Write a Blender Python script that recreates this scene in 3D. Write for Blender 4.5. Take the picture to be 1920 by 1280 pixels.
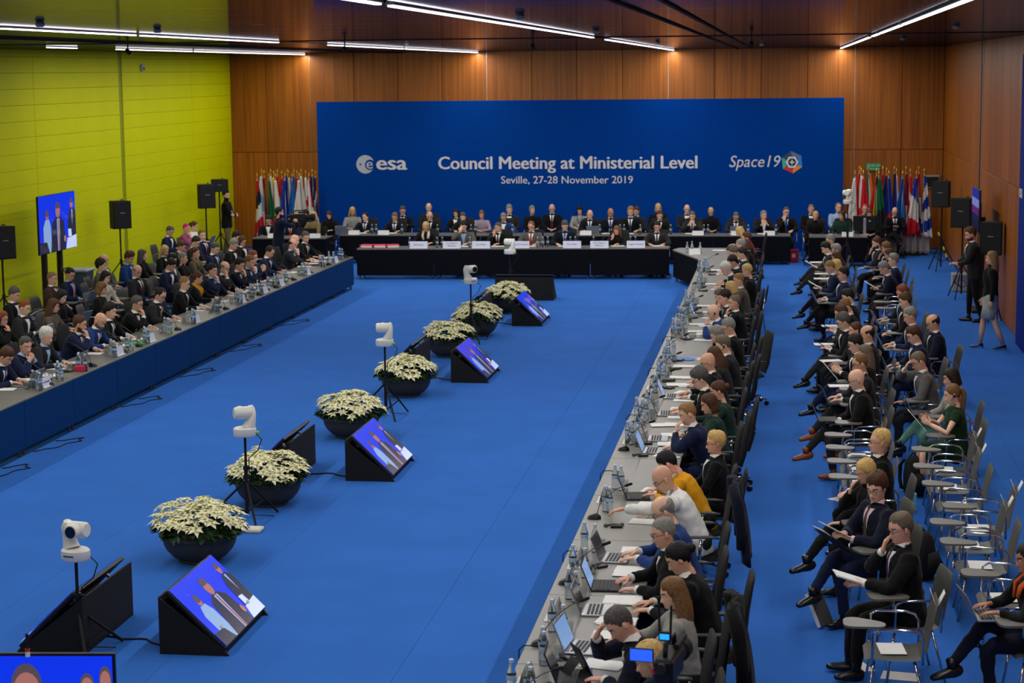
import bpy, bmesh, math, random
import numpy as np
from mathutils import Vector, Matrix, Euler
for _o in list(bpy.data.objects): bpy.data.objects.remove(_o)
SC = bpy.context.scene
COL = SC.collection
# ---------------------------------------------------------------- camera
cd = bpy.data.cameras.new('camera'); cam = bpy.data.objects.new('camera', cd); COL.objects.link(cam)
cd.sensor_width = 36.; cd.lens = 3600./1920*36.; cd.clip_end = 300
cam.matrix_world = Matrix(((0.989951, -0.009460, 0.141098, 0.000000), (0.141032, 0.139398, -0.980142, 0.000000), (-0.010397, 0.990191, 0.139331, 4.900000), (0.000000, 0.000000, 0.000000, 1.000000)))
cd.dof.use_dof = True; cd.dof.focus_distance = 21.; cd.dof.aperture_fstop = 4.0
SC.camera = cam
# ---------------------------------------------------------------- light and exposure
SC.view_settings.view_transform = 'Standard'; SC.view_settings.look = 'None'
SC.view_settings.gamma = 1.; SC.view_settings.use_curve_mapping = False
SC.view_settings.exposure = 0.0
W = bpy.data.worlds.new('world'); SC.world = W; W.use_nodes = True
W.node_tree.nodes['Background'].inputs[0].default_value = (.5, .6, .8, 1)
W.node_tree.nodes['Background'].inputs[1].default_value = .10
SC.cycles.max_bounces = 7; SC.cycles.diffuse_bounces = 3; SC.cycles.glossy_bounces = 3
SC.cycles.transmission_bounces = 6; SC.cycles.transparent_max_bounces = 8
SC.cycles.caustics_reflective = False; SC.cycles.caustics_refractive = False
SC.cycles.sample_clamp_indirect = 4.
STRIP_W_PER_M = 17.0; ADDED_SPOT_W = 700.
STRIPS = [(-13.4, [(14, 21.5), (22.3, 31.2), (33.9, 35.4), (37.6, 42.6), (42.8, 52.92)]), (-8.5, [(12, 19.6), (20.2, 24.6), (24.8, 31.8), (35.4, 42.5), (42.8, 52.92)]),
          (-3.1, [(9, 14.6), (15.0, 31.), (33.2, 34.), (34.2, 52.92)]), (1.4, [(10, 24.4), (24.8, 30.4), (31., 33.2), (34.4, 52.92)])]
CEIL = 5.44
def area(loc, sx, sy, power, col=(1, .97, .93), rot=(0, 0, 0)):
    l = bpy.data.lights.new('strip_lamp', 'AREA'); l.shape = 'RECTANGLE'; l.size = sx; l.size_y = sy
    l.energy = power; l.color = col
    o = bpy.data.objects.new('strip_lamp', l); o.location = loc; o.rotation_euler = rot; COL.objects.link(o); return o
for X, segs in STRIPS:
    for a, b in segs: area((X, (a+b)/2, CEIL-.046), .05, b-a, STRIP_W_PER_M*(b-a))
# rows of the same lamps over the part of the hall behind the camera
for X in (-13.4, -8.5, -3.1, 1.4): area((X, 1., CEIL-.046), .05, 12, STRIP_W_PER_M*12)
# spotlights added under the ceiling track to brighten faces at the head table
for X in (-11.2, -7.4, -4.2, -.6):
    l = bpy.data.lights.new('added_spot_lamp', 'SPOT'); l.energy = ADDED_SPOT_W; l.spot_size = math.radians(46); l.spot_blend = .9; l.shadow_soft_size = .12; l.color = (1, .95, .88)
    o = bpy.data.objects.new('added_spot_lamp', l); o.location = (X, 32.12, CEIL-.2); COL.objects.link(o)
    o.rotation_euler = (Vector((X*.8-1.2, 48.5, .9))-Vector(o.location)).to_track_quat('-Z', 'Y').to_euler()
# ---------------------------------------------------------------- materials
_M = {}
def mat(name, col, rough=.6, metal=0., noise=0., nscale=8., bump=0., bscale=200., spec=.4, emit=0., trans=0., ior=1.45, sheen=0., coat=0.):
    if name in _M: return _M[name]
    m = bpy.data.materials.new(name); m.use_nodes = True; _M[name] = m
    nt = m.node_tree; b = nt.nodes['Principled BSDF']
    c = tuple(((v/255)/12.92 if v/255 <= .04045 else ((v/255+.055)/1.055)**2.4) for v in col)
    b.inputs['Base Color'].default_value = (*c, 1); b.inputs['Roughness'].default_value = rough
    b.inputs['Metallic'].default_value = metal; b.inputs['Specular IOR Level'].default_value = spec
    b.inputs['IOR'].default_value = ior
    if trans: b.inputs['Transmission Weight'].default_value = trans
    if sheen: b.inputs['Sheen Weight'].default_value = sheen
    if coat: b.inputs['Coat Weight'].default_value = coat
    if emit:
        b.inputs['Emission Color'].default_value = (*c, 1); b.inputs['Emission Strength'].default_value = emit
    tc = None
    if noise or bump:
        tc = nt.nodes.new('ShaderNodeTexCoord')
    if noise:
        n = nt.nodes.new('ShaderNodeTexNoise'); n.inputs['Scale'].default_value = nscale; n.inputs['Detail'].default_value = 4
        nt.links.new(tc.outputs['Object'], n.inputs['Vector'])
        r = nt.nodes.new('ShaderNodeMapRange'); r.inputs[1].default_value = .3; r.inputs[2].default_value = .7
        r.inputs[3].default_value = 1-noise; r.inputs[4].default_value = 1+noise
        nt.links.new(n.outputs['Fac'], r.inputs['Value'])
        x = nt.nodes.new('ShaderNodeMix'); x.data_type = 'RGBA'; x.blend_type = 'MULTIPLY'; x.inputs[0].default_value = 1
        x.inputs[6].default_value = (*c, 1); nt.links.new(r.outputs[0], x.inputs[7]); nt.links.new(x.outputs[2], b.inputs['Base Color'])
        if emit: nt.links.new(x.outputs[2], b.inputs['Emission Color'])
    if bump:
        n2 = nt.nodes.new('ShaderNodeTexNoise'); n2.inputs['Scale'].default_value = bscale; n2.inputs['Detail'].default_value = 3
        nt.links.new(tc.outputs['Object'], n2.inputs['Vector'])
        bp = nt.nodes.new('ShaderNodeBump'); bp.inputs['Strength'].default_value = bump; bp.inputs['Distance'].default_value = .01
        nt.links.new(n2.outputs['Fac'], bp.inputs['Height']); nt.links.new(bp.outputs[0], b.inputs['Normal'])
    return m
def wood(name, col, col2, sx=14., sz=.5, axis='Z', rough=.35):
    if name in _M: return _M[name]
    m = mat(name, col, rough, spec=.4); nt = m.node_tree; b = nt.nodes['Principled BSDF']
    tc = nt.nodes.new('ShaderNodeTexCoord'); mp = nt.nodes.new('ShaderNodeMapping')
    oi = nt.nodes.new('ShaderNodeObjectInfo'); ad = nt.nodes.new('ShaderNodeVectorMath'); ad.operation = 'ADD'
    sc = nt.nodes.new('ShaderNodeVectorMath'); sc.operation = 'SCALE'; sc.inputs[0].default_value = (13, 13, 13)
    nt.links.new(oi.outputs['Random'], sc.inputs['Scale'])
    nt.links.new(tc.outputs['Object'], ad.inputs[0]); nt.links.new(sc.outputs[0], ad.inputs[1])
    nt.links.new(ad.outputs[0], mp.inputs['Vector']); mp.inputs['Scale'].default_value = (sx, sx, sz)
    n = nt.nodes.new('ShaderNodeTexNoise'); n.inputs['Scale'].default_value = 1.; n.inputs['Detail'].default_value = 5; n.inputs['Roughness'].default_value = .6
    nt.links.new(mp.outputs[0], n.inputs['Vector'])
    cr = nt.nodes.new('ShaderNodeValToRGB'); nt.links.new(n.outputs['Fac'], cr.inputs['Fac'])
    f = lambda q: tuple(((v/255+.055)/1.055)**2.4 if v > 10 else v/255/12.92 for v in q)+(1,)
    cr.color_ramp.elements[0].position = .3; cr.color_ramp.elements[0].color = f(col)
    cr.color_ramp.elements[1].position = .7; cr.color_ramp.elements[1].color = f(col2)
    mr = nt.nodes.new('ShaderNodeMapRange'); mr.inputs[3].default_value = .82; mr.inputs[4].default_value = 1.12
    nt.links.new(oi.outputs['Random'], mr.inputs['Value'])
    x = nt.nodes.new('ShaderNodeMix'); x.data_type = 'RGBA'; x.blend_type = 'MULTIPLY'; x.inputs[0].default_value = 1
    nt.links.new(cr.outputs[0], x.inputs[6]); nt.links.new(mr.outputs[0], x.inputs[7]); nt.links.new(x.outputs[2], b.inputs['Base Color'])
    return m
# ---------------------------------------------------------------- mesh builder
class MB:
    def __init__(s): s.V = []; s.F = []; s.M = []
    def add(s, V, F, mi=0):
        o = len(s.V); s.V.extend([tuple(map(float, v)) for v in V])
        for f in F: s.F.append(tuple(i+o for i in f)); s.M.append(mi)
    def tube(s, P, R, n=8, mi=0, cap=True, xref=(1, 0, 0)):
        P = [np.array(p, float) for p in P]; V = []; F = []
        xr = np.array(xref, float)
        for i, p in enumerate(P):
            t = P[min(i+1, len(P)-1)] - P[max(i-1, 0)]; t = t/(np.linalg.norm(t)+1e-9)
            x = xr - t*np.dot(xr, t); l = np.linalg.norm(x)
            if l < 1e-3:
                x = np.cross(t, (0.3, .5, .8)); l = np.linalg.norm(x)
            x /= l; y = np.cross(t, x); xr = x
            r = R[i] if isinstance(R, (list, tuple)) else R
            rx, ry = r if isinstance(r, (list, tuple)) else (r, r)
            for k in range(n):
                a = 2*math.pi*k/n; V.append(p + x*rx*math.cos(a) + y*ry*math.sin(a))
        for i in range(len(P)-1):
            for k in range(n):
                F.append((i*n+k, i*n+(k+1) % n, (i+1)*n+(k+1) % n, (i+1)*n+k))
        if cap:
            F.append(tuple(range(n-1, -1, -1))); F.append(tuple((len(P)-1)*n+k for k in range(n)))
        s.add(V, F, mi)
    def ell(s, c, r, n=10, m=6, mi=0, M=None):
        V = []; F = []
        for i in range(1, m):
            t = math.pi*i/m
            for k in range(n):
                a = 2*math.pi*k/n; V.append((r[0]*math.sin(t)*math.cos(a), r[1]*math.sin(t)*math.sin(a), r[2]*math.cos(t)))
        V.append((0, 0, r[2])); V.append((0, 0, -r[2])); T, B = len(V)-2, len(V)-1
        for i in range(m-2):
            for k in range(n): F.append((i*n+k, (i+1)*n+k, (i+1)*n+(k+1) % n, i*n+(k+1) % n))
        for k in range(n):
            F.append((T, k, (k+1) % n)); F.append((B, (m-2)*n+(k+1) % n, (m-2)*n+k))
        V = np.array(V)
        if M is not None: V = V @ np.array(M)[:3, :3].T
        s.add(V + np.array(c), F, mi)
    def box(s, c, d, mi=0, b=.0, M=None):
        """box with chamfered edges; c centre, d full sizes, b chamfer"""
        hx, hy, hz = (v/2 for v in d); b = min(b or .15*min(d), .49*min(d)) 
        bm = bmesh.new(); bmesh.ops.create_cube(bm, size=1)
        for v in bm.verts: v.co = Vector((v.co.x*2*hx, v.co.y*2*hy, v.co.z*2*hz))
        bmesh.ops.bevel(bm, geom=list(bm.edges), offset=b, segments=1, affect='EDGES', profile=.5)
        V = np.array([v.co[:] for v in bm.verts]); bm.verts.index_update()
        F = [tuple(v.index for v in f.verts) for f in bm.faces]; bm.free()
        if M is not None: V = V @ np.array(M)[:3, :3].T
        s.add(V + np.array(c), F, mi)
    def lathe(s, prof, n=16, c=(0, 0, 0), mi=0, cap=True):
        V = []; F = []
        for r, z in prof:
            for k in range(n):
                a = 2*math.pi*k/n; V.append((c[0]+r*math.cos(a), c[1]+r*math.sin(a), c[2]+z))
        m = len(prof)
        for i in range(m-1):
            for k in range(n): F.append((i*n+k, i*n+(k+1) % n, (i+1)*n+(k+1) % n, (i+1)*n+k))
        if cap:
            F.append(tuple(range(n-1, -1, -1))); F.append(tuple((m-1)*n+k for k in range(n)))
        s.add(V, F, mi)
    def prism(s, poly, z0, z1, mi=0):
        n = len(poly); V = [(x, y, z0) for x, y in poly]+[(x, y, z1) for x, y in poly]
        F = [tuple(range(n-1, -1, -1)), tuple(range(n, 2*n))]+[(i, (i+1) % n, n+(i+1) % n, n+i) for i in range(n)]
        s.add(V, F, mi)
    def mesh(s, name, mats, smooth=False):
        me = bpy.data.meshes.new(name); me.from_pydata(s.V, [], s.F)
        for m in (mats if isinstance(mats, (list, tuple)) else [mats]): me.materials.append(m)
        if any(s.M): me.polygons.foreach_set('material_index', s.M)
        if smooth is True: me.polygons.foreach_set('use_smooth', [True]*len(s.F))
        elif smooth: 
            me.polygons.foreach_set('use_smooth', [True]*len(s.F)); me.set_sharp_from_angle(angle=math.radians(smooth))
        me.update(); return me
    def build(s, name, mats, parent=None, smooth=False, loc=None, rot=None):
        return link(name, s.mesh(name, mats, smooth), parent, loc, rot)
def link(name, me, parent=None, loc=None, rot=None):
    o = bpy.data.objects.new(name, me); COL.objects.link(o)
    if parent: o.parent = parent
    if loc is not None: o.location = loc
    if rot is not None: o.rotation_euler = rot
    return o
def tag(o, label, cat, group=None):
    o['label'] = label; o['category'] = cat
    if group: o['group'] = group
    return o
def thing(name, label, cat, loc=(0, 0, 0), rz=0., group=None):
    o = bpy.data.objects.new(name, None); COL.objects.link(o); o.location = loc; o.rotation_euler = (0, 0, rz)
    o.empty_display_size = .1
    return tag(o, label, cat, group)
def struct(o): o['kind'] = 'structure'; return o
def copy_tree(o, parent=None):
    c = o.copy(); COL.objects.link(c)
    if parent: c.parent = parent
    for ch in list(o.children): copy_tree(ch, c)
    return c
def put(proto, used, label, loc, rz=0., group=None):
    """the first use moves the prototype itself, later uses copy it with its parts"""
    o = proto if proto.name not in used else copy_tree(proto)
    used.add(proto.name); o.location = loc; o.rotation_euler = (o.rotation_euler[0], o.rotation_euler[1], rz); o['label'] = label
    if group: o['group'] = group
    return o
USED = set()
def ordn(n):
    w = ['first','second','third','fourth','fifth','sixth','seventh','eighth','ninth','tenth','eleventh','twelfth','thirteenth','fourteenth','fifteenth','sixteenth','seventeenth','eighteenth','nineteenth','twentieth']
    if n <= 20: return w[n-1]
    t = {2: 'twenty', 3: 'thirty', 4: 'forty', 5: 'fifty'}[n//10]
    return t+'-'+w[n % 10-1] if n % 10 else {2: 'twentieth', 3: 'thirtieth', 4: 'fortieth', 5: 'fiftieth'}[n//10]
def tri(name, text, size, mats, parent, loc, rot, align='LEFT', bold=0., sx=1., depth=.004, shear=0.):
    """flat lettering turned into a mesh"""
    c = bpy.data.curves.new(name, 'FONT'); c.body = text; c.size = size; c.align_x = align; c.align_y = 'BOTTOM_BASELINE'
    c.extrude = depth; c.shear = shear; c.resolution_u = 3
    o = bpy.data.objects.new(name+'_curve', c); COL.objects.link(o)
    me = bpy.data.meshes.new_from_object(o); bpy.data.objects.remove(o); bpy.data.curves.remove(c)
    if bold > 0:                        # heavier strokes: the same outlines again, shifted sideways
        V = [v.co[:] for v in me.vertices]; F = [tuple(p.vertices) for p in me.polygons]; n = len(V)
        me = bpy.data.meshes.new(name); me.from_pydata([(x-bold, y, z) for x, y, z in V]+[(x+bold, y, z+.0004) for x, y, z in V]+[(x, y+bold*.5, z+.0002) for x, y, z in V], [], F+[tuple(i+n for i in f) for f in F]+[tuple(i+2*n for i in f) for f in F])
    me.materials.clear(); me.materials.append(mats)
    q = link(name, me, parent, loc, rot); q.scale = (sx, 1, 1); return q
# ---- proportions of a figure
def dv(a):
    a = math.radians(a); return (0.0, math.sin(a), math.cos(a))
def spine(lean, hp, stand, k):
    """pelvis, waist, chest, neck base, head centre of a figure that faces +Y"""
    z0 = (.95 if stand else .56) * k
    p = (0., 0., z0); out = [p]
    for L, a in ((.20, lean*.7), (.20, lean), (.14, lean*1.15), (.165, lean*.75 + hp*.45)):
        d = dv(a); p = tuple(p[i] + d[i]*L*k for i in range(3)); out.append(p)
    return out
# ================================================================ the hall
M_carpet = mat('blue_carpet', (48, 104, 190), .95, noise=.06, nscale=1.2, bump=.25, bscale=260, spec=.1)
M_dark = mat('black_void', (6, 6, 7), .8)
M_green = mat('lime_paint', (204, 208, 0), .6, noise=.03, nscale=1., spec=.12)
M_green_d = mat('olive_joint', (112, 116, 2), .7)
M_wood = wood('teak_panel', (122, 62, 0), (168, 96, 3), 16, .35, rough=.45)
M_wood_d = mat('dark_joint', (40, 18, 4), .7)
M_ceil = mat('dark_lacquered_ceiling', (12, 10, 10), .6, spec=.1)
_nt = M_ceil.node_tree; _g = _nt.nodes.new('ShaderNodeBsdfGlossy'); _g.inputs['Color'].default_value = (.40, .39, .46, 1); _g.inputs['Roughness'].default_value = .06
_a = _nt.nodes.new('ShaderNodeMixShader'); _a.inputs[0].default_value = .85
_nt.links.new(_nt.nodes['Principled BSDF'].outputs[0], _a.inputs[1]); _nt.links.new(_g.outputs[0], _a.inputs[2])
_nt.links.new(_a.outputs[0], _nt.nodes['Material Output'].inputs['Surface'])
M_ceil_d = mat('black_ceiling_gap', (5, 5, 6), .6)
M_alu = mat('aluminium', (190, 190, 186), .3, .9)
M_chrome = mat('chrome', (205, 208, 212), .14, 1.)
M_black = mat('black_plastic', (17, 17, 18), .45)
M_blackmatt = mat('black_paint', (12, 12, 13), .75)
M_white = mat('white_plastic', (228, 226, 218), .35, spec=.5)
M_paper = mat('white_paper', (226, 226, 224), .8)
FL_X0, FL_X1 = -15.6, 4.15
b = MB(); b.box((-5.7, 25., -.08), (20.2, 58, .14)); floor = struct(b.build('floor', M_carpet))
x = -17.15; 
while x < 5:
    a, c = max(x, -15.7), min(x+2.0, 4.3)
    if c > a:
        b = MB(); b.box(((a+c)/2, 25., -.006), (c-a-.002, 57.5, .012), b=.001); b.build('carpet_strip', M_carpet, floor)
    x += 2.0
# left wall of lime-painted panels with one recessed pilaster joint
b = MB(); b.box((-15.75, 25., 2.8), (.2, 58, 5.7)); wall_left = struct(b.build('wall_left', M_green_d))
for y0, y1 in ((-3., 33.),):
    b = MB(); b.box((-15.62, (y0+y1)/2, 2.75), (.06, y1-y0, 5.4)); b.build('panel', M_green, wall_left)
ys = [33, 35.8, 38.6, 41.2, 43.8, 44.05, 46.7, 49.4, 52.1, 53.]
pm = {}
for i in range(len(ys)-1):
    if abs(ys[i]-43.8) < .01: continue
    L = ys[i+1]-ys[i]
    for r in range(17):
        k = round(L, 2)
        if k not in pm:
            b = MB(); b.box((0, 0, 0), (.06, L-.007, .326), b=.003); pm[k] = b.mesh('panel', M_green)
        link('panel', pm[k], wall_left, (-15.62 + .002*((i*7+r*3) % 3), (ys[i]+ys[i+1])/2, .02+.163+r*.33))
b = MB(); b.box((-15.64, 43.925, 2.75), (.06, .235, 5.4), b=.004); b.build('pilaster_strip', mat('olive_strip', (140, 146, 2), .6), wall_left)
# back wall and right wall of teak panels in two heights
b = MB(); b.box((-5.7, 53.2, 2.8), (20.2, .3, 5.7)); wall_back = struct(b.build('wall_back', M_wood_d))
pm = {}
def wpanel(L, h):
    k = (round(L, 2), round(h, 2))
    if k not in pm:
        b = MB(); b.box((0, 0, 0), (L-.014, .05, h-.012), b=.004); pm[k] = b.mesh('panel', M_wood)
    return pm[k]
xs = [-15.6, -14.55] + [-13.28+1.255*i for i in range(14)] + [4.15]
for i in range(len(xs)-1):
    L = xs[i+1]-xs[i]
    for z0, z1 in ((.01, 2.7), (2.7, 5.46)):
        link('panel', wpanel(L, z1-z0), wall_back, ((xs[i]+xs[i+1])/2, 53.03, (z0+z1)/2))
t = 0
for x in xs[2::4]:
    b = MB(); b.box((x, 53.0, 2.73), (.012, .02, 5.4), b=.003); b.build('joint_strip', M_alu, wall_back)
b = MB(); b.box((4.35, 25., 2.8), (.3, 58, 5.7)); wall_right = struct(b.build('wall_right', M_wood_d))
ys = [53-1.29*i for i in range(16)]
for i in range(15):
    for z0, z1 in ((.01, 2.7), (2.7, 5.46)):
        link('panel', wpanel(1.29, z1-z0), wall_right, (4.18, (ys[i]+ys[i+1])/2, (z0+z1)/2), (0, 0, math.pi/2))
b = MB(); b.box((4.18, 15.5, 2.73), (.05, 36, 5.4)); b.build('panel', M_wood, wall_right)
b = MB(); b.box((4.145, 42.68, 2.73), (.02, .02, 5.4), b=.003); b.build('joint_strip', M_alu, wall_right)
b = MB(); b.box((4.145, 42.9, 2.73), (.02, .14, 5.4), b=.003); b.build('shadow_joint', M_wood_d, wall_right)
b = MB(); b.box((-5.7, -4.0, 2.8), (20.2, .3, 5.7)); struct(b.build('wall_front', mat('plain_wall', (120, 110, 100), .8)))
# ceiling of dark lacquered boards, a black expansion gap and lamp slots
b = MB(); b.box((-5.7, 25., 5.62), (20.2, 58, .2)); ceiling = struct(b.build('ceiling', M_ceil_d))
edges = [-15.6, -13.47, -13.33, -10.95, -8.57, -8.43, -5.8, -3.17, -3.03, -.98, 1.33, 1.47, 4.15]
cols = [(edges[0], edges[1]), (edges[2], edges[3]), (edges[3], edges[4]), (edges[5], edges[6]), (edges[6], edges[7]), (edges[8], edges[9]), (edges[9], edges[10]), (edges[11], edges[12])]
pm = {}
y = 8.
while y < 52.9:
    L = min(1.9, 53.-y)
    if 31.6 < y+L and y < 32.19: 
        if y < 31.4: L = 31.75-y
        else: y = 32.2; continue
    for a, c in cols:
        k = (round(c-a, 2), round(L, 2))
        if k not in pm:
            b = MB(); b.box((0, 0, 0), (c-a-(.05 if k[0] in (2.38, 2.05, 2.31) else .01), L-.01, .06), b=.003); pm[k] = b.mesh('board', M_ceil)
        link('board', pm[k], ceiling, ((a+c)/2, y+L/2, CEIL+.03))
    y += L
b = MB(); b.box((-5.7, 2., CEIL+.03), (19.7, 12, .06)); b.build('board', M_ceil, ceiling)
b = MB(); b.box((-5.7, 31.97, CEIL+.02), (19.7, .2, .06), b=.01); b.build('ceiling_track', M_blackmatt, ceiling)
for xx in (-1.35, -.98, -10.95, -10.6):
    b = MB(); b.box((xx, 30.5, CEIL-.012), (.026, 45, .02), b=.004); b.build('ceiling_track', M_blackmatt, ceiling)
# strip lamps
M_tube = mat('lit_diffuser', (255, 252, 250), .5, emit=5.)
LROW = ['beside the lime wall', 'second from the lime wall', 'third from the lime wall', 'nearest the wooden side wall']
for (X, segs), row in zip(STRIPS, LROW):
    for i, (a, c) in enumerate(segs):
        t = thing('strip_light', f'slim white ceiling strip light, {ordn(i+1)} from the near end, line {row}', 'light', (X, a, CEIL-.02), 0, 'ceiling strip lights')
        b = MB(); b.box((0, (c-a)/2, .03), (.07, c-a, .05), b=.006); hsg = b.build('housing', M_alu, t)
        b = MB(); b.box((0, (c-a)/2, -.002), (.048, c-a-.04, .016), b=.004); b.build('diffuser', M_tube, hsg)
M_grey = mat('grey_plastic', (150, 150, 152), .5)
b = MB(); b.lathe([(.0, 0), (.03, 0), (.045, .012), (.05, .035), (.035, .055)], 12)
dm = b.mesh('detector_head', M_grey, 40)
for i, (x, y) in enumerate([(-7.392, 18.546), (-7.289, 21.872), (-2.537, 18.384), (-2.548, 25.847), (-2.474, 37.118), (-0.576, 42.360), (2.187, 26.213), (2.075, 36.263), (-7.083, 35.789)]):
    t = tag(link('smoke_detector', dm), f'round grey smoke detector under the dark ceiling, {ordn(i+1)} counting from the left lamps round', 'detector', 'ceiling detectors')
    t.location = (x, y, CEIL-.055)
    t['label'] = 'round grey smoke detector under the dark ceiling, ' + ['far left, above the near lime wall', 'left, between two strip lights', 'middle, right of the long strip light', 'right of the middle strip light tip', 'close to the back wall, middle', 'close to the back wall, right of middle', 'right side, near the side wall', 'right side, close to the back wall', 'near the back wall, above the backdrop left'][i]
for i, X in enumerate((-11.2, -7.4, -4.2, -.6)):  # made-up fixtures for the spotlights added to light the head table
    t = thing('added_spotlight', f'small black added spotlight under the ceiling track, {ordn(i+1)} from the left', 'spotlight', (X, 32.0, CEIL-.02), 0, 'added spotlights')
    b = MB(); b.tube([(0, 0, .02), (0, 0, -.09)], .012, 6); b.build('stem', M_black, t, 40)
    b = MB(); b.tube([(0, -.05, -.10), (0, .06, -.135)], [.035, .042], 12); b.build('lamp_head', M_blackmatt, t, 40)
# small box on the lime wall
t = thing('wall_sensor', 'small grey sensor box high on the lime wall', 'sensor', (-15.580, 45.437, 5.076))
b = MB(); b.box((0.03, 0, 0), (.07, .16, .17), b=.015); b.build('case', mat('light_grey_plastic', (170, 172, 178), .5), t)
b = MB(); b.box((.068, 0, -.02), (.01, .1, .06), b=.004); b.build('lens_window', M_black, t)
# ================================================================ tables
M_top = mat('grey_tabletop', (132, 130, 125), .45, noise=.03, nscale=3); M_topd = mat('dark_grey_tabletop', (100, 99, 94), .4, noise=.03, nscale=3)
M_navy = mat('navy_skirt', (0, 54, 106), .9, bump=.15, bscale=300, spec=.1); M_blk = mat('black_skirt', (13, 14, 20), .9, bump=.15, bscale=300, spec=.1)
M_leg = mat('table_leg_steel', (80, 82, 86), .4, .6)
def table(x0, x1, y0, y1, top, skirt, sides, label, group, name='conference_table', rz=0, loc=None, floor_gap=.1, sgap=.0):
    cx, cy = (x0+x1)/2, (y0+y1)/2; w, d = x1-x0, y1-y0
    t = thing(name, label, 'table', loc or (cx, cy, 0), rz, group)
    b = MB(); b.box((0, 0, .727), (w-.006, d-.006, .03), b=.006); b.build('tabletop', top, t)
    for sx in (-1, 1):
        for sy in (-1, 1):
            b = MB(); b.tube([(sx*(w/2-.07), sy*(d/2-.07), 0), (sx*(w/2-.07), sy*(d/2-.07), .71)], .02, 8); b.build('leg', M_leg, t, 40)
    h = .71-floor_gap; z = floor_gap+h/2
    for sd in sides:
        b = MB()
        if sd in 'EW': b.box(((w/2-.014)*(1 if sd == 'E' else -1), 0, z), (.018, d-.012-sgap, h), b=.004)
        else: b.box((0, (d/2-.014)*(1 if sd == 'N' else -1), z), (w-.012-sgap, .018, h), b=.004)
        b.build('skirt_panel', skirt, t)
    return t
y = 18.2; i = 0
LT_X0, LT_X1 = -10.52, -9.79
while y < 42.6:
    y1 = min(y+1.7545, 42.76); i += 1
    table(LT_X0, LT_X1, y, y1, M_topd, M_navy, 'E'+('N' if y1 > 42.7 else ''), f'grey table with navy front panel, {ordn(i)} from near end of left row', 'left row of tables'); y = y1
RT_X0, RT_X1 = -1.87, -1.10
y = 11.2; i = 0
while y < 42.2:
    y1 = min(y+1.83, 42.3); i += 1
    table(RT_X0, RT_X1, y, y1, M_top, M_blk, 'W', f'grey table with black front panel, {ordn(i)} from near end of right row', 'right row of tables'); y = y1
# corner table that turns towards the head table
t = thing('corner_table', 'black-skirted corner table with slanting front at far right of floor', 'table', (0, 0, 0))
P = [(-2.63, 44.75), (-1.87, 42.31), (-1.10, 42.31), (-1.10, 45.2), (-2.5, 45.2)]
b = MB(); b.prism(P, .712, .742); b.build('tabletop', M_top, t)
def wallp(b, p, q, z0, z1, th=.018):
    d = Vector((q[0]-p[0], q[1]-p[1], 0)); L = d.length; d.normalize(); ang = math.atan2(d.y, d.x)
    b.box(((p[0]+q[0])/2-d.y*-1*-th, (p[1]+q[1])/2+d.x*th, (z0+z1)/2), (L-.01, th, z1-z0), b=.004, M=Matrix.Rotation(ang, 3, 'Z'))
b = MB(); wallp(b, P[0], P[1], .1, .71); b.build('skirt_panel', M_blk, t)
for p in ((-2.53, 44.7), (-1.80, 42.5), (-1.2, 45.1), (-1.2, 42.5)):
    b = MB(); b.tube([(p[0], p[1], 0), (p[0], p[1], .71)], .022, 8); b.build('leg', M_leg, t, 40)
# head table, three lengths under one line, and the tables behind it
hA, hB = Vector((-10.168, 44.706)), Vector((-2.731, 45.124)); hd = (hB-hA); hl = hd.length; hd.normalize(); hn = Vector((-hd.y, hd.x)); hang = math.atan2(hd.y, hd.x)
for k in range(4):
    c = hA + hd*hl*(k+.5)/4 + hn*.38
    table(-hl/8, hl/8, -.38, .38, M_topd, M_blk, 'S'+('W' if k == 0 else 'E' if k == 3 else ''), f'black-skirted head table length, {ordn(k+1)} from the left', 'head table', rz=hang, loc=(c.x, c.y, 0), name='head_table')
rB0, rB1 = -11.5, .1; RBY = 48.6
for k in range(6):
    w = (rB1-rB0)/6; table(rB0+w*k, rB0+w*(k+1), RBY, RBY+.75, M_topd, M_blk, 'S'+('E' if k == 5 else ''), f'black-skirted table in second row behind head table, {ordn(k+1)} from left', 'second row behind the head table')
table(-13.55, -11.62, 47.6, 48.4, M_topd, M_blk, 'SE', 'black-skirted table before the left flags', None)
table(.55, 2.0, 48.3, 49.1, M_topd, M_blk, 'SW', 'black-skirted desk with monitor before the right flags', None)
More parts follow.
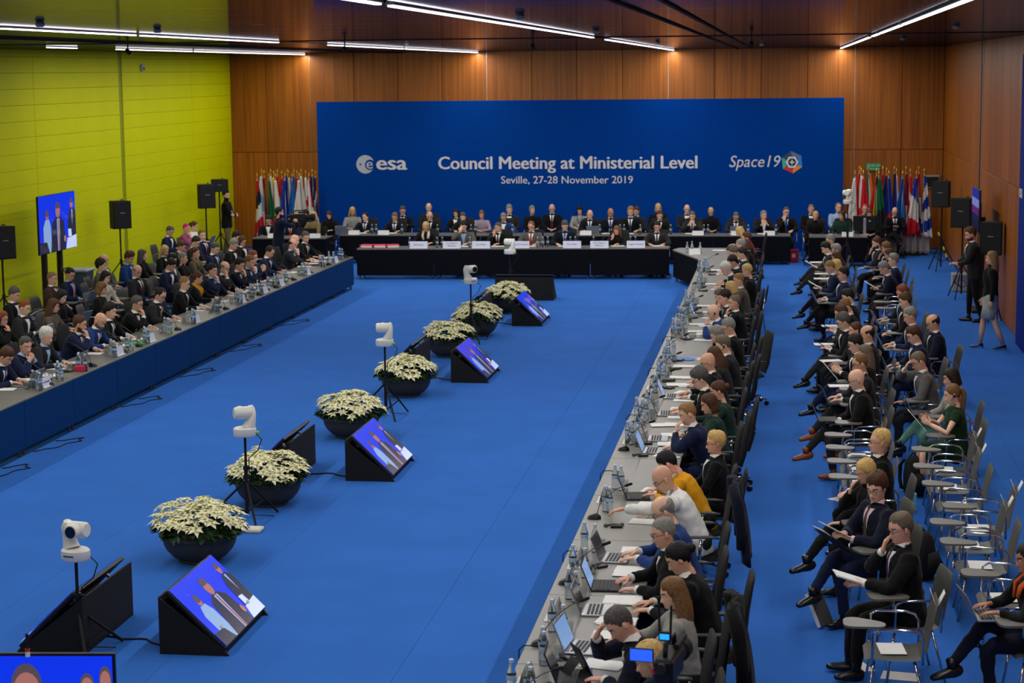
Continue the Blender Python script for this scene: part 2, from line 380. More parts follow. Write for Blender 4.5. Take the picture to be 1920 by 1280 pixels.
# ================================================================ chairs
M_of = mat('black_chair_fabric', (22, 22, 23), .8, bump=.2, bscale=300); M_arm = mat('dark_grey_armrest', (72, 73, 74), .5)
M_shell = mat('grey_shell', (74, 74, 70), .5, noise=.03); M_steel = mat('bright_steel', (190, 194, 200), .16, 1.); M_tab = mat('grey_tablet', (98, 97, 92), .45)
def office_chair():
    t = thing('office_chair', 'x', 'chair')
    b = MB(); b.tube([(0, -.2, .43), (0, -.1, .425), (0, .12, .43), (0, .24, .42)], [(.2, .03), (.24, .04), (.25, .04), (.21, .03)], 14, xref=(1, 0, 0)); b.build('seat', M_of, t, 50)
    b = MB(); b.tube([(0, -.22, .47), (0, -.26, .62), (0, -.28, .8), (0, -.305, .95), (0, -.325, 1.05), (0, -.33, 1.07)], [(.17, .03), (.22, .035), (.24, .032), (.245, .03), (.22, .026), (.16, .015)], 14, xref=(1, 0, 0)); b.build('backrest', M_of, t, 50)
    for s in (-1, 1):
        b = MB(); b.tube([(s*.22, -.02, .42), (s*.29, -.02, .45), (s*.29, -.03, .64)], .016, 6); apo = b.build('arm_post', M_steel, t, True)
        b = MB(); b.tube([(s*.29, -.2, .655), (s*.29, -.1, .665), (s*.285, .12, .66)], [(.02, .012), (.032, .016), (.024, .012)], 8); b.build('armrest', M_arm, apo, True)
    b = MB(); b.tube([(0, 0, .11), (0, 0, .4)], .03, 8); b.build('gas_column', M_black, t, 40)
    for k in range(5):
        a = 6.283*k/5+.3; dx, dy = math.cos(a), math.sin(a)
        b = MB(); b.tube([(.02*dx, .02*dy, .125), (.3*dx, .3*dy, .085)], [(.026, .02), (.014, .012)], 6); spk = b.build('base_spoke', M_steel, t, True)
        b = MB(); b.tube([(.3*dx-.02*dy, .3*dy+.02*dx, .032), (.3*dx+.02*dy, .3*dy-.02*dx, .032)], .032, 10); b.build('caster', M_black, spk, 40)
    return t
def tablet_chair():
    t = thing('tablet_chair', 'x', 'chair')
    b = MB(); b.tube([(0, .23, .43), (0, .2, .45), (0, .05, .44), (0, -.14, .44), (0, -.2, .455)], [(.19, .008), (.225, .012), (.235, .013), (.225, .013), (.21, .014)], 14, xref=(1, 0, 0)); b.build('seat', M_shell, t, 60)
    b = MB(); b.tube([(0, -.19, .455), (0, -.235, .52), (0, -.255, .65), (0, -.29, .8), (0, -.31, .875), (0, -.313, .885)], [(.2, .013), (.215, .012), (.22, .012), (.215, .011), (.18, .010), (.14, .006)], 14, xref=(1, 0, 0)); b.build('backrest', M_shell, t, 60)
    for sx in (-1, 1):
        for y0, y1 in ((.16, .23), (-.14, -.25)):
            b = MB(); b.tube([(sx*.2, y0, .425), (sx*.235, y1, .0)], .011, 6); b.build('leg', M_steel, t, True)
        b = MB(); b.tube([(sx*.22, .17, .42), (sx*.27, .18, .45), (sx*.27, .17, .66), (sx*.27, .12, .69), (sx*.27, -.1, .69), (sx*.27, -.17, .67), (sx*.26, -.2, .62), (sx*.25, -.2, .42)], .011, 6); b.build('armrest', M_steel, t, True)
    b = MB(); b.tube([(-.29, .2, .62), (-.30, .2, .735)], .012, 6); tpo = b.build('tablet_post', M_steel, t, True)
    b = MB(); P = [(-.405, .33), (-.395, .365), (-.37, .39), (-.33, .40), (-.23, .40), (-.185, .39), (-.16, .365), (-.15, .33), (-.16, .285), (-.19, .23), (-.225, .16), (-.26, .11), (-.30, .085), (-.35, .085), (-.385, .105), (-.40, .14)]; b.prism(P, .735, .752); b.build('writing_tablet', M_tab, tpo)
    return t
def meeting_chair():
    t = thing('meeting_chair', 'x', 'chair')
    b = MB(); b.tube([(0, .22, .43), (0, .18, .44), (0, -.15, .44), (0, -.2, .445)], [(.18, .02), (.22, .028), (.22, .028), (.2, .02)], 12, xref=(1, 0, 0)); b.build('seat', M_of, t, 60)
    b = MB(); b.tube([(0, -.22, .56), (0, -.245, .62), (0, -.28, .82), (0, -.295, .9)], [(.2, .014), (.22, .02), (.22, .02), (.17, .012)], 12, xref=(1, 0, 0)); b.build('backrest', M_of, t, 60)
    for sx in (-1, 1):
        b = MB(); b.tube([(sx*.21, .2, 0), (sx*.2, .18, .43)], .012, 6); b.build('leg', M_steel, t, True)
        b = MB(); b.tube([(sx*.22, -.25, 0), (sx*.2, -.19, .43), (sx*.19, -.25, .7)], .012, 6); b.build('leg', M_steel, t, True)
    return t
OCH, TCH, MCH = office_chair(), tablet_chair(), meeting_chair()
def seat(kind, x, y, rz, label, group):
    return put(kind, USED, label, (x, y, 0), rz, group)
# ================================================================ backdrop and banners
M_bd = mat('backdrop_blue', (0, 58, 142), .9, spec=.06, noise=.03, nscale=.6)
M_let = mat('pale_lettering', (205, 205, 208), .6)
def fit(o, width):
    me = o.data; xs_ = [v.co.x for v in me.vertices]; w = max(xs_)-min(xs_); o.scale = (width/w, 1, 1); return o
BL, BR = (-12.900, 52.150, 4.102), (1.480, 52.150, 4.127)
t = thing('stage_backdrop', 'wide blue stage backdrop with pale conference title and two logos', 'backdrop', (0, 52.2, 0))
ztop = (BL[2]+BR[2])/2
b = MB(); n = 8
for i in range(n):
    w = (BR[0]-BL[0])/n; b.box((BL[0]+w*(i+.5), 0, ztop/2+.0), (w-.0005, .1, ztop), b=.001)
b.build('printed_panel', M_bd, t)
def bdtext(name, s, px0, px1, size, **k):
    a = px0; o = tri(name, s, size, k.pop('m', M_let), t, (a[0], a[1]-52.2, a[2]), (math.pi/2, 0, 0), **k); return fit(o, px1[0]-px0[0])
bdtext('title_lettering', 'Council Meeting at Ministerial Level', (-9.517, 52.145, 2.254), (-2.411, 52.145, 2.303), .49, bold=.012)
bdtext('date_lettering', 'Seville, 27-28 November 2019', (-7.771, 52.145, 1.855), (-4.155, 52.145, 1.891), .29, bold=.002)
bdtext('agency_lettering', 'esa', (-11.254, 52.145, 2.245), (-10.383, 52.145, 2.257), .56, bold=.016)
bdtext('event_lettering', 'Space19', (-1.567, 52.145, 2.286), (-0.202, 52.145, 2.296), .44, bold=.002, shear=.22)
def disc(b, c, r, y, n=28, mi=0, dy=.006):
    V = [(c[0]+r*math.cos(2*math.pi*k/n), y, c[2]+r*math.sin(2*math.pi*k/n)) for k in range(n)]
    V += [(x, y+dy, z) for x, _, z in V]
    b.add(V, [tuple(range(n)), *[(k, n+k, n+(k+1) % n, (k+1) % n) for k in range(n)]], mi)
b = MB(); c = (-11.552, 52.145, 2.393); disc(b, c, .255, -.057); b.build('agency_disc', mat('logo_grey', (176, 180, 190), .6), t)
c2 = (-11.416, 52.145, 2.378)
b = MB(); disc(b, c2, .145, -.060); disc(b, (c[0]-.14, 0, c[2]), .028, -.060); b.build('agency_disc_cutout', M_bd, t)
o = tri('agency_disc_letter', 'e', .42, mat('logo_grey', (0, 0, 0)), t, (c2[0]-.115, -.063, c2[2]-.105), (math.pi/2, 0, 0), bold=.006, depth=.001)
hx = (0.123, 52.145, 2.409); R1, R0 = .30, .185
HC = [(98, 110, 140), (46, 70, 96), (64, 178, 150), (206, 40, 52), (232, 140, 34), (20, 134, 200)]
for k in range(6):
    b = MB(); P = []
    for a in (k, k+1):
        for r in (R1, R0):
            q = math.radians(30+60*a+6); P.append((hx[0]+r*math.cos(q), hx[2]+r*math.sin(q)))
    P = [P[0], P[1], P[3], P[2]]
    V = [(x, -.057, z) for x, z in P]+[(x, -.051, z) for x, z in P]
    b.add(V, [(0, 1, 2, 3), (4, 7, 6, 5), (0, 4, 5, 1), (1, 5, 6, 2), (2, 6, 7, 3), (3, 7, 4, 0)])
    b.build('emblem_facet', mat('emblem_%d' % k, HC[k], .6), t)
b = MB(); disc(b, hx, R0-.012, -.057, 6); b.build('emblem_core', mat('emblem_white', (214, 214, 222), .6), t)
b = MB(); disc(b, hx, .105, -.060, 20); b.build('emblem_dot', mat('emblem_black', (14, 36, 52), .6), t)
b = MB()
for d in ((.13, .008, .035), (.035, .008, .13)): b.box((hx[0], -.062, hx[2]), d, b=.001)
b.build('emblem_plus', mat('emblem_white', (0, 0, 0)), t)
# banner on the right wall, nearer the camera
t = thing('side_banner', 'tall dark blue banner along the wooden wall at the right edge', 'banner', (4.08, 34.8, 0))
b = MB(); b.box((0, -2.6, 2.55), (.06, 5.2, 5.1), b=.01); b.build('printed_panel', mat('banner_blue', (6, 40, 130), .8, spec=.1), t)
o = tri('agency_lettering', 'esa', .34, M_let, t, (-.034, -.05, 2.62), (math.pi/2, 0, -math.pi/2), depth=.002, bold=.01)
# emergency exit sign
e0 = (2.296, 52.950, 2.233)
t = thing('exit_sign', 'green emergency exit sign above the flags on the right', 'sign', (e0[0], 52.97, e0[2]))
b = MB(); b.box((0, 0, 0), (.36, .05, .2), b=.008); b.build('sign_box', mat('exit_green', (20, 120, 72), .5, emit=.25), t)
tri('sign_lettering', 'SALIDA DE', .075, M_let, t, (-.16, -.028, .015), (math.pi/2, 0, 0), depth=.001)
tri('sign_lettering', 'EMERGENCIA', .058, M_let, t, (-.165, -.028, -.07), (math.pi/2, 0, 0), depth=.001)
e0 = (3.873, 52.950, 1.840)
t = thing('wall_display', 'small dark screen in grey frame mounted on the back wall', 'screen', (e0[0], 52.96, e0[2]))
b = MB(); b.box((0, 0, 0), (.40, .07, .34), b=.01); b.build('frame', M_grey, t)
b = MB(); b.box((0, -.04, -.01), (.34, .01, .27), b=.004); b.build('screen', M_black, t)
# ================================================================ flags
M_gold = mat('gilded_metal', (200, 150, 60), .35, .8); M_pole = mat('pale_pole', (190, 185, 175), .4)
FC = dict(w=(214, 212, 206), r=(190, 20, 34), b=(14, 50, 150), g=(0, 90, 50), y=(236, 190, 20), k=(22, 22, 28), l=(90, 160, 215), o=(230, 110, 30), n=(16, 30, 90), m=(130, 16, 40), c=(20, 90, 170))
for k_, v_ in FC.items(): mat('flag_'+k_, v_, .75, noise=.04, nscale=6)
def flag(x, y, pat, label, group, seed, height=2.25, wide=.56, cross=None):
    t = thing('flag', label, 'flag', (x, y, 0), 0, group); rn = random.Random(seed)
    b = MB(); b.tube([(0, 0, .03), (0, 0, height-.16)], .014, 8); po_ = b.build('pole', M_pole, t, True)
    b = MB(); b.lathe([(.015, 0), (.03, .012), (.016, .03), (.012, .05), (.034, .085), (.02, .13), (.002, .19)], 8, (0, 0, height-.17)); b.build('finial', M_gold, po_, True)
    b = MB(); b.lathe([(.13, 0), (.13, .02), (.05, .035), (.02, .08)], 14); b.build('foot', M_blackmatt, t, 40)
    nu, nv = 16, 26; V = []; F = []; Mi = []; cols = sorted(set(pat.replace('/', '').replace('|', '').replace('+', '').replace('x', '')))
    ph = rn.random()*6; L = 1.35+rn.random()*.25; side = rn.choice((-1, 1))
    for j in range(nv+1):
        v = j/nv; w = .04+wide*.5*(v**.95); z = height-.2-L*v
        for i in range(nu+1):
            u = i/nu; drop = -.25*u*(1-abs(2*v-1))*0 
            V.append((side*(w*(u-.25))+.02*math.sin(9*u+ph+v*2), -.03-.05*math.sin(u*math.pi*5+ph)*(0.3+v)-.02*u, z-.12*u*v*(.6+.4*math.sin(3*u))))
    for j in range(nv):
        for i in range(nu):
            F.append((j*(nu+1)+i, j*(nu+1)+i+1, (j+1)*(nu+1)+i+1, (j+1)*(nu+1)+i))
            u, v = (i+.5)/nu, (j+.5)/nv
            p = pat.strip('+x')
            if '|' in p: q = p.split('|'); s_ = q[min(int(u*len(q)), len(q)-1)]
            else: q = p.split('/'); s_ = q[min(max(int((v*.92+.16*(u-.5))*len(q)), 0), len(q)-1)]
            if pat.endswith('+') and (abs(u-.45) < .12 or abs(v-.55) < .075): s_ = 'w' if p[0] != 'w' else 'r'
            if pat.endswith('x') and (abs((u-.5)-(v-.52)*1.6) < .13 or abs((u-.5)+(v-.52)*1.6) < .13): s_ = 'w'
            Mi.append(cols.index(s_) if s_ in cols else len(cols))
    b.__init__(); b.V = V; b.F = F; b.M = Mi
    o = b.build('cloth', [_M['flag_'+c_] for c_ in cols]+[_M['flag_'+('w' if p[0] != 'w' else 'r')]], t, True)
    s = o.modifiers.new('thickness', 'SOLIDIFY'); s.thickness = .006
    return t
LF = [(469, 'r/k/w/r/w', 'black, white and red'), (478, 'w/l/w/r', 'white, pale blue and red'), (483, 'm/r', 'dark red'), (493, 'g/g/r', 'green over red'), (496, 'w', 'plain white'), (502, 'r|y|y|r', 'red and yellow'), (505, 'w/r', 'white over red'), (509, 'r/r/w', 'red with white tip'),
      (518, 'r/w/r', 'red with white band'), (524, 'b/b/w', 'deep blue with white'), (529, 'b', 'royal blue'), (532, 'w/b', 'white over blue'), (538, 'c/y', 'mid blue with yellow'), (542, 'c', 'mid blue'), (548, 'r/m', 'crimson'), (552, 'w/w', 'white, hanging long'), (556, 'w', 'white with narrow folds'), (565, 'w/r/w', 'white and red'), (571, 'r+', 'red with white cross'), (578, 'n/g', 'navy and green'), (584, 'nx', 'navy crossed with white')]
for i, (px, pat, d) in enumerate(LF):
    Y = 51.2+.35*((i*7) % 3)/2
    flag((px-1480)*Y/3600*1.0, Y, pat, f'{d} flag on gold-tipped pole, {ordn(i+1)} from the left of left cluster', 'flags left of the backdrop', i, 2.26+.05*((i*5) % 3-1))
RF = [(1600, 'w', 'off-white'), (1608, 'r', 'bright red'), (1611, 'w/r', 'white over red'), (1615, 'r/w', 'red and white'), (1624, 'g|w|o', 'green, white and orange'), (1639, 'k|y|r', 'black, yellow and red'), (1643, 'g/k', 'green and black'), (1650, 'r/y/r', 'red with yellow band'), (1657, 'n/b/n', 'navy with small white marks'), (1661, 'b/r', 'blue over red'), (1671, 'k/r/y', 'black, red and gold'), (1675, 'b|w|r', 'blue, white and red'), (1686, 'c', 'light blue'), (1692, 'm/w', 'maroon and white'), (1700, 'rx', 'red crossed with white'), (1711, 'b/w/r', 'blue, white and red banded'), (1715, 'r/w/b', 'red, white and blue'), (1725, 'b/w/b/w/b/w', 'blue and white striped')]
for i, (px, pat, d) in enumerate(RF):
    Y = 51.2+.35*((i*5) % 3)/2
    flag((px-1476)*Y/3600, Y, pat, f'{d} flag on gold-tipped pole, {ordn(i+1)} from the left of right cluster', 'flags right of the backdrop', 50+i, 2.28+.05*((i*5) % 3-1), .66)
t = thing('flag_plinth', 'low white plinth behind the right flags', 'plinth', (2.6, 51.9, 0))
b = MB(); b.box((0, 0, .25), (2.3, .3, .5), b=.01); b.build('block', mat('plinth_white', (196, 194, 190), .6), t)
b = MB(); b.box((0, -.15, .04), (2.28, .012, .07), b=.003); b.build('kick_strip', M_grey, t)
# ================================================================ televisions, wedges, cameras, speakers
def scr(n, c, e=1.): return mat('screen_'+n, c, .25, emit=e, spec=.5, coat=.6)
S_b, S_s, S_h, S_d, S_w, S_r, S_l = scr('blue', (10, 44, 205)), scr('skin', (150, 96, 84)), scr('hair', (74, 62, 66)), scr('dark', (34, 36, 58), .8), scr('light', (176, 190, 226)), scr('red', (150, 40, 60)), scr('shirt', (120, 150, 190))
def picture(w, h, seed=0):
    """a video picture of three seated delegates as flat pieces in the screen plane (x right, z up, facing -y)"""
    b = MB(); L = [0]
    def poly(P, mi):
        L[0] += 1; y = -.0004*L[0]
        V = [(x*w/2, y, z*h/2) for x, z in P]; b.add(V, [tuple(range(len(P)))], mi)
    def el(cx, cz, rx, rz, mi, n=14): poly([(cx+rx*math.cos(6.2832*k/n), cz+rz*math.sin(6.2832*k/n)) for k in range(n)], mi)
    poly([(-1, -1), (1, -1), (1, 1), (-1, 1)], 0)
    poly([(-.78, -1), (-.36, -1), (-.38, -.1), (-.46, .16), (-.66, .16), (-.78, -.1)], 6); el(-.56, .3, .075, .16, 1); el(-.56, .38, .085, .13, 2)
    poly([(-.42, -1), (.42, -1), (.34, -.02), (.14, .2), (-.1, .2), (-.3, .0)], 3); el(.02, .42, .12, .26, 1); poly([(-.1, .5), (.14, .5), (.13, .68), (.02, .74), (-.09, .68)], 2)
    poly([(-.05, .14), (.1, .14), (.06, -1), (-.04, -1)], 6); poly([(0, .12), (.045, .12), (.05, -1), (0, -1)], 5)
    poly([(.52, -.6), (1, -.6), (1, .3), (.86, .44), (.68, .4), (.56, .1)], 3); el(.78, .6, .075, .17, 1); el(.78, .7, .08, .1, 2); poly([(.76, .38), (.83, .38), (.8, -.2)], 6)
    poly([(-1, -1), (-.5, -1), (-.62, -.62), (-1, -.58)], 3); poly([(.4, -1), (1, -1), (1, -.55), (.5, -.62)], 4); poly([(.55, -.3), (.72, -.32), (.74, -.58), (.55, -.58)], 4); el(.36, -.62, .06, .12, 1)
    return b.mesh('picture', [S_b, S_s, S_h, S_d, S_w, S_r, S_l])
def tv(w, h, label, seed=0, pic=True):
    t = thing('television', label, 'television')
    b = MB(); b.box((0, .02, 0), (w+.024, .036, h+.026), b=.006); b.box((0, .055, -.05), (w*.6, .05, h*.5), b=.012); fr_ = b.build('frame', M_black, t)
    p = link('picture', picture(w, h, seed), fr_, (0, -.004, 0)); return t
WR = [(436, 1222, 300), (0, 0, 0)]
def wedge(x, y, flip, label):
    """plywood wedge: two side boards, a back board and a cross rail; open face along local +x"""
    t = thing('monitor_wedge', label, 'monitor stand', (x, y, 0), math.pi if flip else 0, 'floor monitor wedges')
    for yy in (-.62, .62):
        b = MB(); P = [(-.3, 0), (.31, 0), (.27, .05), (-.3, .5)]
        V = [(px, yy-.012, pz) for px, pz in P]+[(px, yy+.012, pz) for px, pz in P]
        b.add(V, [(0, 1, 2, 3), (7, 6, 5, 4), (0, 4, 5, 1), (1, 5, 6, 2), (2, 6, 7, 3), (3, 7, 4, 0)]); b.build('side_board', M_blackmatt, t)
    b = MB(); b.box((-.292, 0, .25), (.02, 1.216, .5), b=.004); b.build('back_board', M_blackmatt, t)
    b = MB(); b.box((.24, 0, .03), (.05, 1.21, .05), b=.006); b.build('front_rail', M_blackmatt, t)
    for yy in (-.4, .4):
        b = MB(); b.tube([(-.2, yy, .38), (-.12, yy, .47)], .02, 6); b.tube([(.12, yy, .12), (.19, yy, .19)], .02, 6); b.build('bracket', M_alu, t)
    return t
def wedge_tv(x, y, flip, label):
    t = tv(1.22, .68, label); t['group'] = 'screens lying in the floor wedges'
    s = -1 if flip else 1
    # lies back at 46 degrees over the wedge, picture facing away from the back board
    t.location = (x + s*.035, y, .315); t.rotation_euler = Euler((math.radians(-46), 0, math.radians(90 if s > 0 else -90)), 'XYZ'); return t
WY = [15.92, 20.0+1.42, 28.4, 35.4]
WY = [(-5.273, 15.302)[1]+.62, (-5.234, 22.329)[1]+.62, (-5.295, 29.753)[1]+.62, (-5.163, 36.611)[1]+.62]
for i, y in enumerate(WY):
    w = ['nearest the camera', 'second from the camera', 'third from the camera', 'farthest from the camera'][i]
    wedge(-4.97, y, False, f'black floor wedge opening to the right-hand table, {w}')
    wedge_tv(-4.97, y, False, f'tilted screen in wedge facing the right-hand table, {w}')
LY = [(-5.900, 16.395)[1]-.6, (-5.845, 23.334)[1]-.6, (-5.960, 31.320)[1]-.6, (-5.908, 38.125)[1]-.6]
for i, y in enumerate(LY):
    w = ['nearest the camera', 'second from the camera', 'third from the camera', 'farthest from the camera'][i]
    wedge(-6.2, y, True, f'black floor wedge opening to the left-hand table, {w}')
    wedge_tv(-6.2, y, True, f'tilted screen in wedge facing the left-hand table, {w}')
q = (-5.595, 40.787)
t = wedge(q[0], q[1]+.3, False, 'black floor wedge opening to the head table, behind the last planter'); t.rotation_euler[2] = math.pi/2
t = tv(1.22, .68, 'tilted screen in wedge facing the head table'); t.location = (q[0], q[1]+.335, .315); t.rotation_euler = Euler((math.radians(-46), 0, math.pi), 'XYZ')
# left wall television on twin poles
a, c = (-14.750, 36.459, 1.953), (-14.750, 38.499, 1.924)
L = c[1]-a[1]; t = tv(L-.05, L*.565, 'large television on two black poles before the lime wall')
t.location = (-14.75, (a[1]+c[1])/2, (a[2]+c[2])/2); t.rotation_euler = (0, 0, math.radians(90))
t = thing('television_stand', 'black two-pole stand carrying the large television by the lime wall', 'stand', (-14.9, (a[1]+c[1])/2, 0))
for yy in (-.42, .42):
    b = MB(); b.box((0, yy, 1.0), (.09, .14, 2.0), b=.012); b.build('pole', M_black, t)
b = MB(); b.box((0, 0, .03), (.7, 1.3, .06), b=.015); b.build('base', M_black, t)
# right wall television seen almost edge-on
a = (4.380, 45.870)
t = tv(1.45, .82, 'slim television beside the wooden wall, seen nearly edge-on'); q = (3.750, 39.492, 2.060)
t.location = (3.75, q[1], q[2]); t.rotation_euler = (0, 0, math.radians(-90))
b = MB(); BC = [(.55, 1, 0), (.15, .55, 1), (-.2, .15, 2), (-1, -.2, 3)]
for k_, (z0, z1, m_) in enumerate(BC): b.add([(x*.725, -.0002, z*.41) for x, z in ((-1, z0), (1, z0), (1, z1), (-1, z1))], [(0, 1, 2, 3)], m_)
for o_ in [c for c in t.children_recursive if c.name.startswith('picture')]: o_.data = b.mesh('picture', [scr('royal', (16, 40, 150), .8), scr('lilac', (120, 130, 200), .8), scr('purple', (90, 20, 110), .8), scr('night', (12, 16, 60), .8)])
ty = q[1]
t = thing('television_stand', 'black single stand behind the edge-on television at right', 'stand', (3.9, ty, 0))
b = MB(); b.box((0, 0, .95), (.1, .1, 1.9), b=.015); b.build('pole', M_black, t)
b = MB(); b.box((0, 0, .03), (.42, .8, .06), b=.015); b.build('base', M_black, t)
# near television whose top peeps in at the bottom left
q = (-4.778, 12.798, 0.750)
t = tv(1.5, .86, 'near television at the bottom left corner, only its top showing')
b = MB(); w_, h_ = 1.5, .86
def head_pic(cx, top, rx, rz, mi):
    def el_(cz, a, c, m, y):
        b.add([((cx+a*math.cos(6.2832*k/18))*w_/2, y, (cz+c*math.sin(6.2832*k/18))*h_/2) for k in range(18)], [tuple(range(18))], m)
    el_(top-rz, rx, rz, 2, -.0102); el_(top-rz*1.25, rx*.86, rz*.85, 1, -.0106)
    b.add([(x*w_/2, -.0098, z*h_/2) for x, z in ((cx-rx*2, -1), (cx+min(rx*2, 1-cx), -1), (cx+min(rx*1.6, 1-cx), top-rz*2.2), (cx-rx*1.6, top-rz*2.2))], [(0, 1, 2, 3)], 3)
b.add([(x*w_/2, -.0094, z*h_/2) for x, z in ((-1, -1), (1, -1), (1, 1), (-1, 1))], [(0, 1, 2, 3)], 0)
head_pic(.366, .88, .115, .36, 2); head_pic(.81, .72, .05, .17, 2); head_pic(.945, .84, .045, .2, 2)
for o_ in [c for c in t.children_recursive if c.name.startswith('picture')]: o_.data = b.mesh('picture', [S_b, S_s, S_h, S_d]); d = (-5.257, 11.979); d2 = (-4.486, 12.015)
t.location = ((d[0]+d2[0])/2-.58, d2[1]+.02, 1.0-.44); t.rotation_euler = (0, 0, math.radians(6)); t.scale = (1.25, 1, 1)
tx = t.location.copy()
s = thing('television_stand', 'black pole stand of the near television, bottom left corner', 'stand', (tx[0], tx[1]+.12, 0))
b = MB(); b.box((0, 0, .32), (.08, .06, .64), b=.01); b.build('pole', M_black, s)
b = MB(); b.box((0, 0, .02), (.5, .4, .04), b=.01); b.build('base', M_black, s)
q = (-5.082, 12.120)
s = thing('flat_antenna', 'small upright stick with red and white rings above the near television', 'antenna', (q[0], tx[1], .995))
b = MB(); b.tube([(0, 0, 0), (0, 0, .16)], .012, 8); b.build('stick', M_blackmatt, s, 30)
b = MB(); b.tube([(0, 0, .0), (0, 0, .035)], .017, 8); b.build('ring', M_white, s, 30)
b = MB(); b.tube([(0, 0, .035), (0, 0, .055)], .017, 8); b.build('ring', mat('red_ring', (190, 50, 30), .5), s, 30)
# robotic cameras on light stands
def ptz(x, y, z, yaw, label, where):
    st = thing('light_stand', f'black tripod stand under the white camera {where}', 'tripod', (x, y, 0), 0, 'camera stands')
    b = MB(); b.tube([(0, 0, .08), (0, 0, z*.62)], .022, 10); b.tube([(0, 0, z*.6), (0, 0, z)], .015, 8); b.build('pole', M_blackmatt, st, 40)
    b = MB(); b.tube([(0, 0, z*.42), (0, 0, z*.48)], .036, 10); b.build('collar', M_black, st, 40)
    b = MB(); b.tube([(0, 0, z*.60), (0, 0, z*.65)], .032, 10); b.tube([(.02, 0, z*.625), (.07, 0, z*.625)], .012, 6); b.build('clamp', M_black, st, 40)
    for k in range(3):
        a_ = math.radians(-62+120*k); dx, dy = math.cos(a_), math.sin(a_)
        b = MB(); b.tube([(.03*dx, .03*dy, z*.45), (.46*dx, .46*dy, .012)], .013, 6)
        b.tube([(.02*dx, .02*dy, .1), (.27*dx, .27*dy, z*.2)], .009, 6); b.build('leg', M_blackmatt, st, 40)
    b = MB(); pts = [(.1, .03, z+.04), (.18, .03, z-.04), (.14, .02, z-.16), (.03, .03, z-.25), (.03, .02, z*.4), (.06, .05, .05), (.25, .2, .01)]
    b.tube(pts, .006, 5); b.build('cable', M_black, st, True)
    t = thing('robotic_camera', label, 'camera', (x, y, z), yaw, 'white robotic cameras')
    b = MB(); b.tube([(0, 0, 0), (0, 0, .015), (0, 0, .085), (0, 0, .10)], [(.118, .098), (.13, .11), (.128, .108), (.112, .092)], 20, xref=(1, 0, 0)); b.build('base', M_white, t, 40)
    b = MB(); b.box((0, -.107, .05), (.1, .008, .012), b=.003); b.build('slot', M_black, t)
    b = MB(); b.tube([(-.045, .01, .095), (-.07, .02, .17), (-.088, .02, .25), (-.085, .0, .29), (-.07, 0, .33)], [(.075, .075), (.05, .07), (.034, .07), (.032, .068), (.028, .05)], 14); b.build('arm', M_white, t, 50)
    b = MB(); b.tube([(-.09, .01, .262), (-.07, .01, .262), (.10, .01, .262), (.118, .01, .262)], [.05, .07, .07, .056], 18); b.tube([(.03, .0, .262), (.03, -.09, .262), (.03, -.105, .262)], [.062, .064, .058], 16); hd_ = b.build('head', M_white, t, 40)
    b = MB(); b.tube([(.03, -.103, .262), (.03, -.112, .262)], .05, 18); b.build('lens', mat('lens_glass', (12, 14, 26), .08, spec=.9), hd_, 40)
    b = MB(); b.box((-.125, .05, .04), (.05, .035, .03), b=.006); b.build('connector', mat('lime_plug', (150, 190, 60), .5), t)
    return t
q = [(-5.954, 15.213), (-5.892, 20.187), (-5.679, 26.662), (-5.706, 34.419), (-5.936, 41.062)]
W_ = ['beside the nearest wedge', 'between the first two planters', 'beside the fourth planter', 'in front of the sixth planter', 'before the head table']
for i, ((x, y), z, yw) in enumerate(zip(q, (.83, .95, 1.03, 1.07, .98), (-.25, -2.6, 3.3, .7, 3.0))):
    pc_ = ptz(x, y, z, yw, f'white robotic camera on tripod {W_[i]}', W_[i])
    pc_ = None
ptz(1.42, 46., 1.72, -1.9, 'white robotic camera on tall tripod above the right audience', 'above the right audience')
for i, (px, py) in enumerate([(405, 996)]):
    q = (-5.639, 19.589)
    t = thing('cable_tray', 'flat white box on floor under the second camera tripod', 'box', (q[0]-.1, q[1]+.1, 0)); b = MB(); b.box((0, 0, .02), (.3, .2, .04), b=.01); b.build('shell', mat('cream_plastic', (210, 205, 185), .5), t); b = MB(); b.box((0, 0, .041), (.24, .14, .006), b=.002); b.build('lid', M_white, t)
